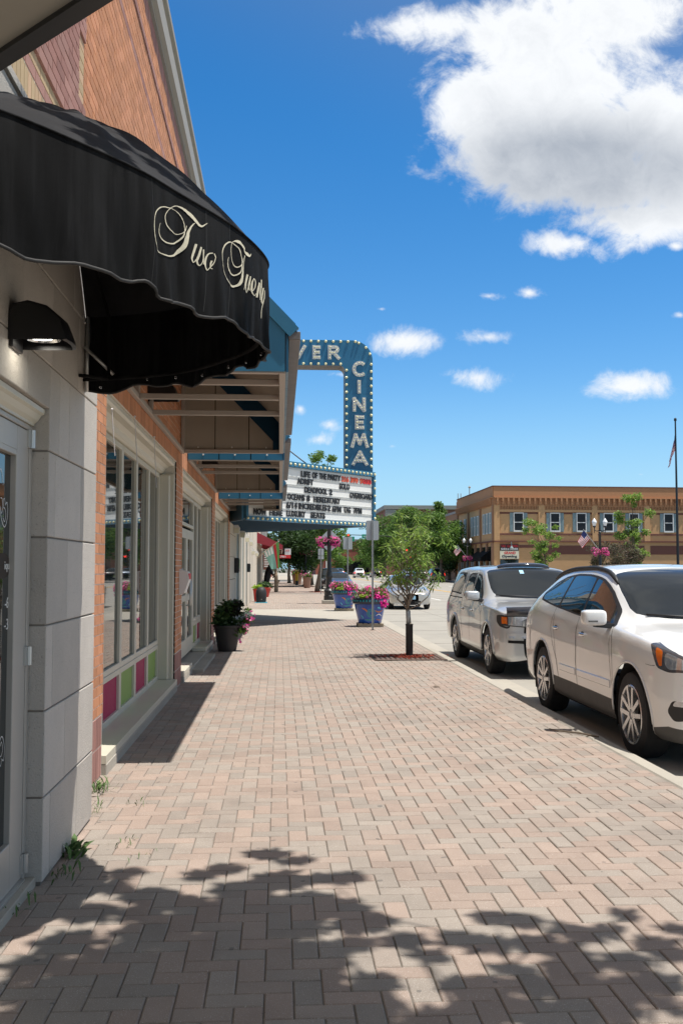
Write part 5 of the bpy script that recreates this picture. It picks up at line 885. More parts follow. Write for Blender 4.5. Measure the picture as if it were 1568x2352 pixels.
# core body (triangular) with blue soffit
A3=Vector((XB+.01,26.66,0))
core=[A2+Vector((.03,.08,0)),N2+Vector((-.03,0,0)),B2,Vector((XB+.012,34.6,0)),A3]
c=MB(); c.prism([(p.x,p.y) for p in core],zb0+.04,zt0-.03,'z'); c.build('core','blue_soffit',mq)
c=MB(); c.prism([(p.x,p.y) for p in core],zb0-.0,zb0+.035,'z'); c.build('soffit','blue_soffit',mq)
ne=MB(); d_=(A2-A3).normalized(); n_=Vector((d_.y,-d_.x,0)); V=[p+n_*o+Vector((0,0,z)) for p in (A3,A2) for z in (2.79,4.44) for o in (.002,.05)]; ne.add(V,[(0,1,3,2),(4,6,7,5),(0,4,5,1),(2,3,7,6),(0,2,6,4),(1,5,7,3)]); ne.build('end_panel','blue_metal',mq)
for (a,b) in ((A2,N2),(N2,B2)):
    e=MB(); d=(b-a).normalized(); n_=Vector((d.y,-d.x,0)); q=a+n_*.02; q2=b+n_*.02
    e.bar((q.x,q.y,zb0+.02),(q2.x,q2.y,zb0+.02),.05,.03); e.build('bottom_trim','aluminium',mq)
def obq(name,u0,u1,z0,z1,o0,o1,m,par=None):
    b=MB(); V=[bp(u,z,o) for u in (u0,u1) for z in (z0,z1) for o in (o0,o1)]
    b.add(V,[(0,1,3,2),(4,6,7,5),(0,4,5,1),(2,3,7,6),(0,2,6,4),(1,5,7,3)]); return b.build(name,m,par or mq)
obq('top_band',0,LN,4.30,4.44,0,.10,'blue_metal'); obq('bottom_band',0,LN,2.79,2.90,0,.10,'blue_metal'); obq('end_band',LN-.10,LN,2.905,4.295,0,.10,'blue_metal'); obq('end_band',0,.08,2.905,4.295,0,.10,'blue_metal')
bd=obq('letter_board',.085,LN-.105,2.905,4.295,0,.03,'board_white')
rl=MB()
for r in range(7):
    zr=4.27-.223*r
    for dz in (0,-.035):
        V=[bp(u,z,o) for u in (.09,LN-.11) for z in (zr+dz-.006,zr+dz+.006) for o in (.03,.045)]; rl.add(V,[(0,1,3,2),(4,6,7,5),(0,4,5,1),(2,3,7,6),(0,2,6,4),(1,5,7,3)])
rl.build('letter_rails','board_rail',bd,kind='stuff')
dd=(B2-N2).normalized(); dn=Vector((dd.y,-dd.x,0)); b=MB(); p0=N2+dd*.1+dn*.0; p1=B2
V=[p+Vector((0,0,z))+dn*o for p in (p0,p1) for z in (2.82,4.42) for o in (0,.06)]; b.add(V,[(0,1,3,2),(4,6,7,5),(0,4,5,1),(2,3,7,6),(0,2,6,4),(1,5,7,3)]); b.build('far_board','board_white',mq)
TX=[('NOW',.33,.80,2.955,.145,0),('HERE',.95,1.45,2.955,.145,0),('LIFE',2.24,2.62,4.065,.15,0),('OF',2.72,2.94,4.065,.15,0),('THE',3.03,3.34,4.065,.15,0),('PARTY',3.42,3.99,4.065,.15,0),('216',4.06,4.38,4.065,.14,2),('399',4.49,4.84,4.065,.14,2),('9',4.95,5.07,4.065,.14,2),('000',5.09,5.49,4.065,.14,1),
('ADRIFT',2.07,2.75,3.86,.15,0),('SOLO',3.96,4.43,3.84,.15,0),('DEADPOOL',2.39,3.38,3.64,.15,0),('2',3.49,3.61,3.64,.15,0),('OVERBOARD',4.45,5.54,3.61,.145,0),('OCEANS',1.66,2.38,3.41,.15,0),('8',2.48,2.60,3.41,.15,0),('HEREDITARY',2.79,3.98,3.40,.15,0),
('6/14',1.62,2.06,3.18,.155,0),('INCREDIBLES',2.14,3.36,3.18,.15,0),('2',3.41,3.53,3.18,.15,0),('6PM',3.62,4.02,3.17,.15,0),('TAG',4.17,4.48,3.17,.15,0),('7PM',4.64,5.02,3.17,.15,0),('LUXURY',1.64,2.41,2.955,.15,0),('SEATS',2.66,3.28,2.955,.15,0)]
for (tx,u0,u1,z,h,cc) in TX:
    place_text('board_letters',tx,['sign_black','sign_red','sign_orange'][cc],bd,bp(u0,z,.047),ux,(0,0,1),h,u1-u0,.012,.009)
# bulbs
def bulb_mesh(r):
    b=MB(); b.lathe([(0,-r*1.25),(r*.55,-r*1.12),(r*.92,-r*.7),(r,-r*.35),(r*.98,0)],(0,0,0),10,'y'); return mesh_from('bulb',b.V,b.F,'bulb',True)
BM1=bulb_mesh(.036); BM2=bulb_mesh(.043)
def bulb(p,me,rz=0): o=link('bulb',me,mq,Vector(p)-mq.location); o.rotation_euler=(0,0,rz)
rzb=math.atan2(nx.y,nx.x)+PI/2
nb=int(LN/.185)
for k in range(nb+1):
    u=.05+(LN-.1)*k/nb; bulb(bp(u,4.37,.10),BM1,rzb); bulb(bp(u,2.845,.10),BM1,rzb)
for k in range(6): bulb(bp(LN-.05,3.05+.225*k,.10),BM1,rzb)
# vertical sign
YS=29.72; YD=.72; XL,XR=1.957,2.80; ZTP=8.48; ZBB=7.70; R1=.62; R2=.17
poly=[(XB+.05,ZTP),(XR-R1,ZTP)]+[(XR-R1+R1*math.sin(a),ZTP-R1+R1*math.cos(a)) for a in np.linspace(.12,PI/2,12)]+[(XR,4.40),(XL,4.40),(XL,ZBB-R2)]+[(XL-R2+R2*math.cos(a),ZBB-R2+R2*math.sin(a)) for a in np.linspace(.1,PI/2,7)]+[(XB+.05,ZBB)]
from mathutils.geometry import tessellate_polygon
def extr_poly(poly,y0,y1,mats=('blue_metal','grey_trim')):
    tri=tessellate_polygon([[Vector((p[0],p[1],0)) for p in poly]]); n=len(poly); mb=MB()
    V=[(p[0],y0,p[1]) for p in poly]+[(p[0],y1,p[1]) for p in poly]
    mb.add(V,[tuple(t) for t in tri]+[(t[2]+n,t[1]+n,t[0]+n) for t in tri]); mb.mi=1; mb.MI=[0]*len(mb.F)
    mb.F+=[(i,(i+1)%n,(i+1)%n+n,i+n) for i in range(n)]; mb.MI+=[1]*n; return mb
sg=extr_poly(poly,YS,YS+YD); sgo=sg.build('sign_body','blue_metal',mq,mats=['blue_metal','grey_trim'])
STK={'C':[[(1,.88),(.75,1),(.35,.95),(.08,.7),(.05,.35),(.3,.05),(.7,0),(1,.1)]],'I':[[(.5,.05),(.5,.95)]],'N':[[(.1,.03),(.1,.97)],[(.1,.97),(.9,.03)],[(.9,.03),(.9,.97)]],'E':[[(.12,.03),(.12,.97)],[(.3,.93),(.95,.93)],[(.3,.5),(.85,.5)],[(.3,.07),(.95,.07)]],
 'M':[[(.05,.03),(.25,.95)],[(.25,.95),(.5,.25)],[(.5,.25),(.75,.95)],[(.75,.95),(.95,.03)]],'A':[[(.05,.03),(.5,.95)],[(.5,.95),(.95,.03)],[(.3,.3),(.7,.3)]],'V':[[(.05,.97),(.5,.05)],[(.5,.05),(.95,.97)]],'R':[[(.12,.03),(.12,.97)],[(.25,.93),(.75,.9),(.85,.7),(.65,.5),(.3,.47)],[(.5,.45),(.95,.03)]]}
MINI=bulb_mesh(.019)
def channel_letter(chx,x0,x1,z0,z1):
    # flared channel letter made of its own strokes: a raised rim round a shallow tray
    w_=x1-x0;h_=z1-z0; t=.105; mb=MB(); rim=MB()
    lo=None
    for s in STK[chx]:
        P=[np.array((x0+.05+a*(w_-.10),z0+.045+b*(h_-.09))) for a,b in s]
        n=(len(P)-1)*(5 if len(P)>2 else 1)
        if len(P)>2: P=[cr1(P,q) for q in np.linspace(0,1,n+1)]
        for a,b in zip(P,P[1:]):
            d=(b-a)/np.hypot(*(b-a)); e=t*.42 if len(P)==2 else .012
            a2=a-d*e; b2=b+d*e
            mb.obox(((a2[0]+b2[0])/2,YS-.022+random.uniform(-.0012,.0012),(a2[1]+b2[1])/2),(d[0],0,d[1]),(0,1,0),(-d[1],0,d[0]),float(np.hypot(*(b2-a2)))/2,.021,t/2)
    o=mb.build('channel_letter','letter_white',mq)
    for s in STK[chx]:
        P=[np.array((x0+.05+a*(w_-.10),z0+.045+b*(h_-.09))) for a,b in s]; L=sum(np.hypot(*(b-a)) for a,b in zip(P,P[1:])); n=max(2,int(L/.085))
        for k in range(n+1):
            if len(P)>2: q=cr1(P,k/n)
            else: q=P[0]+(P[1]-P[0])*k/n
            ob=link('small_bulb',MINI,o,(q[0],YS-.043,q[1])); ob.location=Vector((q[0],YS-.043,q[1]))-mq.location
for ch_,x0,x1,z0,z1 in (('R',-.79,-.36,7.87,8.32),('I',-.13,.02,7.87,8.32),('V',.29,.80,7.87,8.32),('E',.95,1.23,7.87,8.32),('R',1.40,1.83,7.87,8.33),('C',2.17,2.58,7.37,7.83),('I',2.31,2.46,6.83,7.28),('N',2.15,2.62,6.28,6.74),('E',2.23,2.56,5.74,6.20),('M',2.10,2.70,5.18,5.65),('A',2.14,2.68,4.64,5.12)):
    channel_letter(ch_,x0,x1,z0,z1)
for k in range(16): bulb((-1.1+k*.225,YS,8.44),BM2)
for k in range(14): bulb((-1.1+k*.225,YS,7.745),BM2)
for a in (.35,.8,1.2): bulb((XR-R1+(R1-.045)*math.sin(a),YS,ZTP-R1+(R1-.045)*math.cos(a)),BM2)
for k in range(15): bulb((XR-.045,YS,7.75-k*.223),BM2)
for k in range(14): bulb((XL+.045,YS,7.56-k*.223),BM2)
s=MB(); s.bar((XB,26.0,5.6),(.3,27.2,4.42),.03,.03); s.bar((XB,33.4,6.8),(1.2,30.2,4.45),.03,.03); s.build('stay_rod','grey_trim',mq,split=True)
# ================================================================ FARTHER SHOPS ON THE LEFT
sh=empty('shop_building',(-1.33,66,0),'cream shop front with tall windows under a dark red awning, beyond the cinema','building')
w=MB(); w.box(-9,XB-.12,58.02,76,-.2,5.0); w.build('wall','cream_stone',sh)
for y in np.arange(58.4,75,2.1):
    f=MB(); f.box(XB-.12,XB-.04,y,y+.16,0,2.9); f.build('mullion','cream_metal',sh)
    f=MB(); f.box(XB-.115,XB-.10,y+.17,y+2.09,.45,2.85); f.build('pane','glass_green',sh)
f=MB(); f.box(XB-.1,XB,58.1,75.9,2.9,3.2); f.box(XB-.1,XB,58.1,75.9,0,.42); f.build('sill','cream_stone',sh,split=True)
ra=empty('red_awning',(XB,64,2.8),'dark red cloth awning projecting over the shop windows','awning')
def cloth_awning(r,y0,y1,zb,zt,xo,m,under):
    b=MB(); b.add([(XB,y0,zt),(xo,y0,zb+.28),(xo,y1,zb+.28),(XB,y1,zt),(XB,y0,zt+.02),(xo+.01,y0,zb+.30),(xo+.01,y1,zb+.30),(XB,y1,zt+.02)],[(0,1,2,3),(4,5,6,7),(0,4,5,1),(2,6,7,3)]); b.build('cloth_top',m,r)
    b=MB(); b.box(xo,xo+.012,y0,y1,zb,zb+.29); b.build('valance',m,r)
    b=MB()
    for y in (y0,y1): b.add([(XB,y,zb+.42),(xo,y,zb+.02),(xo,y,zb+.28),(XB,y,zt)],[(0,1,2,3)])
    b.build('side_cloth',m,r,split=True)
    b=MB()
    for k in range(4): yy=y0+.5+(y1-y0-1)*k/3; b.box(XB,xo,yy,yy+.04,zb+.02,zb+.06)
    b.box(xo-.04,xo,y0,y1,zb,zb+.04); b.build('frame_bars',under,r,split=True)
cloth_awning(ra,58.5,74,2.62,3.66,.17,'awning_red','cream_metal')
sb=empty('shop_building',(-1.33,92,0),'plain grey shop building with red lettered sign farther down the left side','building')
w=MB(); w.box(-9,XB,76.02,114,-.2,6); w.build('wall','far_grey',sb)
for y in np.arange(78,112,5): 
    f=MB(); f.box(XB-.02,XB+.03,y,y+3.6,.5,2.6); f.build('window','glass_dark',sb)
ga=empty('grey_awning',(XB,84,2.5),'dark grey awning beyond the red one on the left','awning')
cloth_awning(ga,80,88,2.75,3.9,.35,'awning_dark','black_metal')
rs=empty('hanging_sign',(.5,79.6,2.3),'red and white hanging shop sign with digits under the far awning','sign')
b=MB(); b.box(-.05,.88,79.5,79.58,2.35,2.62); b.build('lower_panel','sign_red',rs); b=MB(); b.box(.42,.90,79.5,79.58,2.63,3.12); b.build('upper_panel','board_white',rs)
place_text('sign_text','781','board_white',rs,(.05,79.49,2.41),(1,0,0),(0,0,1),.14,.42,.006,.006)
place_text('sign_text','NY','sign_red',rs,(.50,79.49,2.88),(1,0,0),(0,0,1),.16,.30,.006,.006)
b=MB(); b.bar((XB,79.54,3.16),(.92,79.54,3.16),.04,.04); b.build('bracket','black_metal',rs)
ps=empty('wall_poster',(XB+.05,77.5,2.0),'white poster with red lettering on the wall behind the bear','poster')
b=MB(); b.box(-1.25,-.55,76.4,76.46,1.45,2.75); b.build('panel','far_brick',ps)
b=MB()
for k in range(6): b.box(-1.18,-.62-.06*(k%3),76.385,76.4,2.5-.17*k,2.6-.17*k)
b.build('print_rows','flag_white',ps,kind='stuff')
fb=empty('brick_building',(-5,150,0),'low red brick building far down the left side of the street','building')
w=MB(); w.box(-30,-1.4,136,190,-.2,5.5); w.build('wall','far_red_brick',fb); w=MB(); w.box(-30,-1.3,135.9,190,5.5,5.8); w.build('parapet','far_grey',fb)
for y in np.arange(140,188,6): 
    f=MB(); f.box(-1.41,-1.36,y,y+3.4,.8,2.8); f.build('window','glass_dark',fb)
# ================================================================ VEHICLES
def interp_tab(tab,xs):
    # tab rows: x, then values; smooth monotone-ish interpolation
    T=np.array(tab,float); X=T[:,0]; out=[]
    for c in range(1,T.shape[1]):
        Yc_=T[:,c]; n=len(X); h=np.diff(X); dlt=np.diff(Yc_)/h; m=np.zeros(n); m[0]=dlt[0]; m[-1]=dlt[-1]
        for i in range(1,n-1):
            if dlt[i-1]*dlt[i]<=0: m[i]=0
            else: w1=2*h[i]+h[i-1]; w2=h[i]+2*h[i-1]; m[i]=(w1+w2)/(w1/dlt[i-1]+w2/dlt[i])
        idx=np.clip(np.searchsorted(X,xs)-1,0,n-2); t=(xs-X[idx])/h[idx]
        h00=2*t**3-3*t**2+1;h10=t**3-2*t**2+t;h01=-2*t**3+3*t**2;h11=t**3-t**2
        out.append(h00*Yc_[idx]+h10*h[idx]*m[idx]+h01*Yc_[idx+1]+h11*h[idx]*m[idx+1])
    return np.stack(out,1)
class CarShape:
    """rows: x, w (half width of the body), zb (bottom), zm (crease height), zs (shoulder), ws (shoulder half width), ze (window top / bonnet edge), we, zc (centre line)"""
    def __init__(s,tab,L): s.tab=np.array(tab,float); s.L=L; s.cache={}
    def nodes(s,x):
        k=round(x,4)
        if k in s.cache: return s.cache[k]
        w,zb,zm,zs,ws,ze,we,zc=interp_tab(s.tab,np.array([min(max(x,s.tab[0,0]),s.tab[-1,0])]))[0]
        wl=w*.97
        P=np.array([(wl*.93,zb-.0),(wl,zb+.07),(w,zm*.78+zb*.22),(w*1.0,zm),(w*.985,zm*.35+zs*.65),(ws,zs),(ws*.62+we*.38,zs*.55+ze*.45),(we,ze),(we*.86,ze+(zc-ze)*.55),(we*.5,ze+(zc-ze)*.88),(0,zc)])
        s.cache[k]=P; return P
    TS=5.0
    def P(s,x,t):   # t 0..10
        N=s.nodes(x); n=10; i=min(int(t),n-1); f=t-i
        p0=N[max(i-1,0)];p1=N[i];p2=N[i+1];p3=N[min(i+2,n)]
        if i==n-1: p3=np.array((-p1[0],p1[1]))
        tn=.5
        m1=(p2-p0)*tn; m2=(p3-p1)*tn
        # keep tangents short where neighbouring spans differ a lot
        L=np.hypot(*(p2-p1))+1e-9
        for m in (m1,m2):
            q=np.hypot(*m)
            if q>1.1*L: m*=1.1*L/q
        y,z=(2*f**3-3*f**2+1)*p1+(f**3-2*f**2+f)*m1+(-2*f**3+3*f**2)*p2+(f**3-f**2)*m2
        return (x,max(y,0),z)
    def tz(s,x,z,hi=7.2):
        lo=0.0
        for _ in range(22):
            m=(lo+hi)/2
            if s.P(x,m)[2]<z: lo=m
            else: hi=m
        return (lo+hi)/2
def inside(poly,x,y):
    c=False;n=len(poly);j=n-1
    for i in range(n):
        xi,yi=poly[i];xj,yj=poly[j]
        if (yi>y)!=(yj>y) and x<(xj-xi)*(y-yi)/(yj-yi)+xi: c=not c
        j=i
    return c
def densify(poly,step=.05):
    out=[]
    for a,b in zip(poly,poly[1:]+poly[:1]):
        n=max(1,int(math.hypot(a[0]-b[0],a[1]-b[1])/step))
        for k in range(n): out.append((a[0]+(b[0]-a[0])*k/n,a[1]+(b[1]-a[1])*k/n))
    return out
def rounded(poly,r=.04,n=4):
    out=[];m=len(poly)
    for i in range(m):
        p=np.array(poly[i]);a=np.array(poly[i-1]);b=np.array(poly[(i+1)%m])
        da=a-p;db=b-p;la=np.hypot(*da);lb=np.hypot(*db);rr=min(r,la*.4,lb*.4)
        p1=p+da/la*rr;p2=p+db/lb*rr
        for k in range(n+1):
            t=k/n; out.append(tuple((1-t)**2*p1+2*t*(1-t)*p+t*t*p2))
    return out
KX=1.0; KT=.16      # metric of the parameter plane
def car_surface(shape,regions,arches,du=.035,dense_front=True):
    """regions: list of (name, polygon in (x,t) , priority). returns dict name->(V,F) for one half"""
    L=shape.L
    xs=[0.0]
    x=0
    while x<L:
        e=min(x,L-x)
        x+= du*(.12+.88*min(1,max(e,0)/.30)) if dense_front else du
        xs.append(min(x,L))
    if xs[-1]<L: xs.append(L)
    pts=[];edges=[]
    polys=[]
    for name,poly in regions: polys.append((name,densify([(a*KX,b*KT) for a,b in poly],du)))
    ap=[]
    for (cx,cz,r) in arches:
        q=[]
        for k in range(41):
            a=PI*k/40*1.16-.08*PI; X=cx+r*math.cos(a); Z=cz+r*math.sin(a); q.append((X*KX,shape.tz(X,Z)*KT if Z>shape.nodes(X)[0][1]+.005 else -.2*KT))
        q=[(q[0][0],-.3*KT)]+q+[(q[-1][0],-.3*KT)]
        ap.append(densify(q,du))
    for name,pl in polys:
        k=len(pts); pts+=pl; edges+=[(k+i,k+(i+1)%len(pl)) for i in range(len(pl))]
    for pl in ap:
        k=len(pts); pts+=pl; edges+=[(k+i,k+(i+1)%len(pl)) for i in range(len(pl))]
    B=np.array(pts) if pts else np.zeros((0,2))
    nt=int(10*KT/ (du*.85)); ts=np.linspace(0,10,nt+1)
    G=np.array([(x*KX,t*KT) for x in xs for t in ts])
    if len(B):
        keep=np.ones(len(G),bool)
        for k in range(0,len(G),2000):
            d=((G[k:k+2000,None,:]-B[None])**2).sum(2).min(1); keep[k:k+2000]=d>(du*.28)**2
        bord=(np.abs(G[:,0])<1e-6)|(np.abs(G[:,0]-L)<1e-6)|(G[:,1]<1e-6)|(G[:,1]>10*KT-1e-6)
        G=G[keep|bord]
    allp=[Vector(p) for p in pts]+[Vector(g) for g in G]
    vo,eo,fo,_,_,_=delaunay_2d_cdt(allp,edges,[],0,1e-6)
    V3=[shape.P(p.x/KX,min(max(p.y/KT,0),10)) for p in vo]
    out={}
    for f in fo:
        cx=sum(vo[i].x for i in f)/len(f); cy=sum(vo[i].y for i in f)/len(f)
        if cy<0 or cx<0 or cx>L*KX or cy>10*KT: continue
        if any(inside(pl,cx,cy) for pl in ap): continue
        nm='body'
        for name,pl in polys:
            if inside(pl,cx,cy): nm=name
        out.setdefault(nm,[]).append(f)
    N3=[]
    for p in vo:
        x=p.x/KX;t=min(max(p.y/KT,0),10); e=.004;et=.03
        x0_=max(x-e,0);x1_=min(x+e,L);t0_=max(t-et,0);t1_=min(t+et,10)
        px_=Vector(shape.P(x1_,t))-Vector(shape.P(x0_,t)); pt_=Vector(shape.P(x,t1_))-Vector(shape.P(x,t0_)); n=px_.cross(pt_)
        q=Vector(shape.P(x,t)); c=Vector((min(max(q.x,.9),L-.9),0,.75))
        if n.length<1e-10: n=q-c
        if n.dot(q-c)<0: n=-n
        if t>9.99: n.y=0
        N3.append(n.normalized())
    shape.N3=N3
    return V3,out
def half_to_mb(V3,faces,N3=None,sym=True):
    used={};V=[];F=[];NN=[]
    def gid(i,s):
        k=(i,s if V3[i][1]>1e-5 else 1)
        if k not in used: used[k]=len(V); V.append((V3[i][0],V3[i][1]*s,V3[i][2])); NN.append((N3[i].x,N3[i].y*s,N3[i].z))
        return used[k]
    for f in faces:
        a,b,c=[Vector(V3[i]) for i in f[:3]]
        if (b-a).cross(c-a).dot(N3[f[0]])<0: f=tuple(reversed(f))
        F.append(tuple(gid(i,1) for i in f))
        if sym: F.append(tuple(gid(i,-1) for i in reversed(f)))
    return V,F,NN
def sidepoly(shape,pts): return [(x,shape.tz(x,z)) for x,z in pts]
def make_wheel(R,Wd,rr,style,parent,pos,side):
    """wheel as its own child; axle along local Y; outer face toward side*Y"""
    s=side; wb=MB()
    prof=[(rr,-Wd*.46),(R*.86,-Wd*.5),(R*.965,-Wd*.44),(R,-Wd*.30),(R,Wd*.30),(R*.965,Wd*.44),(R*.86,Wd*.5),(rr,Wd*.46)]
    wb.lathe([(a,b*s) for a,b in prof],(0,0,0),36,'y')
    # tread grooves
    w=link('tyre',mesh_from('tyre',wb.V,wb.F,'tyre',False),parent); w.location=pos
    w.data.polygons.foreach_set('use_smooth',[True]*len(w.data.polygons)); w.data.set_sharp_from_angle(angle=rad(35))
    rb=MB(); rb.lathe([(a,b*s) for a,b in [(rr*1.015,Wd*.47),(rr*.99,Wd*.50),(rr*.93,Wd*.47),(rr*.90,Wd*.30),(rr*.88,-Wd*.3)]],(0,0,0),36,'y')
    dk=MB(); dk.lathe([(0,Wd*.02*s),(rr*.9,Wd*.02*s)],(0,0,0),24,'y')
    n,dbl=style
    for k in range(n):
        a=2*PI*k/n+.3
        for o in ((-.105,.105) if dbl else (0,)):
            ca,sa=math.cos(a),math.sin(a); px_,pz_=-sa*o*rr*1.6,ca*o*rr*1.6
            p0=(ca*rr*.16+px_*.5,Wd*.40*s,sa*rr*.16+pz_*.5); p1=(ca*rr*.93+px_*1.5,Wd*.44*s,sa*rr*.93+pz_*1.5)
            rb.bar(p0,p1,rr*(.150 if dbl else .20),Wd*.16,up=(0,1,0))
    rb.lathe([(0,Wd*.47*s),(rr*.16,Wd*.465*s),(rr*.24,Wd*.42*s),(rr*.25,Wd*.3*s)],(0,0,0),20,'y')
    r=link('rim',mesh_from('rim',rb.V,rb.F,'alloy'),w); r.data.polygons.foreach_set('use_smooth',[True]*len(r.data.polygons)); r.data.set_sharp_from_angle(angle=rad(30))
    d=link('brake_disc',mesh_from('brake_disc',dk.V,dk.F,'dark_well'),w)
    nb=MB()
    for k in range(5):
        a=2*PI*k/5; nb.lathe([(0,Wd*.475*s),(rr*.045,Wd*.472*s),(rr*.05,Wd*.43*s)],(math.cos(a)*rr*.185,0,math.sin(a)*rr*.185),6,'y')
    link('wheel_nuts',mesh_from('wheel_nuts',nb.V,nb.F,'black_plastic'),w)
    return w
def build_car(name,label,cat,spec,loc,rz=0,group=None,detail=2):
    """local frame: x forward->rear (nose at 0), y to the car's right (+), z up from the road"""
    tab,L=spec['tab'],spec['L']; sh_=CarShape(tab,L)
    r=empty(name,loc,label,cat,group,rz)
    reg=[]
    for (nm,kind,pts) in spec['regions']:
        if kind=='side': reg.append((nm,sidepoly(sh_,rounded(pts,.035) if len(pts)>3 and nm not in('shut_line',) else pts)))
        elif kind=='xt': reg.append((nm,pts))
    arches=spec['arches']
    V3,out=car_surface(sh_,reg,arches,du=spec.get('du',.04))
    ren={'body':('body',spec['paint'])}; ren.update(spec['mats'])
    for nm,fs in out.items():
        pn,mt=ren[nm]; V,F,NN=half_to_mb(V3,fs,sh_.N3)
        comps=[(V,F)] if pn=='body' else components(V,F); idx=[list(range(len(V)))] if pn=='body' else components.idx
        for (v_,f_),ix in zip(comps,idx):
            me=mesh_from(pn,v_,f_,mt,True); me.normals_split_custom_set_from_vertices([NN[i] for i in ix]); link(pn,me,r)
    tabw=lambda x:interp_tab(np.array(tab),np.array([x]))[0]
    # wheel wells and wheels
    R=spec['R']; tw=spec['tw']
    for (cx,cz,ra_) in arches:
        wl=tabw(cx)[0]
        for s in (1,-1):
            m=MB(); yo=wl*s*.965; yi=(wl-.42)*s; V=[];n=20
            for k in range(n+1):
                a=-.12*PI+PI*1.24*k/n
                V+=[(cx+ra_*math.cos(a),yo,cz+ra_*math.sin(a)),(cx+ra_*math.cos(a),yi,cz+ra_*math.sin(a))]
            m.add(V,[(2*k,2*k+1,2*k+3,2*k+2) for k in range(n)]); m.add([(cx+ra_*math.cos(a),yi,cz+ra_*math.sin(a)) for a in np.linspace(-.12*PI,1.12*PI,20)],[tuple(range(20))])
            link('wheel_well',mesh_from('wheel_well',m.V,m.F,'dark_well',True),r)
            make_wheel(R,tw,spec['rr'],spec['spokes'],r,(cx,(wl-.015-tw/2)*s,R),s)
            # arch lip following the body
            if spec.get('lip'):
                pts=[];
                for k in range(25):
                    a=PI*k/24*1.04-.02*PI; X=cx+(ra_+.012)*math.cos(a); Z=cz+(ra_+.012)*math.sin(a); Z=max(Z,sh_.nodes(X)[0][1]+.01); p=sh_.P(X,sh_.tz(X,Z)); pts.append((p[0],(p[1]+.001)*s,p[2]))
                m=MB(); m.tube(pts,spec['lip'],6); link('arch_lip',mesh_from('arch_lip',m.V,m.F,spec.get('lipm',spec['paint']),True),r)
    # floor
    m=MB(); zf=spec.get('floor',.24)
    Fx=[a[0] for a in arches]
    m.box(Fx[0]+.42,Fx[1]-.42,-.80,.80,zf-.03,zf+.1); m.box(.25,Fx[0]-.40,-.62,.62,zf,zf+.1); m.box(Fx[1]+.42,L-.2,-.66,.66,zf+.03,zf+.15); m.box(.3,L-.3,-.48,.48,zf,zf+.12)
    link('underbody',mesh_from('underbody',m.V,m.F,'dark_well'),r)
    for fn in spec.get('extras',[]): fn(r,sh_)
    return r,sh_
def addm(nm,mb,mt,parent,smooth=False,auto=None):
    me=mesh_from(nm,mb.V,mb.F,mt,smooth)
    if auto: me.polygons.foreach_set('use_smooth',[True]*len(me.polygons)); me.set_sharp_from_angle(angle=rad(auto))
    return link(nm,me,parent)
def blob_box(cx,cy,cz,hx,hy,hz,p=3.5,n=14):
    """super-ellipsoid"""
    m=MB();V=[];F=[]
    sg=lambda v,e:math.copysign(abs(v)**e,v)
    for i in range(n+1):
        a=-PI/2+PI*i/n
        for j in range(2*n):
            b=2*PI*j/(2*n); e=2/p
            V.append((cx+hx*sg(math.cos(a),e)*sg(math.cos(b),e),cy+hy*sg(math.cos(a),e)*sg(math.sin(b),e),cz+hz*sg(math.sin(a),e)))
    for i in range(n):
        for j in range(2*n): q=i*2*n; F.append((q+j,q+(j+1)%(2*n),q+2*n+(j+1)%(2*n),q+2*n+j))
    m.add(V,F); return m
def seam(r,sh_,pts,wd=.007,m='dark_well',both=True,nm='shut_line'):
    P=densify(pts+[pts[-1]],.04)[:-1]+[pts[-1]]
    Q=[sh_.P(x,sh_.tz(x,z)) for x,z in P]
    for s in ((1,-1) if both else (1,)):
        mb=MB(); V=[];
        for i,q in enumerate(Q):
            a=Q[max(i-1,0)];b=Q[min(i+1,len(Q)-1)]; dx=b[0]-a[0];dz=b[2]-a[2]; l=math.hypot(dx,dz)+1e-9; nx_,nz_=-dz/l*wd/2,dx/l*wd/2
            for e in (1,-1):
                X,Z=q[0]+nx_*e,q[2]+nz_*e; p=sh_.P(X,sh_.tz(X,Z)); V.append((p[0],(p[1]+.0016)*s,p[2]))
        mb.add(V,[(2*i,2*i+1,2*i+3,2*i+2) for i in range(len(Q)-1)]); addm(nm,mb,m,r)
def nose_pt(sh_,y,z):
    lo,hi=0.0,1.2
    if sh_.P(0,sh_.tz(0,z))[1]>=abs(y): return (0.0,y,z)
    for _ in range(18):
        m=(lo+hi)/2
        if sh_.P(m,sh_.tz(m,z))[1]<abs(y): lo=m
        else: hi=m
    return (hi,y,z)
def nose_patch(r,sh_,nm,poly,mt,off=.006,mirror_=True,th=.02):
    # polygon in (y,z) laid on the nose, with thickness
    bb=[(min(p[0] for p in poly),max(p[0] for p in poly)),(min(p[1] for p in poly),max(p[1] for p in poly))]
    P=densify(poly,.04); n=len(P); ed=[(i,(i+1)%n) for i in range(n)]
    G=[(a,b) for a in np.arange(bb[0][0],bb[0][1],.045) for b in np.arange(bb[1][0],bb[1][1],.045) if inside(poly,a,b)]
    vo,eo,fo,_,_,_=delaunay_2d_cdt([Vector(p) for p in P+G],ed,[],1,1e-6)
    for s in ((1,-1) if mirror_ else (1,)):
        mb=MB(); V=[nose_pt(sh_,p.x*s,p.y) for p in vo]; k=len(V)
        V2=[(v[0]-off,v[1],v[2]) for v in V]+[(v[0]+th,v[1],v[2]) for v in V]
        F=[tuple(f) for f in fo]; F+=[(i,(i+1)%n,(i+1)%n+k,i+k) for i in range(n)]
        mb.add(V2,F); me=mesh_from(nm,mb.V,mb.F,mt,False); me.polygons.foreach_set('use_smooth',[True]*len(me.polygons)); me.set_sharp_from_angle(angle=rad(40)); link(nm,me,r)
def on_side(sh_,x,z): return sh_.P(x,sh_.tz(x,z))
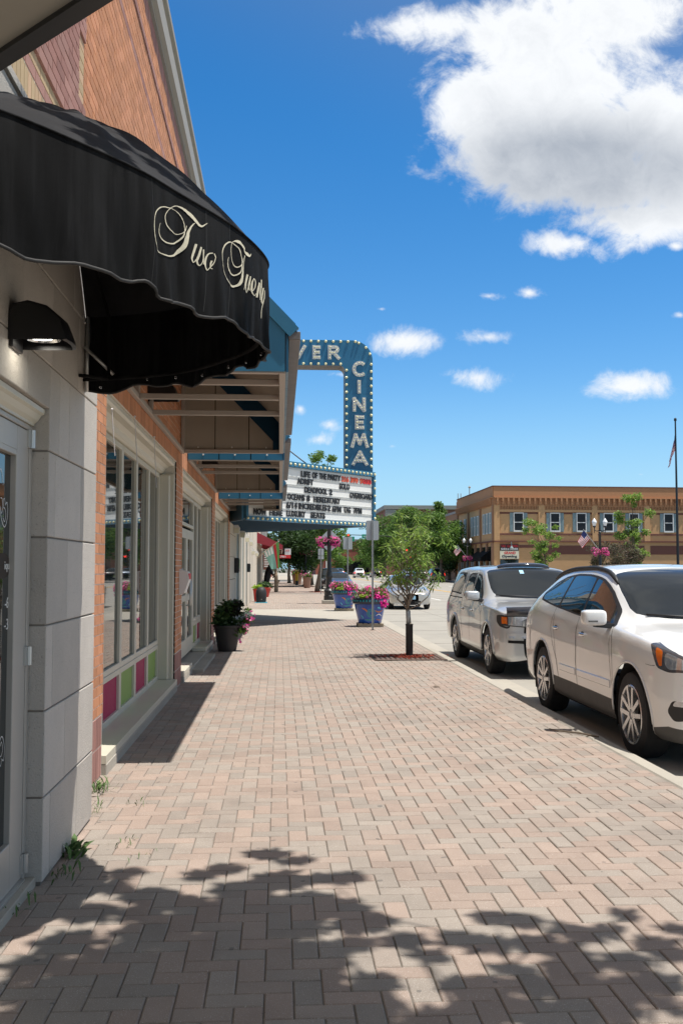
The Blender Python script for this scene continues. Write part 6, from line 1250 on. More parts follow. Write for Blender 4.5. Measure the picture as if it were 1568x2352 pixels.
def ribbon_xt(r,sh_,pts,wd,m,nm,off=.003,both=True):
    """strip along a path given in (x,t)"""
    Q=[]
    for a,b in zip(pts,pts[1:]):
        n=12
        for k in range(n): Q.append((a[0]+(b[0]-a[0])*k/n,a[1]+(b[1]-a[1])*k/n))
    Q.append(pts[-1])
    for s in ((1,-1) if both else (1,)):
        P=[Vector(sh_.P(*q)) for q in Q]; P=[Vector((p.x,p.y*s,p.z+off)) for p in P]
        mb=MB(); mb.tube(P,wd,6); addm(nm,mb,m,r,True)
# ---------- white crossover
def mirror(r,sh_,x,z,m,s_list=(1,-1),big=1.0,y=None):
    for s in s_list:
        p=on_side(sh_,x,z-.10); yy=(p[1]+.17)*s
        b=blob_box(x-.03,yy,z,.07*big,.108*big,.070*big,4.5); addm('mirror',b,m,r,True)
        g=MB(); g.obox((x+.040,yy,z),(1,0,0),(0,1,0),(0,0,1),.006,.092*big,.056*big); addm('mirror_glass',g,'chrome',r)
        a=MB(); a.bar((x+.01,p[1]*s-.05*s,z-.09),(x,yy-.02*s,z-.07),.09,.045); addm('mirror_arm',a,'black_plastic',r)
def white_extras(r,sh_):
    # roof rails
    for s in (1,-1):
        mb=MB(); P=[];R_=[]
        for k in range(25):
            f=k/24; x=1.98+f*2.50; q=Vector(sh_.P(x,7.45)); lift=.010*min(1,f/.10,(1-f)/.08)**.7
            P.append((q.x,(q.y+.0)*s,q.z+lift+.006)); R_.append(.024 if .03<f<.97 else .012)
        mb.tube(P,R_,8); addm('roof_rail',mb,'black_plastic',r,True)
    # door handles
    for s in (1,-1):
        for x in (2.30,3.28):
            z=1.005+.012*(x-2.3)/.98; p=on_side(sh_,x,z)
            b=blob_box(x,(p[1]+.016)*s,z,.095,.016,.017,3,8); addm('door_handle',b,'chrome',r,True)
            c=MB(); c.lathe([(0,.002*s),(.05,.001*s)],(x+.02,(p[1]+.001)*s,z),16,'y',sx=1.2,sy=.62); addm('handle_cup',c,'grey_cladding',r)
    # seams
    seam(r,sh_,[(1.54,1.13),(1.42,.98),(1.38,.75),(1.36,.46)]); seam(r,sh_,[(2.56,1.17),(2.53,.9),(2.52,.46)]); seam(r,sh_,[(3.47,1.24),(3.52,1.0),(3.42,.82),(3.26,.66),(3.22,.46)])
    seam(r,sh_,[(.60,.865),(.50,.86),(.44,.865)],.003); seam(r,sh_,[(4.42,.95),(4.5,.80)],.006)
    # rubbing strip in body colour
    for s in (1,-1):
        for a,b in ((1.45,2.49),(2.56,3.16)):
            mb=MB(); V=[]
            n=14
            for k in range(n+1):
                x=a+(b-a)*k/n
                for z in (.565,.625): p=on_side(sh_,x,z); V.append((p[0],(p[1]+.010)*s,p[2]))
                for z in (.555,.635): p=on_side(sh_,x,z); V.append((p[0],(p[1]-.002)*s,p[2]))
            F=[]
            for k in range(n):
                q=4*k; F+=[(q,q+1,q+5,q+4),(q+2,q,q+4,q+6),(q+1,q+3,q+7,q+5)]
            F+=[(0,2,3,1),(4*n,4*n+1,4*n+3,4*n+2)]
            mb.add(V,F); addm('rubbing_strip',mb,'car_white',r)
    mirror(r,sh_,1.60,1.215,'car_white',big=1.08)
    for s in (1,-1):
        m=MB(); p=on_side(sh_,1.60,1.115); m.box(1.488,1.498,(p[1]+.20)*s-.045,(p[1]+.20)*s+.045,1.175,1.19); addm('mirror_signal',m,'headlamp_dark',r)
    # wipers and cowl
    w=MB(); 
    for y0_ in (-.55,.15):
        P=[sh_.P(1.40-.0*k,9.0) for k in range(2)]
    c=MB(); c.tube([Vector(sh_.P(1.26,10)),Vector((1.30,.3,sh_.P(1.30,9.4)[2]+.012)),Vector((1.38,.62,sh_.P(1.38,8.4)[2]+.012))],.011,6); c.tube([(1.28,-.05,sh_.P(1.27,10)[2]+.02),(1.33,-.40,sh_.P(1.33,9)[2]+.015),(1.40,-.66,sh_.P(1.40,8.2)[2]+.01)],.011,6); addm('wiper',c,'black_plastic',r,True)
    # head lamps: inner lens and amber
    for s in (1,-1):
        for (x,z,hx,hz,mt,nm) in ((.50,.955,.035,.055,'amber','indicator'),):
            pass
    # fog lamp and lower intake
    # grille and badge bar at the nose
    g=MB(); g.box(-.015,.02,-.42,.42,.52,.80); addm('grille',g,'black_plastic',r)
    g=MB(); g.box(-.03,-.01,-.46,.46,.655,.69); addm('grille_bar',g,'chrome',r)
white=dict(L=5.02,paint='car_white',du=.034,R=.382,tw=.245,rr=.262,spokes=(5,True),lip=.010,
 tab=[ # x   w    zb   zm   zs   ws   ze   we   zc
 (0.00,.30,.30,.62,.84,.28,.87,.20,.90),
 (0.04,.54,.27,.62,.87,.50,.92,.36,.95),
 (0.12,.72,.25,.63,.91,.67,.965,.50,1.00),
 (0.25,.84,.24,.64,.965,.79,1.02,.60,1.055),
 (0.45,.915,.24,.66,1.01,.86,1.07,.68,1.105),
 (0.80,.948,.24,.70,1.06,.89,1.115,.72,1.15),
 (1.15,.955,.25,.72,1.09,.895,1.145,.73,1.185),
 (1.30,.955,.25,.73,1.10,.895,1.16,.735,1.225),
 (1.50,.955,.25,.74,1.105,.895,1.215,.735,1.345),
 (1.80,.955,.25,.75,1.13,.895,1.385,.725,1.535),
 (2.10,.955,.25,.76,1.15,.895,1.545,.705,1.655),
 (2.35,.955,.25,.76,1.165,.895,1.612,.69,1.705),
 (2.80,.955,.25,.77,1.185,.895,1.645,.68,1.735),
 (3.40,.955,.25,.77,1.22,.89,1.635,.67,1.735),
 (3.90,.955,.25,.77,1.265,.88,1.60,.66,1.715),
 (4.30,.95,.26,.77,1.30,.865,1.53,.65,1.675),
 (4.65,.935,.28,.77,1.27,.83,1.41,.63,1.56),
 (4.88,.89,.31,.76,1.10,.79,1.19,.60,1.27),
 (4.99,.70,.34,.70,.90,.60,.93,.45,.95),
 (5.02,.45,.36,.66,.82,.38,.84,.30,.86)],
 arches=[(.955,.392,.445),(3.90,.392,.445)],
 mats={'trim':('window_trim','black_plastic'),'glass':('side_window','glass_car'),'clad':('cladding','grey_cladding'),'screen':('windscreen','glass_car'),'lamp_case':('headlight','headlamp_dark'),'lamp':('headlight_lens','headlamp'),'amber':('indicator','amber'),'fogb':('bumper_insert','black_plastic'),'fog':('fog_lamp','headlamp')},
 regions=[('trim','side',[(1.50,1.125),(1.66,1.285),(1.95,1.465),(2.25,1.575),(2.7,1.622),(3.2,1.625),(3.66,1.590),(4.02,1.51),(4.25,1.39),(4.20,1.305),(3.8,1.265),(3.2,1.222),(2.3,1.165)]),
  ('glass','side',[(1.60,1.155),(1.72,1.29),(1.98,1.445),(2.26,1.55),(2.46,1.578),(2.47,1.192)]),
  ('glass','side',[(2.53,1.195),(2.52,1.585),(2.75,1.602),(3.2,1.602),(3.30,1.592),(3.36,1.25),(3.2,1.24)]),
  ('glass','side',[(3.42,1.255),(3.37,1.592),(3.65,1.568),(3.98,1.49),(4.19,1.385),(4.14,1.322),(3.8,1.285)]),
  ('clad','side',[(1.36,.10),(1.36,.455),(3.46,.475),(3.46,.10)]),
  ('clad','xt',[(-.1,-.5),(-.1,1.15),(.30,1.3),(.50,1.15),(.56,-.5)]),
  ('clad','xt',[(4.36,-.5),(4.36,1.0),(4.7,1.2),(5.2,1.2),(5.2,-.5)]),
  ('screen','xt',[(1.24,10.3),(1.245,9.6),(1.30,8.85),(1.385,8.15),(1.48,7.62),(1.60,7.42),(1.85,7.40),(2.12,7.50),(2.19,7.85),(2.22,8.6),(2.235,10.3)]),
  ('lamp_case','side',[(.13,.83),(.10,.91),(.28,.99),(.56,1.055),(.60,1.04),(.49,.94),(.41,.85),(.28,.82)]),
  ('lamp','side',[(.145,.85),(.125,.905),(.26,.96),(.355,.985),(.335,.895),(.29,.845)]),
  ('amber','side',[(.385,.995),(.50,1.02),(.445,.94),(.385,.865),(.355,.87)]),
  ('fogb','side',[(.06,.46),(.09,.57),(.24,.60),(.30,.50),(.24,.42)]),
  ('fog','side',[(.08,.545),(.10,.585),(.22,.595),(.245,.55)]),
 ],extras=[white_extras])
ZR0=ZR+.001
# nose toward the camera: local x -> +Y world, local +y -> -X world (rotation +90 deg)
white_car,_=build_car('parked_car','white crossover with black roof rails parked at the kerb, nearest car on the right','car',white,(4.075,7.83,ZR0),PI/2,detail=2)
# ---------- silver pickup with canopy
def silver_extras(r,sh_):
    seam(r,sh_,[(1.50,1.10),(1.42,.95),(1.36,.6),(1.36,.44)]); seam(r,sh_,[(2.42,1.14),(2.40,.9),(2.40,.44)]); seam(r,sh_,[(3.24,1.16),(3.24,.8),(3.10,.6),(3.10,.46)]); seam(r,sh_,[(3.30,1.17),(3.33,1.60)],.014)
    seam(r,sh_,[(3.3,1.145),(4.95,1.15)],.018)
    for s in (1,-1):
        for x in (2.25,3.08):
            p=on_side(sh_,x,.96); b=blob_box(x,(p[1]+.014)*s,.96,.085,.016,.02,3,8); addm('door_handle',b,'car_silver',r,True)
    mirror(r,sh_,1.62,1.23,'car_silver',big=1.12)
    # sunroof wind deflector, tinted bonnet shield
    b=MB(); V=[];n=16
    for k in range(n+1):
        y=-.46+.92*k/n
        for (x,dz) in ((2.16,.012),(2.13,.055),(2.22,.075),(2.36,.03)): 
            t=10-abs(y)/.70*2.2; V.append((x+.05*(y/.46)**2,y,sh_.P(x,min(t,10))[2]+dz*(1-.5*(y/.46)**6)))
    b.add(V,[(4*k+i,4*k+i+1,4*k+i+5,4*k+i+4) for k in range(n) for i in range(3)]); addm('sunroof_deflector',b,'sunroof',r,True)
    b=MB(); V=[];n=24
    for k in range(n+1):
        y=-.80+1.60*k/n; ay=abs(y)
        x=nose_pt(sh_,y,.99)[0]; zt=1.075+.02*(1-(ay/.78)**2)+(-.015 if ay<.30 else .0)
        V+=[(x-.055,y,zt-.115),(x-.075,y,zt-.05),(x-.05,y,zt+.01),(x+.01,y,zt+.018)]
    b.add(V,[(4*k+i,4*k+i+1,4*k+i+5,4*k+i+4) for k in range(n) for i in range(3)]); addm('bonnet_shield',b,'smoke_plastic',r,True)
    # grille with vertical silver bars, bumper slots
    g=MB(); g.box(-.035,.03,-.34,.34,.66,.955); addm('grille',g,'dark_well',r)
    g=MB()
    for y in (-.22,-.07,.08,.23):
        for z in (.74,.88):
            g.box(-.052,-.036,y-.05,y+.05,z-.045,z-.032); g.box(-.052,-.036,y-.05,y+.05,z+.032,z+.045); g.box(-.052,-.036,y-.05,y-.038,z-.045,z+.045); g.box(-.052,-.036,y+.038,y+.05,z-.045,z+.045)
    addm('grille_insert',g,'chrome',r)
    for s in (1,-1):
        g=MB(); g.box(-.04,.03,.345*s-.035,.345*s+.035,.63,.97,.01); addm('grille_surround',g,'car_silver',r)
    nose_patch(r,sh_,'bumper',[(-.80,.62),(.80,.62),(.80,.70),(-.80,.70)],'car_silver',.030,False,.03)
    nose_patch(r,sh_,'headlight',[(.40,.775),(.86,.815),(.86,.965),(.40,.965)],'black_plastic',.010)
    nose_patch(r,sh_,'headlight_lens',[(.425,.795),(.775,.82),(.775,.95),(.425,.95)],'headlamp',.016)
    nose_patch(r,sh_,'indicator',[(.79,.835),(.855,.84),(.855,.945),(.79,.945)],'amber',.016)
    g=MB(); g.box(-.022,.03,-.30,.30,.50,.57); addm('bumper_slot',g,'dark_well',r)
    for s in (1,-1):
        pass
    nose_patch(r,sh_,'bumper_slot',[(.42,.535),(.78,.55),(.78,.59),(.42,.585)],'dark_well',.008)
    g=MB(); g.box(-.012,.05,-.30,.30,.33,.36); addm('bumper_slot',g,'dark_well',r)
    c=MB(); c.tube([(1.31,-.1,sh_.P(1.31,10)[2]+.02),(1.36,.3,sh_.P(1.36,9.3)[2]+.02),(1.44,.66,sh_.P(1.44,8.2)[2]+.015)],.012,6); addm('wiper',c,'black_plastic',r,True)
    st=MB(); P=[Vector(sh_.P(x,9.75)) for x in (1.90,1.97)]; 
    st.obox(Vector((1.93,.10,sh_.P(1.93,9.8)[2]+.004)),(1,0,.62),(0,1,0),(-.62,0,1),.055,.035,.002); addm('sticker',st,'plate_blue',r)
silver=dict(L=5.02,paint='car_silver',du=.038,R=.372,tw=.24,rr=.245,spokes=(6,False),lip=.022,
 tab=[
 (0.00,.55,.30,.60,.93,.54,.97,.48,1.00),
 (0.03,.72,.275,.60,.95,.70,1.00,.60,1.035),
 (0.10,.83,.265,.61,.98,.80,1.03,.68,1.065),
 (0.22,.885,.26,.62,1.01,.86,1.06,.72,1.09),
 (0.45,.918,.26,.64,1.04,.885,1.09,.74,1.115),
 (0.90,.93,.26,.66,1.06,.895,1.115,.75,1.145),
 (1.25,.93,.26,.68,1.075,.895,1.135,.75,1.175),
 (1.38,.93,.26,.69,1.08,.895,1.16,.75,1.215),
 (1.55,.93,.25,.70,1.07,.89,1.24,.74,1.34),
 (1.80,.93,.25,.70,1.09,.885,1.43,.735,1.53),
 (2.02,.93,.25,.70,1.10,.88,1.575,.72,1.665),
 (2.20,.93,.25,.71,1.11,.88,1.625,.71,1.705),
 (2.70,.93,.25,.71,1.12,.88,1.65,.71,1.735),
 (3.25,.93,.25,.71,1.14,.88,1.65,.71,1.745),
 (3.60,.935,.25,.71,1.15,.88,1.655,.715,1.75),
 (4.40,.935,.27,.72,1.16,.875,1.63,.71,1.73),
 (4.72,.925,.29,.72,1.15,.86,1.56,.70,1.67),
 (4.90,.90,.31,.72,1.13,.83,1.35,.68,1.46),
 (4.98,.84,.33,.72,1.08,.78,1.15,.64,1.20),
 (5.02,.66,.35,.70,.95,.62,.98,.50,1.0)],
 arches=[(.93,.385,.44),(3.82,.385,.44)],
 mats={'trim':('window_trim','black_plastic'),'glass':('side_window','glass_car'),'cglass':('canopy_window','glass_green'),'clad':('cladding','grey_cladding'),'screen':('windscreen','glass_car'),'lamp_case':('headlight','black_plastic'),'lamp':('headlight_lens','headlamp'),'amber':('indicator','amber'),'slot':('bumper_slot','dark_well'),'bump':('bumper','car_silver')},
 regions=[('trim','side',[(1.60,1.11),(1.72,1.26),(1.98,1.49),(2.12,1.565),(2.44,1.60),(2.45,1.145)]),
  ('glass','side',[(1.70,1.145),(1.80,1.27),(2.02,1.47),(2.14,1.535),(2.38,1.565),(2.39,1.17)]),
  ('trim','side',[(2.53,1.15),(2.52,1.60),(3.02,1.605),(3.18,1.56),(3.22,1.18)]),
  ('glass','side',[(2.58,1.18),(2.57,1.57),(3.0,1.575),(3.12,1.53),(3.16,1.20)]),
  ('trim','side',[(3.46,1.20),(3.46,1.61),(4.25,1.605),(4.62,1.22)]),
  ('cglass','side',[(3.50,1.23),(3.50,1.58),(4.22,1.575),(4.55,1.245)]),
  ('clad','side',[(1.36,.10),(1.36,.34),(3.40,.36),(3.40,.10)]),
  ('screen','xt',[(1.30,10.3),(1.31,9.6),(1.36,8.9),(1.44,8.2),(1.54,7.66),(1.66,7.45),(1.88,7.42),(2.05,7.5),(2.11,7.9),(2.135,8.6),(2.145,10.3)]),
  ('lamp_case','side',[(.05,.76),(.03,.945),(.16,.975),(.34,.965),(.33,.87),(.22,.80)]),
  ('lamp','side',[(.055,.785),(.036,.93),(.135,.95),(.15,.82)]),
  ('amber','side',[(.13,.84),(.125,.94),(.18,.94),(.175,.85)]),
 ],extras=[silver_extras])
build_car('parked_truck','silver pickup with matching canopy and tinted bonnet shield, parked behind the white crossover','pickup truck',silver,(4.25,14.93,ZR0),PI/2)
# ---------- generic sedan / suv / pickup for the rest
def lights_generic(front_plate=None,tail=False,lit=False):
    def f(r,sh_):
        if front_plate:
            b=MB(); b.box(-.04,-.018,-.17,.17,.42,.56); addm('number_plate',b,front_plate,r)
        nose_patch(r,sh_,'lower_grille',[(-.42,.28),(.42,.28),(.38,.36),(-.38,.36)],'dark_well',.004,False)
        zt_=sh_.tab[0][5]; nose_patch(r,sh_,'grille',[(-.28,zt_-.09),(.28,zt_-.09),(.30,zt_-.03),(-.30,zt_-.03)],'black_plastic',.004,False); nose_patch(r,sh_,'headlight',[(.36,zt_-.08),(.72,zt_-.06),(.74,zt_+.02),(.40,zt_-.02)],'headlamp',.006)
    return f
def sedan_tab(h=1.42):
    k=h/1.42
    return [(0,.30,.24,.50,.60,.28,.63,.22,.65),(.04,.55,.22,.50,.62,.50,.655,.40,.68),(.14,.74,.21,.51,.66,.68,.70,.50,.73),(.32,.83,.21,.53,.72,.77,.76,.60,.79),(.8,.87,.20,.57,.80,.80,.85,.64,.885),(1.2,.88,.20,.59,.85,.81,.90,.66,.94),(1.35,.88,.20,.60,.87,.81,.94,.66,.99*k),(1.7,.88,.21,.61,.89,.81,1.13*k,.64,1.20*k),(2.1,.88,.21,.62,.90,.80,1.30*k,.60,1.38*k),(2.6,.88,.21,.62,.91,.80,1.34*k,.58,1.42*k),(3.2,.88,.22,.62,.93,.80,1.29*k,.58,1.37*k),(3.7,.87,.23,.62,.95,.79,1.10*k,.58,1.18*k),(3.95,.865,.24,.62,.96,.77,1.01,.57,1.05),(4.3,.83,.26,.62,.94,.73,.985,.55,1.01),(4.46,.70,.29,.60,.86,.62,.90,.48,.92),(4.5,.42,.31,.58,.78,.38,.80,.30,.81)]
def suv_tab():
    return [(0,.40,.28,.60,.76,.38,.79,.32,.81),(.04,.62,.26,.60,.79,.58,.82,.45,.85),(.14,.79,.25,.61,.84,.74,.88,.55,.91),(.35,.87,.25,.63,.92,.82,.96,.65,.99),(.9,.90,.25,.66,.99,.85,1.03,.68,1.06),(1.15,.91,.25,.67,1.02,.86,1.07,.69,1.13),(1.5,.91,.25,.68,1.05,.86,1.29,.69,1.38),(1.85,.91,.25,.69,1.07,.86,1.52,.68,1.62),(2.2,.91,.25,.70,1.08,.86,1.60,.67,1.70),(3.3,.91,.26,.70,1.11,.86,1.61,.66,1.71),(4.0,.90,.27,.70,1.13,.84,1.57,.65,1.66),(4.35,.88,.29,.70,1.12,.81,1.42,.63,1.48),(4.55,.84,.31,.70,1.05,.77,1.12,.60,1.16),(4.68,.72,.34,.68,.92,.66,.95,.52,.97),(4.7,.5,.36,.66,.84,.46,.86,.36,.87)]
def spec_sedan(paint,plate=None,h=1.42,du=.06):
    k=h/1.42
    return dict(L=4.5,paint=paint,du=du,R=.32,tw=.21,rr=.215,spokes=(7,False),tab=sedan_tab(h),arches=[(.88,.33,.375),(3.52,.33,.375)],floor=.2,
     mats={'trim':('window_trim','black_plastic'),'glass':('side_window','glass_car'),'screen':('windscreen','glass_car'),'rear':('rear_window','glass_car'),'lamp':('headlight','headlamp'),'tail':('taillight','taillight')},
     regions=[('trim','side',[(1.62,.925),(1.9,1.10*k),(2.25,1.265*k),(2.7,1.30*k),(3.15,1.235*k),(3.5,1.08*k),(3.62,.985),(3.0,.955)]),('glass','side',[(1.72,.945),(1.95,1.09*k),(2.27,1.235*k),(2.50,1.265*k),(2.52,.96)]),('glass','side',[(2.58,.962),(2.56,1.27*k),(2.75,1.27*k),(3.12,1.205*k),(3.42,1.06*k),(3.48,.99)]),
      ('screen','xt',[(1.30,10.3),(1.34,9),(1.45,7.9),(1.58,7.5),(1.9,7.45),(2.08,7.6),(2.14,8.4),(2.16,10.3)]),('rear','xt',[(3.22,10.3),(3.22,8.6),(3.30,7.7),(3.55,7.6),(3.78,7.8),(3.88,8.6),(3.92,10.3)]),
      ('lamp','side',[(.08,.56),(.07,.655),(.30,.72),(.48,.745),(.36,.64),(.22,.575)]),('tail','side',[(4.22,.78),(4.2,.92),(4.46,.88),(4.47,.76)])],extras=[lights_generic(plate)])
def spec_suv(paint,lit=False,du=.07,plate=None):
    return dict(L=4.7,paint=paint,du=du,R=.36,tw=.23,rr=.235,spokes=(6,False),tab=suv_tab(),arches=[(.9,.37,.42),(3.7,.37,.42)],
     mats={'trim':('window_trim','black_plastic'),'glass':('side_window','glass_car'),'screen':('windscreen','glass_car'),'rear':('rear_window','glass_car'),'lamp':('headlight','headlamp'),'tail':('taillight','tail_lit' if lit else 'taillight')},
     regions=[('trim','side',[(1.52,1.10),(1.75,1.33),(2.1,1.53),(3.6,1.56),(4.15,1.50),(4.22,1.17)]),('glass','side',[(1.62,1.13),(1.80,1.32),(2.12,1.50),(2.5,1.52),(2.5,1.13)]),('glass','side',[(2.56,1.13),(2.56,1.52),(3.35,1.53),(3.4,1.15)]),('glass','side',[(3.46,1.16),(3.44,1.53),(4.1,1.47),(4.15,1.19)]),
      ('screen','xt',[(1.12,10.3),(1.16,9),(1.30,7.9),(1.45,7.5),(1.8,7.45),(1.98,7.6),(2.02,8.4),(2.03,10.3)]),('rear','xt',[(4.15,10.3),(4.16,8.6),(4.20,7.7),(4.35,7.6),(4.46,7.8),(4.48,8.6),(4.49,10.3)]),
      ('lamp','side',[(.05,.66),(.04,.80),(.22,.87),(.40,.88),(.32,.72),(.15,.66)]),('tail','side',[(4.40,.78),(4.36,1.12),(4.60,1.05),(4.66,.78)])],extras=[lights_generic(plate)])
def park(spec,name,label,cat,x,y,facing=1,group='vehicles in the street'):
    # facing=1: nose toward the camera; x is the centre line
    if facing==1: return build_car(name,label,cat,spec,(x,y,ZR0),PI/2,group)
    return build_car(name,label,cat,spec,(x,y+spec['L'],ZR0),-PI/2,group)
build_car('parked_car','pale champagne sedan facing us behind the blue planters, with a pale blue number plate','car',spec_sedan('car_champagne','plate_blue',du=.05),(5.35,40.2,ZR0),PI/2,'vehicles in the street')
park(spec_sedan('car_slate',du=.08),'parked_car','dark slate blue sedan facing us, parked beyond the street lamp','car',4.2,68,1)
park(spec_suv('car_black',du=.09),'parked_car','black truck-like car facing us beyond the far tree trunks','car',4.15,79,1)
park(spec_suv('car_red',True,du=.1),'car','dark red sport utility car seen from behind, waiting far down the street','car',8.55+.1,195,0)
park(spec_suv('car_navy',True,du=.1),'car','dark blue car seen from behind, right of the red one','car',11.3,186,0)
park(spec_suv('car_white',True,du=.1),'car','white sport utility car seen from behind, rightmost of the waiting cars','car',13.9,172,0)
park(spec_suv('car_black',True,du=.1),'car','black car seen from behind with red lights, beside the white waiting car','car',17.4,178,0)
park(spec_sedan('car_white',du=.12),'car','small white car crossing at the far end of the street','car',5.2,232,0)
park(spec_suv('car_bluegrey',True,du=.09),'parked_car','blue-grey sport utility car parked at the far kerb, seen from behind','car',19.3,120,0)
park(spec_suv('car_black',False,du=.1),'parked_car','black car parked at the far kerb behind the young tree crown','car',19.3,134,0)
park(spec_suv('car_slate',False,du=.1),'parked_car','dark grey car parked farther along the far kerb','car',19.3,148,0)
# ================================================================ PLANTS
def leaf_cloud(centers,n,size,spread,droop=0.0,narrow=.5,seed=1,flat=.5):
    g=np.random.default_rng(seed); V=[];F=[]
    cs=np.array([c[:3] for c in centers]); rs=np.array([c[3] for c in centers]); w=rs**2; w=w/w.sum()
    idx=g.choice(len(cs),n,p=w); d=g.normal(size=(n,3)); d/=np.linalg.norm(d,axis=1)[:,None]; rr=rs[idx]*(g.random(n)**.42)
    P=cs[idx]+d*rr[:,None]*np.array([1,1,.8])
    L=size*g.uniform(.6,1.35,n)
    ax=g.normal(size=(n,3)); ax[:,2]=ax[:,2]*flat-droop; ax/=np.linalg.norm(ax,axis=1)[:,None]
    nb=g.normal(size=(n,3)); nb[:,2]+=.8; bx=np.cross(ax,nb); bx/=np.linalg.norm(bx,axis=1)[:,None]+1e-9
    nn=np.cross(ax,bx)
    A=P; B=P+ax*(L*.5)[:,None]+bx*(L*narrow*.5)[:,None]+nn*(L*.08)[:,None]; Cc=P+ax*L[:,None]; D=P+ax*(L*.5)[:,None]-bx*(L*narrow*.5)[:,None]+nn*(L*.08)[:,None]
    V=np.stack([A,B,Cc,D],1).reshape(-1,3); F=np.arange(4*n).reshape(-1,4)
    return V,F
def np_mesh(name,V,F,m,mats=None):
    me=bpy.data.meshes.new(name); me.vertices.add(len(V)); me.vertices.foreach_set('co',np.asarray(V,np.float32).ravel())
    k=F.shape[1]; me.loops.add(F.size); me.loops.foreach_set('vertex_index',F.astype(np.int32).ravel()); me.polygons.add(len(F))
    me.polygons.foreach_set('loop_start',(np.arange(len(F))*k).astype(np.int32)); me.polygons.foreach_set('loop_total',np.full(len(F),k,np.int32)); me.materials.append(MATS[m]); me.update(calc_edges=True); return me
def limb(mb,p,q,r0,r1,g,n=5,wob=.06,sides=7):
    P=[];R_=[]
    L=(q-p).length
    for k in range(n+1):
        t=k/n; P.append(p.lerp(q,t)+Vector((g.normal(),g.normal(),g.normal()*.4))*wob*L*(math.sin(PI*t))*.5+Vector((0,0,.10*L*math.sin(PI*t)*.3))); R_.append(r0+(r1-r0)*t)
    mb.tube(P,R_,sides); return P
def tree(label,base,h,th,cw,n,ls,leafm='leaf_green',bark='bark',tr=.14,seed=1,cat='tree',group=None,name='tree',nclump=22,droop=.15,narrow=.55,shape='round',clump_r=None,lean=(0,0),cdepth=None,split=1,gap=0):
    g=np.random.default_rng(seed); r=empty(name,base,label,cat,group); base=Vector(base); mb=MB()
    top=base+Vector((lean[0],lean[1],th)); mb.tube([base,base+Vector((0,0,.12*th)),base.lerp(top,.5)+Vector((g.normal()*.03,g.normal()*.03,0)),top],[tr*1.35,tr,tr*.85,tr*.7],10)
    cl=[]; ch=h-th*.75; cc=base+Vector((lean[0]*1.5,lean[1]*1.5,th*.75+ch*.5)); cd=cdepth or cw
    k=0; tries=0
    while k<nclump and tries<2000:
        tries+=1
        d=g.normal(size=3); d/=np.linalg.norm(d); rr=g.random()**.45
        if shape=='round': q=Vector((d[0]*cw*.5*rr,d[1]*cd*.5*rr,d[2]*ch*.5*rr))
        elif shape=='vase':
            zf=g.random(); q=Vector((d[0]*cw*.5*(.25+.75*zf**.8)*rr,d[1]*cd*.5*(.25+.75*zf**.8)*rr,(zf-.5)*ch))
        else:
            zf=g.random()**1.1; q=Vector((d[0]*cw*.5*(1-zf*.8)*rr,d[1]*cd*.5*(1-zf*.8)*rr,(zf-.5)*ch))
        cr_=(clump_r or cw*.17)*g.uniform(.65,1.25); c=cc+q
        if gap and any((Vector(x[:3])-c).length<gap*(x[3]+cr_) for x in cl): continue
        cl.append((c.x,c.y,c.z,cr_)); k+=1
    for c in cl:
        c=Vector(c[:3]); f=max(0,min(.95,(c.z-top.z)/(h-th+1e-6)))
        st=top+(Vector((cc.x,cc.y,top.z+(h-th)*.8))-top)*f*.55 if split else top
        limb(mb,st,c,tr*.36*(1-f*.6),tr*.06,g,sides=5)
    mb.tube([top,top+(Vector((cc.x,cc.y,base.z+h*.9))-top)],[tr*.68,tr*.12],7)
    mb.build('trunk',bark,r,smooth=True)
    V,F=leaf_cloud(cl,n,ls,0,droop,narrow,seed+5)
    o=link('crown',np_mesh('crown',V-np.array(base),F,leafm),r); return r
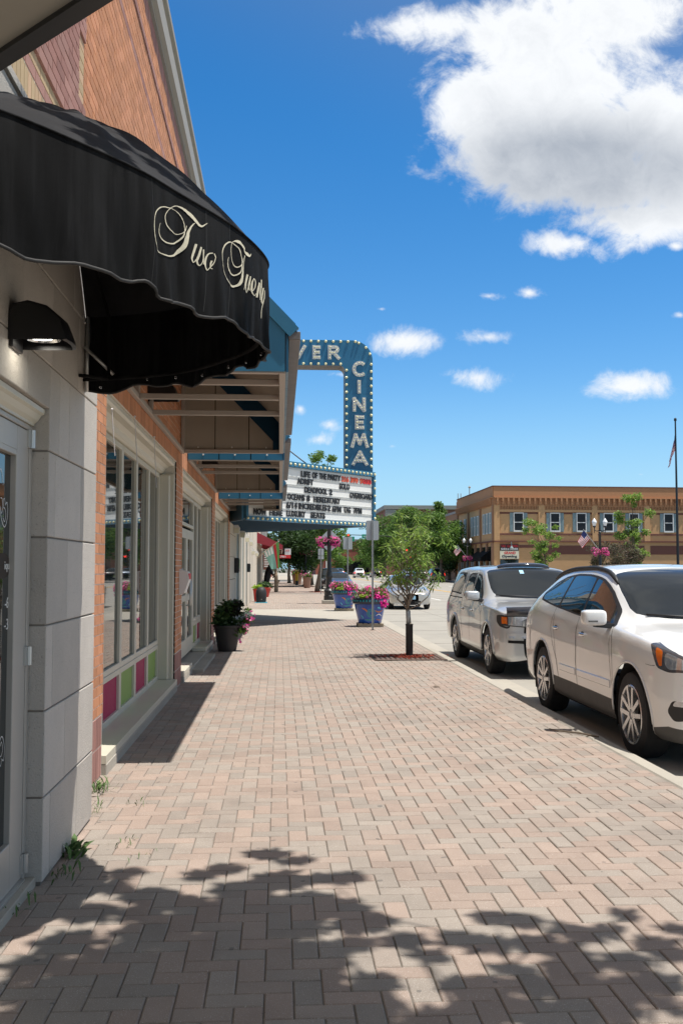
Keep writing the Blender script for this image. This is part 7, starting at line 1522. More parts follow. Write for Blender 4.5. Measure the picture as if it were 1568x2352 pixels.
# tree behind the camera whose shade falls on the paving
g_=np.random.default_rng(3)
r=empty('street_tree',(2.35,1.2,0),'leafy street tree at the kerb beside the viewer, casting the dappled shade on the paving','tree')
mb=MB(); mb.tube([(2.35,1.2,0),(2.33,1.22,1),(2.30,1.3,2.4),(2.2,1.5,3.4)],[.16,.12,.10,.085],10)
cl=[]
SH=[(-.05,5.52,.07),(.09,5.39,.05),(-.27,5.26,.06),(0,5.06,.11),(-.17,4.91,.11),(-.4,5.16,.04),(.22,5.08,.05),(.35,5.08,.06),(.12,4.7,.14),(.28,4.63,.09),(.42,4.46,.06),(-.08,4.54,.14),(-.31,4.61,.1),(-.53,4.8,.09),(-.78,5.22,.06),(-.64,4.87,.09),(-.44,4.74,.07),(-.83,5.01,.06),(-.86,4.65,.09),(-.54,4.36,.12),(-.28,4.2,.13),(-.03,4.13,.14),(.18,4.12,.09),(-.57,3.95,.12),(-.31,3.82,.13),(-.06,3.73,.13),(-.87,4.28,.1),(-.72,3.88,.12),(-.85,3.77,.1),(-.95,4.06,.08),(.13,3.75,.09),(.33,4.21,.05),(.53,4.22,.05),(.36,3.81,.06),(.38,3.62,.05),(.61,4.05,.03),(.95,4.48,.05),(1.06,4.42,.05),(.75,4.23,.05),(.87,4.17,.06),(1.07,4.16,.06),(1.24,4.3,.05),(1.55,4.47,.04),(1.41,4.29,.04),(1.17,4.06,.06),(1.39,3.96,.07),(1.56,4.13,.05),(1.3,4.24,.05),(1.71,4.27,.03),(1.59,4.03,.05),(.72,3.75,.07),(.74,3.57,.09),(.94,3.74,.07),(1.1,3.73,.08),(1.25,3.68,.08),(1.41,3.75,.07),(.93,3.52,.11),(1.16,3.51,.08),(1.4,3.56,.03),(.92,3.9,.04),(-.87,3.57,.09),(-.58,3.52,.11),(-.27,3.43,.12),(.02,3.42,.12),(.3,3.34,.08),(.66,3.31,.1),(1.02,3.29,.1),(-1.02,3.82,.07),
 (-.62,4.62,.08),(-.2,4.38,.10),(.35,4.42,.06),(-.42,3.62,.12),(.12,3.95,.10),(-.15,3.55,.12),(-.7,3.65,.10),(-.95,3.4,.12),(-.4,3.2,.15),(0,3.15,.15),(.5,3.1,.14),(1.0,3.05,.14),(1.5,3.2,.10),(-.62,4.05,.17),(-.32,4.02,.17),(-.6,3.65,.2),(0,3.9,.16),(-.82,3.4,.2),(.08,4.42,.10),(-.2,4.72,.10),(-.45,4.5,.09),(-.3,3.6,.2),(.2,3.55,.16),(.55,3.45,.10),(1.15,3.9,.07)]
for i,(x,y,rr) in enumerate(SH):
    z=4.75+1.5*((i*37)%10)/10; k=z/sd.z
    cl.append((x+sd.x*k,y+sd.y*k,z,rr*1.12))
for (x,y,z,rr) in list(cl)[::3]: limb(mb,Vector((2.2,1.5,3.3)),Vector((x,y,z-.05)),.016,.004,g_,sides=5,wob=.1)
cg=[]
for i in range(12):
    cg.append((2.2+g_.normal()*1.2,.6+g_.normal()*1.0-.6,5.4+abs(g_.normal())*1.6,.6))
# boughs that shade the top of the fabric awning
for (x,y,z,rr) in ((-.9,3.9,3.4,.10),(-.65,3.7,3.2,.10),(-1.0,4.15,3.5,.07),(-.5,4.15,3.2,.07),(-.8,4.6,3.5,.08),(-.3,4.65,3.15,.06),(-.95,5.2,3.5,.06),(-.55,4.85,3.3,.07),(-.75,4.0,3.3,.13),(-.6,4.5,3.3,.16),(-.9,4.9,3.4,.12),(-.35,4.4,3.1,.12),(-.45,5.1,3.2,.13),(-1.05,4.4,3.5,.13),(-.7,5.3,3.3,.10),(-.2,4.9,3.1,.08)):
    k=(6.0-z)/sd.z; cl.append((x+sd.x*k,y+sd.y*k,6.0,rr))
mb.build('trunk','bark',r,smooth=True)
V,F=leaf_cloud(cl,38000,.085,0,.1,.6,11); V2,F2=leaf_cloud(cg,9000,.10,0,.1,.6,12); F=np.concatenate([F,F2+len(V)]); V=np.concatenate([V,V2]); link('crown',np_mesh('crown',V-np.array((2.35,1.2,0)),F,'leaf_green'),r)
# young tree in the grate
r=empty('young_tree',(2.27,17.35,0),'slender young street tree with drooping leaves and a black sleeve round its stem','tree'); b=Vector((2.27,17.35,0)); gy=np.random.default_rng(5)
mb=MB(); mb.tube([b,b+Vector((0,0,.6))],[.040,.038],10); F0=b+Vector((-.03,0,.84)); mb.tube([b+Vector((0,0,.5)),b+Vector((-.01,0,.7)),F0],[.04,.036,.034],10)
ends=[]; 
def twig(p,q,r0,r1,depth):
    P=limb(mb,p,q,r0,r1,gy,6,.14,6)
    ends.append(q)
    if depth>0:
        for k in range(3):
            s=P[2+k] if 2+k<len(P) else P[-1]; d=(q-p)*gy.uniform(.35,.6)+Vector((gy.normal()*.14,gy.normal()*.14,abs(gy.normal())*.10)); twig(s,s+d,r1*1.1,r1*.4,depth-1)
MAIN=[((-.18,.05,1.45),2),((-.30,-.1,1.72),2),((-.08,.1,1.98),2),((.10,-.1,2.02),2),((.22,.15,1.75),2),((.02,-.15,1.6),2),((.32,.0,1.50),1),((-.38,.05,1.30),1),((-.02,.2,1.85),2)]
for (d,k) in MAIN: twig(F0,b+Vector(d),.019,.007,k)
pts=[F0,F0+Vector((.18,0,.06)),F0+Vector((.36,0,.22)),F0+Vector((.47,0,.45)),F0+Vector((.50,0,.62))]; mb.tube(pts,[.012,.011,.009,.007,.005],6); ends+=[pts[-1],pts[-1],pts[-2]]
pts=[F0+Vector((.02,0,.1)),F0+Vector((.12,.05,.35)),F0+Vector((.30,.05,.50)),F0+Vector((.44,.05,.52))]; mb.tube(pts,[.011,.010,.008,.005],6); ends+=[pts[-1]]
mb.build('trunk','bark_young',r,smooth=True)
s=MB(); s.tube([b+Vector((-.012,0,.58)),b+Vector((-.02,0,.82))],[.043,.040],12); s.build('trunk_wrap','galvanized',r,smooth=True)
s=MB(); s.lathe([(.064,0),(.064,.555),(.068,.565),(.068,.585),(.050,.585),(.048,.5)],b,16); s.build('stem_sleeve','rubber_sleeve',r,auto=40)
cl=[(e.x+gy.normal()*.03,e.y+gy.normal()*.03,e.z-.02,.105) for e in ends]
cl+=[(b.x+gy.normal()*.22,b.y+gy.normal()*.2,1.62+gy.normal()*.20,.12) for _ in range(16)]
V,F=leaf_cloud(cl,1500,.112,0,.9,.21,21,flat=.5); link('crown',np_mesh('crown',V-np.array(b),F,'leaf_young'),r)
# street trees on our side
tree('tall street tree whose open upper crown shows above the letter board',(2.45,64.5,0),9.5,3.0,3.2,5200,.19,'leaf_green',tr=.15,seed=12,shape='vase',nclump=26,clump_r=.38,lean=(.45,0),group='street trees on the near pavement')
tree('dense street tree behind the petunia urn, filling the view under the marquee',(2.2,85,0),6.8,2.0,6.4,12000,.26,'leaf_dark',tr=.19,seed=14,nclump=26,group='street trees on the near pavement')
tree('street tree farther on, left of the dense one, over the pavement',(1.0,103,0),6.5,1.8,7.0,9000,.30,'leaf_dark',tr=.18,seed=15,group='street trees on the near pavement')
tree('low branched street tree leaning over the kerb behind the street lamp',(3.0,92,0),6.5,1.8,5.4,8000,.26,'leaf_green',tr=.15,seed=16,group='street trees on the near pavement')
for x,y,rr,lab in ((2.45,64.5,.55,'red mulch ring round the tall street tree'),(2.55,85,.7,'red mulch ring round the dense street tree')):
    m=MB()
    for k in range(260):
        a=random.uniform(0,2*PI); q=rr*math.sqrt(random.random()); m.obox((x+q*math.cos(a),y+q*math.sin(a)*1.2,.015+random.random()*.02),(random.gauss(0,1),random.gauss(0,1),.2),(random.gauss(0,1),random.gauss(0,1),0),(0,0,1),.05,.02,.01)
    tag(m.build('mulch','mulch'),lab,'mulch',kind='stuff')
# ---------------------------------------------------------------- flowers
def flower_mesh(name,cl,n,size,m,seed,parent,base):
    g=np.random.default_rng(seed); cs=np.array([c[:3] for c in cl]); rs=np.array([c[3] for c in cl]); w=rs**2/sum(rs**2)
    idx=g.choice(len(cs),n,p=w); d=g.normal(size=(n,3)); d/=np.linalg.norm(d,axis=1)[:,None]; P=cs[idx]+d*rs[idx][:,None]*.98
    nd=d+g.normal(size=(n,3))*.35; nd/=np.linalg.norm(nd,axis=1)[:,None]
    a=np.cross(nd,g.normal(size=(n,3))); a/=np.linalg.norm(a,axis=1)[:,None]; b=np.cross(nd,a); s=size*g.uniform(.7,1.25,n)
    V=[];F=[]
    k5=5; ring=[]
    for k in range(10):
        an=2*PI*k/10; rr=1.0 if k%2==0 else .72
        ring.append(P+(a*math.cos(an)+b*math.sin(an))*(s*rr)[:,None]*.5+nd*(s*.12)[:,None])
    V=np.stack([P]+ring,1).reshape(-1,3); base_i=np.arange(n)*11
    F=np.concatenate([np.stack([base_i,base_i+1+k,base_i+1+(k+1)%10],1) for k in range(10)])
    o=link(name,np_mesh(name,V-np.array(base),F,m),parent); o['kind']='stuff'; return o
def blue_planter(x,y,label,seed,s=1.0):
    r=empty('planter',(x,y,0),label,'planter','blue glazed planters of petunias')
    p=MB(); 
    for i in range(5): p.box(x-.33*s+.14*s*i,x-.33*s+.14*s*i+.10*s,y-.34*s,y+.34*s,.075,.095)
    for yy in (-.30,0,.24): p.box(x-.34*s,x+.34*s,y+yy*s,y+yy*s+.07,.0,.074)
    p.build('pallet','wood',r)
    z=.10
    b=MB(); b.lathe([(0,z),(.30*s,z),(.315*s,z+.02),(.345*s,z+.16),(.385*s,z+.34),(.415*s,z+.47),(.42*s,z+.50)],(x,y,0),40); b.build('pot','blue_glaze',r,auto=40)
    b=MB(); b.lathe([(.42*s,z+.50),(.465*s,z+.52),(.475*s,z+.56),(.475*s,z+.63),(.465*s,z+.66),(.41*s,z+.66),(.40*s,z+.58),(0,z+.60)],(x,y,0),40); b.build('rim','navy_paint',r,auto=40)
    b=MB()
    for k in range(34):
        a=2*PI*k/34; c=Vector((x+math.cos(a)*.477*s,y+math.sin(a)*.477*s,z+.595)); b.obox(c,(-math.sin(a),math.cos(a),0),(0,0,1),(math.cos(a),math.sin(a),0),.022*s,.024,.004)
    b.build('rim_dots','teal_glaze',r,kind='stuff')
    # painted scrolls: a round medallion, fish-like swooshes and pale windows
    def on(a,zz,o=.003):
        f=(zz-z)/.50; rr=(.30+.12*min(1,max(0,f))**.85)*s+o+.004; return Vector((x+math.cos(a)*rr,y+math.sin(a)*rr,zz))
    def band(pts,w,m,nm):
        n=(len(pts)-1)*5; Q=[cr1([(q[0],q[1]) for q in pts],t) for t in np.linspace(0,1,n+1)]; V=[];
        for i,q in enumerate(Q):
            d=Q[min(i+1,n)]-Q[max(i-1,0)]; d=np.array((d[0]*.38,d[1])); d/=np.hypot(*d)+1e-9; ww=w*math.sin(PI*(.12+.76*i/n)); V+=[on(q[0]-d[1]*ww/.38,q[1]+d[0]*ww),on(q[0]+d[1]*ww/.38,q[1]-d[0]*ww)]
        mm=MB(); mm.add(V,[(2*i,2*i+1,2*i+3,2*i+2) for i in range(n)]); mm.build(nm,m,r)
    f=-PI/2+seed*.12
    for rr in (.105,.06): band([(f-.12+math.cos(t)*rr/.38,z+.27+math.sin(t)*rr) for t in np.linspace(0,2*PI,13)],.016,'teal_glaze','painted_ring')
    band([(f-.75,z+.40),(f-.5,z+.36),(f-.4,z+.30)],.022,'orange_paint','painted_swirl'); band([(f-.6,z+.10),(f-.2,z+.09),(f+.25,z+.13)],.022,'teal_glaze','painted_swirl'); band([(f+.15,z+.34),(f+.45,z+.30),(f+.8,z+.34)],.016,'orange_paint','painted_swirl')
    band([(f+.25,z+.20),(f+.5,z+.24),(f+.85,z+.18)],.014,'flag_white','painted_swirl'); band([(f+.30,z+.42),(f+.55,z+.40)],.02,'cyan_paint','painted_swirl'); band([(f-.9,z+.22),(f-.7,z+.12)],.016,'cyan_paint','painted_swirl'); band([(f+.3,z+.10),(f+.8,z+.08)],.012,'orange_paint','painted_swirl')
    cl=[]; g=np.random.default_rng(seed)
    for k in range(26): a=2*PI*g.random(); q=.36*s*math.sqrt(g.random()); cl.append((x+1.15*q*math.cos(a),y+q*math.sin(a),z+.70+g.random()*.16,.13))
    V,F=leaf_cloud(cl,1500,.06,0,.1,.55,seed+2); link('foliage',np_mesh('foliage',V-np.array((x,y,0)),F,'leaf_green'),r)
    flower_mesh('petunias',cl,430,.070,'petal_pink',seed+3,r,(x,y,0))
    c2=[(x+.30*s+g.normal()*.08,y-.28*s+g.normal()*.06,z+.62-.10*k/4,.09) for k in range(6)]+[(x+.40*s,y-.1,z+.70,.1),(x+.15*s,y-.38*s,z+.68,.09)]
    flower_mesh('trailing_petunias',c2,230,.068,'petal_magenta',seed+4,r,(x,y,0))
    V,F=leaf_cloud([(x-.22*s,y-.33*s,z+.72,.07),(x-.12*s,y-.36*s,z+.72,.07),(x+.42*s,y-.1,z+.72,.07)],220,.055,0,.2,.6,seed+6); link('lime_foliage',np_mesh('lime_foliage',V-np.array((x,y,0)),F,'leaf_lime'),r)
    for k in range(7):
        a=k*.9+seed; L=.30+.10*g.random(); m=MB(); V=[];n=8; wd=.075
        for i in range(n+1):
            t=i/n; o=.04+.22*t**1.6*(1 if k%3 else .6); zz=z+.66+L*(t-.35*t*t*(k%2)); w_=wd*math.sin(PI*min(1,.08+.92*t))**.8
            c=Vector((x+math.cos(a)*o,y+math.sin(a)*o,zz)); d=Vector((-math.sin(a),math.cos(a),0)); V+=[c+d*w_*.5,c+Vector((0,0,-.012)),c-d*w_*.5]
        for i in range(n): m.F+=[(3*i,3*i+1,3*i+4,3*i+3),(3*i+1,3*i+2,3*i+5,3*i+4)]
        m.V=[tuple(v) for v in V]; m.build('canna_leaf','leaf_canna',r,smooth=True)
    return r
blue_planter(2.42,26.6,'blue glazed planter of pink petunias with a teal medallion, nearer of the two',1,1.0)
blue_planter(2.36,36.4,'blue glazed planter of pink petunias, farther of the two, beside the lamp base',4,1.0)
# dark pot by the wall
r=empty('flower_pot',(-.98,18.9,0),'dark brown ribbed pot with burgundy leaves and trailing pink flowers against the brick pier','flower pot')
b=MB(); prof=[(0,0),(.165,0)]
for k in range(19): t=k/18; prof+=[(.165+.075*t**.8+ (.004 if k%2 else 0),.012+.42*t)]
prof+=[(.255,.44),(.262,.46),(.262,.485),(.245,.49),(.235,.44),(0,.43)]
b.lathe(prof,(-.98,18.9,0),36); b.build('pot','dark_pot',r,auto=50)
gp=np.random.default_rng(9); cl=[(-.98+gp.normal()*.14,18.9+gp.normal()*.12,.62+gp.normal()*.12,.12) for _ in range(22)]+[(-.86,18.9,.88,.10),(-.78,18.9,.90,.09),(-1.16,18.85,.62,.10)]
V,F=leaf_cloud(cl,1800,.085,0,.3,.45,31); link('foliage',np_mesh('foliage',V-np.array((-.98,18.9,0)),F,'leaf_dark'),r)
cl=[(-.84+gp.normal()*.08,18.85+gp.normal()*.08,.86+gp.normal()*.06,.09) for _ in range(8)]
V,F=leaf_cloud(cl,420,.12,0,.7,.45,32); link('burgundy_leaves',np_mesh('burgundy_leaves',V-np.array((-.98,18.9,0)),F,'leaf_burgundy'),r)
cl=[(-.66+gp.normal()*.05,18.85+gp.normal()*.06,.70-.06*k,.075) for k in range(6)]+[(-.72,18.8,.40,.06),(-.60,18.85,.78,.07),(-.56,18.85,.66,.05)]
V,F=leaf_cloud(cl,900,.045,0,.5,.5,33); link('trailing_foliage',np_mesh('trailing_foliage',V-np.array((-.98,18.9,0)),F,'leaf_green'),r)
V,F=leaf_cloud([(-.60,18.82,.70,.085),(-.66,18.8,.50,.05)],330,.045,0,.5,.4,34); link('silver_foliage',np_mesh('silver_foliage',V-np.array((-.98,18.9,0)),F,'leaf_silver'),r)
flower_mesh('flowers',[(-.55,18.8,.66,.09),(-.62,18.8,.50,.07),(-.68,18.78,.40,.08),(-.72,18.78,.22,.05),(-.62,18.8,.46,.05)],40,.062,'petal_pink',35,r,(-.98,18.9,0))
def small_pot(x,y,r0,h,m,lm,label,fl=None,seed=1):
    r=empty('flower_pot',(x,y,0),label,'flower pot'); b=MB(); b.lathe([(0,0),(r0*.7,0),(r0,h*.9),(r0*1.08,h*.9),(r0*1.08,h),(r0*.9,h),(0,h*.92)],(x,y,0),20); b.build('pot',m,r,auto=40)
    cl=[(x+math.cos(k*1.3)*r0*.6,y+math.sin(k*1.3)*r0*.6,h+r0*.35,r0*.62) for k in range(6)]; V,F=leaf_cloud(cl,420,r0*.5,0,.1,.4,seed); link('foliage',np_mesh('foliage',V-np.array((x,y,0)),F,lm),r)
    if fl: flower_mesh('flowers',cl,90,r0*.3,fl,seed+1,r,(x,y,0))
    return r
small_pot(-1.03,46.6,.20,.60,'red_pot','leaf_lime','tall red pot with yellow-green plant behind the dark egg-shaped planter',seed=3)
small_pot(-.82,54,.34,.52,'red_pot','leaf_dark','wide red pot with dark leafy plant near the bear statue',seed=4)
small_pot(2.15,78,.34,.85,'terracotta','leaf_green','tall stone urn of pink petunias in front of the dense street tree','petal_pink',seed=6)
small_pot(1.7,96,.5,.95,'terracotta','leaf_green','second stone urn of pink petunias, behind the yellow post','petal_pink',seed=8)
r=empty('egg_planter',(-.82,44.9,0),'dark egg-shaped sculpture on a turquoise board against the cinema wall','sculpture')
b=MB(); b.lathe([(0,.72),(.09,.71),(.17,.66),(.225,.55),(.245,.42),(.24,.25),(.22,.05),(.20,.03),(0,.03)],(-.82,44.9,0),26); b.build('body','rubber_sleeve',r,smooth=True)
b=MB(); b.box(-1.10,-.54,44.65,45.2,.0,.03); b.build('base_board','cyan_paint',r)
b=MB(); b.lathe([(0,-.25),(.014,-.245)],(-.80,44.9,.16),8,'y'); b.build('stud','white_plastic',r)
# bear statue with carved wooden figure
def skin(name,verts,edges,radii,m,parent,sub=2):
    me=bpy.data.meshes.new(name); me.from_pydata(verts,edges,[]); o=bpy.data.objects.new(name,me); C.objects.link(o)
    sk=o.modifiers.new('s','SKIN'); 
    for i,rr in enumerate(radii): me.skin_vertices[0].data[i].radius=(rr,rr) if isinstance(rr,(int,float)) else rr
    me.skin_vertices[0].data[0].use_root=True; su=o.modifiers.new('u','SUBSURF'); su.levels=sub; su.render_levels=sub
    bpy.context.view_layer.update(); m2=bpy.data.meshes.new_from_object(o.evaluated_get(bpy.context.evaluated_depsgraph_get())); m2.name=name
    m2.materials.clear(); m2.materials.append(MATS[m]); m2.polygons.foreach_set('use_smooth',[True]*len(m2.polygons)); bpy.data.objects.remove(o)
    return link(name,m2,parent)
r=empty('bear_statue',(-.62,66,0),'life-size black bear statue standing upright and leaning forward on the pavement','statue')
V=[(0,0,.85),(.02,0,1.15),(.10,-.02,1.42),(.22,-.02,1.62),(.34,-.02,1.68),(.50,-.02,1.60),(-.05,.14,.55),(-.05,.15,.25),(.0,.15,.05),(.12,.14,.04),(-.05,-.14,.55),(-.05,-.15,.25),(.0,-.15,.05),(.12,-.14,.04),(.20,.20,1.32),(.30,.20,1.10),(.38,.16,.98),(.20,-.20,1.32),(.30,-.22,1.10),(.40,-.18,1.0),(.24,.10,1.80),(.24,-.12,1.80)]
E_=[(0,1),(1,2),(2,3),(3,4),(4,5),(0,6),(6,7),(7,8),(8,9),(0,10),(10,11),(11,12),(12,13),(2,14),(14,15),(15,16),(2,17),(17,18),(18,19),(3,20),(3,21)]
R_=[.25,.26,.20,.15,.12,.06,.15,.11,.08,.06,.15,.11,.08,.06,.10,.08,.06,.10,.08,.06,.045,.045]
skin('body',[(v[0]*1.1-.18,v[1]*1.1,v[2]*1.07) for v in V],E_,R_,'bear_black',r)
b=MB(); b.obox((.30,-.02-.0,1.62),(1,0,-.3),(0,1,0),(0,0,1),.07,.06,.045); me=mesh_from('muzzle',b.V,b.F,'bear_wood'); link('muzzle',me,r)
b=MB(); b.box(-.55,.0,-.28,.28,0,.03); link('base_board',mesh_from('base_board',b.V,b.F,'cyan_paint'),r)
r=empty('carved_figure',(-.22,65.2,0),'brown carved wooden figure standing against the front of the black bear','statue')
V=[(0,0,.06),(.02,0,.4),(-.02,0,.75),(.02,0,1.05),(-.03,0,1.32),(-.02,0,1.52),(.14,0,.62),(.22,0,.80),(-.14,0,1.15),(-.20,0,.9),(.12,0,.03),(-.12,0,.03)]
skin('body',V,[(0,1),(1,2),(2,3),(3,4),(4,5),(2,6),(6,7),(3,8),(8,9),(0,10),(0,11)],[.15,.13,.14,.13,.08,.10,.08,.06,.07,.05,.09,.09],'bear_wood',r)
# wooden pole with flag
r=empty('wall_flag',(XB,57.6,2.1),'green, white and red garden flag on a slanted wooden pole fixed to the wall','flag')
b=MB(); b.tube([(XB+.02,57.6,2.12),(-.03,57.3,3.15)],.02,8); b.lathe([(0,-.04),(.035,0),(0,.04)],(-.03,57.3,3.18),8); b.build('pole','bear_wood',r)
def cloth(name,corners,nu,nv,m,par,wave=.04,seed=0,fcol=None,mats=None):
    V=[];F=[];mi=[]
    A,B_,Cc,D=[Vector(c) for c in corners]
    for i in range(nu+1):
        for j in range(nv+1):
            u_,v_=i/nu,j/nv; p=A.lerp(B_,u_).lerp(D.lerp(Cc,u_),v_); p=p+Vector((.3,1,0))*wave*math.sin(u_*7+v_*4+seed)*v_; V.append(p)
    for i in range(nu):
        for j in range(nv): a=i*(nv+1)+j; F.append((a,a+nv+1,a+nv+2,a+1)); mi.append(fcol((i+.5)/nu,(j+.5)/nv) if fcol else 0)
    off=wloc(par); me=mesh_from(name,[v-off for v in V],F,m,True,mats,mi if mats else None); return link(name,me,par)
cloth('cloth',[(-.95,57.5,2.50),(-.05,57.3,3.10),(.02,57.3,1.55),(-.45,57.45,1.50)],16,12,'flag_teal',r,.06,1,lambda a,b: 1 if (a>.62 and a<.82) else (2 if a>=.82 else (3 if (b<.35 and a<.55 and int(a*16)%3) else 0)),['flag_teal','flag_red','flag_green','flag_white'])
# weeds at the foot of the walls
def weed(x,y,n,h,label,seed,w=.3):
    g=np.random.default_rng(seed); m=MB()
    for k in range(n):
        a=g.uniform(0,2*PI); L=h*g.uniform(.4,1.1); o=Vector((x+g.normal()*.035,y+g.normal()*.08,0)); d=Vector((math.cos(a)*.6+.25,math.sin(a)*.7,g.uniform(.5,1.3))).normalized(); s=Vector((-d.y,d.x,0)).normalized()
        wd=L*g.uniform(.10,.20)*w/.3
        p1=o+d*L*.5; p2=o+d*L+Vector((0,0,-L*.25)); m.add([o+s*wd*.2,p1+s*wd*.5,p2,p1-s*wd*.5,o-s*wd*.2],[(0,1,2,3,4)])
    tag(m.build('weed','weed'),label,'weed','weeds growing between the paving and the walls')
weed(-1.12,5.62,40,.12,'leafy weed at the foot of the limestone pillar, tallest of the weeds',1,.6)
weed(-1.10,5.25,24,.08,'small weed at the near lower corner of the limestone pillar',2,.4)
weed(-1.25,7.15,42,.13,'grassy tuft between limestone pillar and concrete window base',3,.2)
weed(-1.13,6.55,16,.09,'sparse grass sprig beside the far edge of the limestone pillar',4,.2)
weed(-1.20,4.72,26,.08,'low weed on the door threshold',5,.25)
weed(-.86,5.75,14,.06,'thin weed in a paving joint in front of the pillar',6,.25); weed(-.92,6.75,14,.06,'tiny yellowing weed in a paving joint near the tuft',7,.25); weed(-.70,5.5,8,.05,'smallest weed sprig out in the shaded paving',8,.25)
b=MB(); b.tube([(2.93,9.05,.012),(2.80,9.25,.016),(2.66,9.38,.014),(2.60,9.52,.012)],[.008,.010,.008,.005],6); tag(b.build('twig','bark'),'short dry twig lying on the kerb near the white crossover','twig')
b=MB(); b.add([(2.0,13.0,.006),(2.05,13.06,.02),(2.12,13.03,.008),(2.05,12.97,.015)],[(0,1,2,3)]); tag(b.build('fallen_leaf','bark'),'curled dry leaf lying on the open paving','leaf')
# ================================================================ STREET FURNITURE
def lamp_post(x,y,label,blab='',flag=True,basket=True,zl=4.9,zb=2.67,plinth=True,seed=1,fdir=-1):
    r=empty('street_lamp',(x,y,0),label,'street lamp','black twin-globe street lamps'); z0=.0
    if plinth: b=MB(); b.box(x-.31,x+.31,y-.31,y+.31,0,.16,.02); b.build('plinth','concrete',r); z0=.16
    b=MB(); b.lathe([(0,z0),(.235,z0),(.235,z0+.18),(.21,z0+.20),(.21,z0+.34),(.23,z0+.36),(.23,z0+.42),(.19,z0+.46),(.15,z0+.50),(.125,z0+.95),(.165,z0+1.0),(.165,z0+1.05),(.14,z0+1.12),(.125,z0+1.20),(.125,z0+1.22),(.095,z0+1.30),(.085,zl-1.0),(.10,zl-.98),(.10,zl-.92),(.06,zl-.88),(.05,zl-.5),(.03,zl-.35),(0,zl-.2)],(x,y,0),16); b.build('pole','black_pole',r,auto=40)
    for s in (-1,1):
        b=MB(); X=x+s*.36; b.tube([(x,y,zl-.80),(x+s*.18,y,zl-.86),(X,y,zl-.80),(X,y,zl-.62)],[.035,.03,.03,.035],8); b.tube([(X,y,zl-.98),(X,y,zl-.62)],[.02,.035],8); b.lathe([(.04,zl-.64),(.10,zl-.58),(.10,zl-.52),(.06,zl-.50)],(X,y,0),14)
        a=b.build('arm','black_pole',r,auto=40)
        b=MB(); b.lathe([(.085,zl-.51),(.13,zl-.36),(.165,zl-.24),(.15,zl-.22),(.10,zl-.12),(.05,zl-.06),(.03,zl-.01),(0,zl)],(X,y,0),16); b.build('globe','lamp_globe',r,smooth=True)
    if basket:
        hb=empty('hanging_basket',(x,y-.12,zb),blab,'flower basket','hanging baskets of pink petunias')
        g=np.random.default_rng(seed); cl=[]
        for s in (-1,1):
            for k in range(9): a=2*PI*g.random(); q=.20*math.sqrt(g.random()); cl.append((x+s*.26+q*math.cos(a),y-.05+q*math.sin(a),zb+g.uniform(-.10,.16),.14))
        bb=MB()
        for s in (-1,1): bb.lathe([(0,-.20),(.12,-.18),(.19,-.05),(.20,0)],(x+s*.26,y-.05,zb),14)
        bb.build('basket','black_metal',hb)
        V,F=leaf_cloud(cl,900,.07,0,.3,.5,seed+1); link('foliage',np_mesh('foliage',V-np.array(hb.location),F,'leaf_green'),hb)
        flower_mesh('petunias',cl,520,.075,'petal_pink',seed+2,hb,hb.location)
        flower_mesh('magenta_petunias',[(c[0],c[1],c[2]-.10,c[3]) for c in cl],220,.07,'petal_magenta',seed+3,hb,hb.location)
    if flag:
        fl=empty('flag',(x,y,zb+.1),flag,'flag','small flags on the street lamps')
        s=fdir; p0=Vector((x+.02,y-.1,zb-.05)); p1=Vector((x+s*1.15,y-.15,zb+1.45)); b=MB(); b.tube([p0,p1],.018,6); b.build('pole','galvanized',fl)
        d=(p1-p0).normalized(); top=p1-d*.05; low=p1-d*.78
        def fc(a,b_): 
            if a<.5 and b_<.42: return 2
            return int(a*13)%2 if True else 0
        # hoist runs along the pole, fly hangs down and away
        cloth('cloth',[top,low,low+Vector((s*.55,0,-.62)),top+Vector((s*.42,0,-.75))],26,14,'flag_red',fl,.03,seed,lambda a,b_: 2 if (a<.54 and b_<.42) else int(a*13)%2,['flag_red','flag_white','flag_blue'])
    return r
lamp_post(2.18,43.7,'black street lamp on a concrete plinth beside the blue planters','pink petunia basket high on the lamp beside the blue planters',flag=None,zl=4.9,zb=2.72,seed=2)
lamp_post(21.0,64,'black twin-globe street lamp across the street in front of the tan building, nearer one','pink petunia basket on the nearer lamp across the street',flag='small striped flag on the nearer lamp across the street',zl=4.85,zb=2.66,seed=5,plinth=False)
lamp_post(20.4,107,'black twin-globe street lamp at the corner of the tan building, farther one','pink petunia basket on the lamp at the tan building corner',flag='small striped flag on the farther lamp, by the corner of the tan building',zl=4.85,zb=2.66,seed=7,plinth=False)
lamp_post(2.2,84,'black street lamp beyond the tree trunks on our pavement','pink petunia basket seen small between the tree trunks on our pavement',flag=None,zl=4.9,zb=3.0,seed=9,plinth=False)
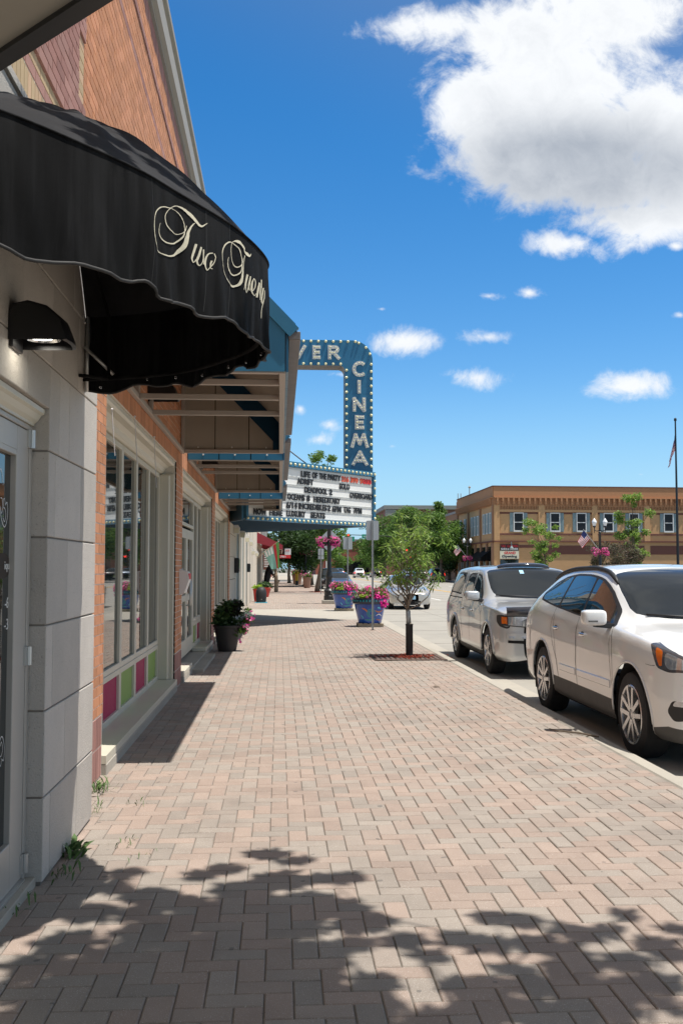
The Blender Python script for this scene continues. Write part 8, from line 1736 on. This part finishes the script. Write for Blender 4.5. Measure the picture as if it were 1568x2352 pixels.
# sign posts seen from behind
def sign_post(x,y,h,plates,label,diamond=False):
    r=empty('sign_post',(x,y,0),label,'sign post'); b=MB(); n=int(h/.05)
    b.box(x-.022,x-.011,y-.02,y+.02,0,h); b.box(x+.011,x+.022,y-.02,y+.02,0,h); b.box(x-.011,x+.011,y+.008,y+.014,0,h)
    if y<30:
        for k in range(n): b.box(x-.011,x+.011,y+.000,y+.008,k*.05,k*.05+.032)
    b.build('post','galvanized',r)
    if y<30: b=MB(); b.box(x-.06,x+.06,y-.06,y+.06,0,.01,.002); b.build('foot','iron_grate',r)
    for (w,z0,z1) in plates:
        b=MB(); 
        if diamond: q=w/2; c=(z0+z1)/2; b.prism([(x-q,c),(x,c-q),(x+q,c),(x,c+q)],y+.022,y+.028,'y')
        else:
            rr=.035; P=[]
            for (cx,cz,a0_) in ((x+w/2-rr,z1-rr,0),(x-w/2+rr,z1-rr,PI/2),(x-w/2+rr,z0+rr,PI),(x+w/2-rr,z0+rr,1.5*PI)):
                P+=[(cx+rr*math.cos(a0_+t),cz+rr*math.sin(a0_+t)) for t in (0,PI/6,PI/3,PI/2)]
            b.prism(P,y+.022,y+.026,'y')
        b.build('sign_plate','sign_back',r)
    return r
sign_post(2.345,25.0,2.78,[(.32,2.27,2.765)],'galvanized sign post seen from behind, in front of the nearer blue planter')
sign_post(2.68,39,2.80,[(.36,2.30,2.785)],'galvanized sign post seen from behind, right of the street lamp')
sign_post(2.50,60,2.75,[(.34,2.32,2.74),(.34,2.10,2.29)],'post with a tall and a small plate seen from behind, left of the street lamp')
sign_post(2.62,52,3.9,[(1.28,2.35,3.65)],'diamond-shaped warning sign seen from behind the hanging basket',True)
# yellow post
r=empty('hydrant',(1.62,93,0),'yellow fire hydrant with a black foot far down the pavement','hydrant')
b=MB(); b.lathe([(.13,0),(.13,.38)],(1.62,93,0),12); b.build('foot','black_pole',r)
b=MB(); b.lathe([(.135,.38),(.135,1.05),(.16,1.07),(.16,1.14),(.10,1.25),(.04,1.32),(0,1.34)],(1.62,93,0),14); b.lathe([(0,-.26),(.06,-.26),(.07,-.2),(.07,.2),(.06,.26),(0,.26)],(1.62,93,1.12),10,'x'); b.build('body','hydrant_yellow',r,auto=40)
# ---------------------------------------------------------------- tan brick building across the street
cx_,cy_=22.9,105.0; HB=10.35
tb=empty('brick_building',(cx_,cy_,0),'two-storey tan brick corner building with shuttered windows across the street','building')
az=rad(3.2); DX=Vector((math.cos(az),math.sin(az),0)); DY=Vector((0,1,0)); O=Vector((cx_,cy_,0))
class Wall:
    def __init__(s,o,d,n): s.o=o; s.d=d; s.n=n
    def box(s,mb,u0,u1,z0,z1,o0,o1):
        V=[s.o+s.d*u_+s.n*o_+Vector((0,0,z)) for u_ in (u0,u1) for z in (z0,z1) for o_ in (o0,o1)]
        mb.add(V,[(0,1,3,2),(4,6,7,5),(0,4,5,1),(2,3,7,6),(0,2,6,4),(1,5,7,3)])
WF=Wall(O,DX,Vector((math.sin(az),-math.cos(az),0))); WL=Wall(O,DY,Vector((-1,0,0)))
LF=44; LL=21.5
b=MB(); b.prism([(p.x,p.y) for p in (O,O+DX*LF,O+DX*LF+DY*LL,O+DY*LL)],-.2,HB-.4,'z'); b.build('wall','tan_brick_far',tb)
b=MB()
for Wl,L in ((WF,LF),(WL,LL)): Wl.box(b,0 if Wl is WL else -.02,L,HB-1.15,HB-.02,0,.10)
b.build('parapet','tan_brick_trim',tb)
b=MB()
for Wl,L in ((WF,LF),(WL,LL)): Wl.box(b,-.1,L,HB-.02,HB+.08,-.3,.16)
b.build('coping','brown_brick_band',tb)
b=MB()
for Wl,L in ((WF,LF),(WL,LL)): Wl.box(b,0,L,HB-1.25,HB-1.16,0,.34); Wl.box(b,0,L,HB-2.0,HB-1.86,0,.12)
b.build('cornice','tan_brick_trim',tb,split=True)
b=MB(); WL.box(b,0,LL,HB-1.86,HB-1.26,.0,.10); WF.box(b,0,LF,HB-1.86,HB-1.26,.0,.08); b.build('cornice_frieze','tan_brick_trim',tb)
# corbel brackets
bme=MB(); bme.box(-.16,.16,-.22,0,-.62,-.36); bme.box(-.13,.13,-.30,0,-.36,-.0); bme.box(-.10,.10,-.14,0,-.80,-.62); bm1=mesh_from('bracket',bme.V,bme.F,'tan_brick_trim')
k=.35
while k<LF:
    o=link('bracket',bm1,tb,WF.o+WF.d*k+WF.n*.08+Vector((0,0,HB-1.26))-tb.location); o.rotation_euler=(0,0,az); o.scale=(.72,1,1); k+=.59
k=.5
while k<LL:
    o=link('bracket',bm1,tb,WL.o+WL.d*k+WL.n*.08+Vector((0,0,HB-1.26))-tb.location); o.rotation_euler=(0,0,-PI/2); o.scale=(.72,1,1); k+=.59
# pilasters and recessed bays
bays=[(.6,4.9),(5.6,10.9),(11.5,16.8),(17.45,22.7),(23.4,28.6),(29.3,34.5),(35.2,43)]
b=MB(); p=0
for (a,c) in bays+[(LF,LF)]: WF.box(b,p,a,4.35,HB-2.0,0,.16); p=c
b.build('pilaster','tan_brick_far',tb,split=True)
for (a,c) in bays:
    b=MB(); 
    WF.box(b,a,c,HB-2.12,HB-2.02,0,.15); 
    x=a+.05
    while x<c-.1: WF.box(b,x,x+.09,HB-2.5,HB-2.12,0,.15); x+=.175
    b.build('dentils','tan_brick_trim',tb,kind='stuff')
    b=MB(); WF.box(b,a,c,7.60,7.86,0,.15); b.build('label_course','tan_brick_far',tb)
    b=MB(); WF.box(b,a,c,7.40,7.60,.0,.035); WF.box(b,a,c,5.12,5.30,0,.09); b.build('band','brown_brick_band',tb,split=True)
b=MB(); WF.box(b,0,LF,4.36,4.50,0,.24); WL.box(b,0,LL,4.36,4.50,0,.24); b.build('string_course','brown_brick_band',tb)
b=MB()
for (a,c) in ((5.6,10.9),(11.5,16.8),(17.5,22.7),(23.4,28.6)): WF.box(b,a,c,3.05,4.0,0,.05)
WF.box(b,2.75,4.4,3.75,4.05,0,.05)
b.build('sign_band','brown_brick_band',tb,split=True)
def fwin(Wl,u0,w,z0,z1,shut=True,sw=.62):
    b=MB(); t=.11
    Wl.box(b,u0,u0+t,z0,z1,0,.10); Wl.box(b,u0+w-t,u0+w,z0,z1,0,.10); Wl.box(b,u0+t,u0+w-t,z1-t,z1,0,.10); Wl.box(b,u0+t,u0+w-t,z0,z0+t*1.5,0,.13); Wl.box(b,u0+t,u0+w-t,(z0+z1)/2-.05,(z0+z1)/2+.03,0,.08)
    o=b.build('window','window_white',tb); b=MB(); Wl.box(b,u0+t,u0+w-t,z0+t,(z0+z1)/2-.05,0,.04); Wl.box(b,u0+t,u0+w-t,(z0+z1)/2+.03,z1-t,0,.05); b.build('pane','glass_far',o,split=True)
    if shut:
        for a in (u0-sw-.04,u0+w+.04):
            b=MB(); Wl.box(b,a,a+sw,z0+.02,z1-.02,0,.06)
            for q in (0,1):
                h=(z1-z0-.2)/2; zz=z0+.08+q*(h+.04)
                for kk in range(7): Wl.box(b,a+.07,a+sw-.07,zz+h*kk/7+.03,zz+h*(kk+1)/7,.06,.075)
            b.build('shutter','shutter',o)
for u in (2.15,6.2,9.15,12.2,15.1,19.05,24.4,26.9,31,36,39.5):
    fwin(WF,u,1.14,5.46,7.55,True,.36)
for u in (1.2,2.9,4.6,8.0,9.8,11.6,16,19):
    fwin(WL,u,.72,5.3,7.6,True,.40)
b=MB()
for a in (0,6.6,13.8,LL-.5): WL.box(b,a,a+.45,4.5,HB-2,0,.16)
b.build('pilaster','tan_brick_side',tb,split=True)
# ground floor shop front on the street side
b=MB(); WL.box(b,.9,LL-.6,0.05,3.9,0,.02); b.build('shop_glass','glass_dark',tb)
for a in (.05,3.0,6.2,9.4,12.6,15.8,19,22.2):
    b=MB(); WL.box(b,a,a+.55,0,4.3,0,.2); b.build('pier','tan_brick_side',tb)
for a in np.arange(1,22,1.05):
    b=MB(); WL.box(b,a,a+.09,0,2.3,.02,.08); b.build('mullion','window_white',tb)
r=empty('black_awning',(cx_-.8,cy_+4,2.6),'black shop awning on the street side of the tan building','awning'); b=MB(); V=[]
for y in (cy_+1.6,cy_+9): V+=[(cx_-.02,y,3.5),(cx_-1.1,y,2.75),(cx_-1.1,y,2.35),(cx_-.02,y,2.35)]
b.add(V,[(0,1,2,3),(7,6,5,4),(0,4,5,1),(1,5,6,2),(3,7,4,0)]); b.build('cloth','black_fabric',r)
# notice boards on the front
def board(u0,u1,z0,z1,label,lines,bm,nm='shop_sign'):
    p=WF.o+WF.d*u0+WF.n*.1; r=empty(nm,(p.x,p.y,z0),label,'sign'); b=MB(); WF.box(b,u0,u1,z0,z1,.01,.12); b.build('panel',bm,r)
    for (t,a,w,z,h,m) in lines: q=WF.o+WF.d*(u0+a)+WF.n*.125; place_text('sign_text',t,m,r,(q.x,q.y,z),WF.d,(0,0,1),h,w,.01,.012)
    return r
board(.66,2.66,3.45,4.12,'black sign reading TAO GARDEN SUSHI & CHINESE on the tan building',[('TAO',.08,.52,3.80,.25,'sign_red'),('GARDEN',.76,1.16,3.80,.25,'sign_red'),('SUSHI & CHINESE',.08,1.84,3.52,.19,'board_white')],'sign_black')
board(.62,2.70,2.57,3.42,'cream sign reading GRAND Opening just below the black restaurant sign',[('GRAND',.45,1.25,3.08,.25,'sign_red'),('Opening',.2,1.65,2.72,.24,'car_navy')],'frosted')
b=MB(); WF.box(b,.66,2.66,.6,2.5,0,.06); b.build('shop_window','glass_dark',tb)
b=MB(); WF.box(b,.62,2.7,4.14,4.34,0,.03); b.build('sign_recess','tan_brick_trim',tb)
r=empty('sign_light',(cx_+1.8,cy_-.2,3.9),'small green hooded lamp over the black restaurant sign','wall light'); b=MB(); q=WF.o+WF.d*1.8
b.tube([q+WF.n*.05+Vector((0,0,4.3)),q+WF.n*.4+Vector((0,0,4.35)),q+WF.n*.45+Vector((0,0,3.95))],.03,6); b.lathe([(.04,.1),(.2,-.15)],(q+WF.n*.45+Vector((0,0,3.85))),10); b.build('body','shutter',r)
# roof details
b=MB(); b.tube([(cx_-.2+.2,118.5,HB),(cx_,118.5,HB+.9)],.05,6); b.lathe([(0,-.2),(.18,0),(0,.2)],(cx_,118.5,HB+1),8); b.build('vent','far_grey',tb)
# ---------------------------------------------------------------- other far buildings
fb2=empty('brick_building',(21,170,0),'dark brick building with grey roof edge behind the round trees across the street','building')
b=MB(); b.box(24.3,60,225,265,-.2,15.0); b.build('wall','far_brick',fb2); b=MB(); b.box(23.7,60.3,224.4,265,15.0,15.9); b.build('parapet','far_grey',fb2)
b=MB(); b.box(24.0,26.5,224.5,225,13.4,14.9); b.build('corner_bay','far_grey',fb2)
for k in range(6):
    for z in (4.5,8.5): b=MB(); b.box(24.2,24.28,228+k*6,231+k*6,z,z+2.2); b.build('window','glass_dark',fb2)
for k in range(5):
    b=MB(); b.box(28+k*6,31+k*6,224.9,225.05,9.6,12.0); b.build('window','glass_dark',fb2)
fb3=empty('brick_building',(30,130,0),'small dark brick building with a chimney between the trees and the tan building','building')
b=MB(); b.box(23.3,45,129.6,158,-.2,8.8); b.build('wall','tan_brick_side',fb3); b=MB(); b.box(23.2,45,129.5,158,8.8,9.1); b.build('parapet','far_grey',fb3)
b=MB(); b.box(24.2,24.9,134,134.7,9.1,10.6); b.build('chimney','far_brick',fb3)
for p_ in (24.35,24.75): b=MB(); b.tube([(p_,134.3,10.6),(p_,134.3,11.8)],.05,6); b.build('pipe','far_grey',fb3)
fb4=empty('brick_building',(22,262,0),'far red brick building at the end of the street','building')
b=MB(); b.box(9.5,25.5,262,290,-.2,8.6); b.build('wall','far_red_brick',fb4); b=MB(); b.box(9.3,25.7,261.7,290,8.6,9.2); b.build('parapet','far_grey',fb4)
for k in range(2): b=MB(); b.box(12.2+k*3.4,12.6+k*3.4,261.8,262,0,8.5); b.build('downpipe','window_white',fb4)
b=MB(); b.box(16,25.4,261.85,262,0,3.4); b.build('shop_glass','glass_dark',fb4)
fb5=empty('tower_block',(24.5,230,0),'slim grey concrete tower with dark window strips, seen past the sign post','building')
b=MB(); b.box(24.2,29,255,270,-.2,14.6); b.build('wall','far_grey',fb5)
for k in range(4):
    for z in np.arange(2,13,3.4): b=MB(); b.box(24.7+k*1.1,25.1+k*1.1,254.9,255,z,z+2.6); b.build('window','glass_dark',fb5)
# traffic lights and street name signs
r=empty('traffic_signal',(20.2,146,0),'traffic signal mast with arm over the street, green name plate and red lamps','traffic light')
b=MB(); b.tube([(20.4,146,0),(20.4,146,5.6)],[.14,.09],8); b.tube([(20.4,146,5.2),(16,146,6.3),(9.8,146,6.5)],[.09,.07,.05],8); b.build('mast','black_pole',r)
def sigbox(x,y,z,par,lit=0):
    b=MB(); b.box(x-.2,x+.2,y-.05,y+.2,z-.55,z+.55,.03); o=b.build('signal_head','black_pole',par)
    for k in range(3): b=MB(); b.lathe([(0,-.08),(.13,-.07),(.14,0)],(x,y-.05,z+.34-.34*k),12,'y'); b.build('lens','signal_red' if k==lit else 'black_plastic',o)
sigbox(10.1,145.8,6.1,r); sigbox(20.0,145.6,3.2,r); sigbox(19.2,145.4,1.9+1.0,r)
b=MB(); b.box(12.1,14.4,145.75,145.8,5.95,6.55); o=b.build('name_plate','sign_green',r)
b=MB(); b.box(10.2,11.0,145.75,145.8,5.5,6.2); b.build('side_plate','sign_green',r)
place_text('plate_text','4th St NW','board_white',o,(12.3,145.74,6.1),(1,0,0),(0,0,1),.26,1.9,.005)
r=empty('traffic_signal',(19.0,152,0),'second signal post with a red lamp by the far corner, near the waiting cars','traffic light')
b=MB(); b.tube([(19.8,152,0),(19.8,152,4.6)],[.1,.08],8); b.build('mast','black_pole',r); sigbox(19.5,151.7,4.0,r)
# flagpole with large flag
r=empty('flagpole',(37.7,92,0),'tall dark flagpole with a large striped flag hanging against the pole, at the right edge','flagpole')
b=MB(); b.tube([(37.7,92,0),(37.7,92,15.6)],[.14,.07],10); b.lathe([(0,15.55),(.13,15.65),(.13,15.85),(0,15.95)],(37.7,92,0),10); b.build('pole','black_pole',r)
V=[];F=[];mi=[];nu,nv=26,20
for i in range(nu+1):
    for j in range(nv+1):
        a=i/nu; q=j/nv       # a: down the hoist, q: out along the fly, gathered and falling
        x=37.64-(.16+.62*a**1.1)*q**.8*(1-.15*math.sin(q*9)); zt_=14.35-a*1.55-q*(1.15+.55*a); y=92+.18*math.sin(q*11+a*2)*q; V.append((x-37.7,y-92,zt_))
for i in range(nu):
    for j in range(nv): a=i*(nv+1)+j; F.append((a,a+nv+1,a+nv+2,a+1)); mi.append(2 if (i/nu<.5 and j/nv<.42) else int((i+.5)/nu*13)%2)
link('flag_cloth',mesh_from('flag_cloth',V,F,'flag_red',True,['flag_red','flag_white','flag_blue'],mi),r)
# trees across the street
G='trees across the street'
tree('round dense green tree across the street, largest, left of the tan building',(19.5,119,0),8.8,2.2,6.6,15000,.28,'leaf_green',tr=.26,seed=41,nclump=46,group=G,gap=.25)
tree('taller feathery green tree behind the round one across the street',(22.6,140,0),12.2,4,3.6,3800,.32,'leaf_green',tr=.26,seed=42,nclump=26,group=G,shape='cone')
tree('dark green tree filling the gap between the round tree and the tan building',(22.0,128,0),7.4,2.0,5.6,8000,.30,'leaf_dark',tr=.24,seed=43,nclump=32,group=G)
tree('leafy tree before the dark brick building, leftmost of the row across the street',(19.6,185,0),11.0,2.2,9.0,10000,.36,'leaf_green',tr=.24,seed=44,nclump=28,group=G)
tree('light green upright tree across the street, left of the round one',(19.8,152,0),11.6,2.4,6.8,10000,.30,'leaf_green',tr=.2,seed=55,nclump=30,group=G)
tree('slender loose street tree in front of the tan building, between its first two windows',(23.3,86,0),6.3,1.7,4.4,3600,.21,'leaf_young',tr=.11,seed=45,nclump=30,clump_r=.42,group=G,shape='vase')
tree('upright sparse tree before the tan building, right of the nearer lamp',(31.2,86,0),8.0,1.9,5.0,5200,.21,'leaf_young',tr=.12,seed=46,nclump=34,clump_r=.45,group=G,shape='vase')
tree('broad purple-green crabapple bush below the upright tree before the tan building',(27.6,80,0),4.0,.6,5.4,10000,.16,'leaf_olive',tr=.10,seed=47,nclump=44,clump_r=.6,group=G)
tree('small round tree on the left far down the street by the red brick building',(12.5,205,0),5.6,1.4,5.2,2600,.4,'leaf_green',tr=.15,seed=48,group='distant trees at the end of the street')
tree('second small round tree by the far red brick building, right of the first',(19.5,215,0),6.0,1.4,5.6,2600,.4,'leaf_green',tr=.15,seed=49,group='distant trees at the end of the street')
tree('tall distant tree between the red brick building and the grey tower',(24.2,250,0),14.5,3,11,4500,.55,'leaf_green',tr=.25,seed=50,group='distant trees at the end of the street')
tree('dark distant tree right of the street at the signals',(24.5,196,0),8.0,2,7,3500,.45,'leaf_dark',tr=.25,seed=51,group='distant trees at the end of the street')
tree('distant tree on the left side beyond the low brick building',(-1.5,205,0),8,2,8,3000,.5,'leaf_dark',tr=.25,seed=52,group='distant trees at the end of the street')
tw=MB(); g=np.random.default_rng(77)
V,F=leaf_cloud([(x,330+g.normal()*12,3.0+g.random()*2.5,5.0) for x in np.arange(-60,150,5.5)],16000,.9,0,.1,.6,78)
tag(link('woods',np_mesh('woods',V,F,'leaf_dark')),'distant belt of trees closing the end of the street','trees',kind='stuff')
print('objects',len(bpy.data.objects))
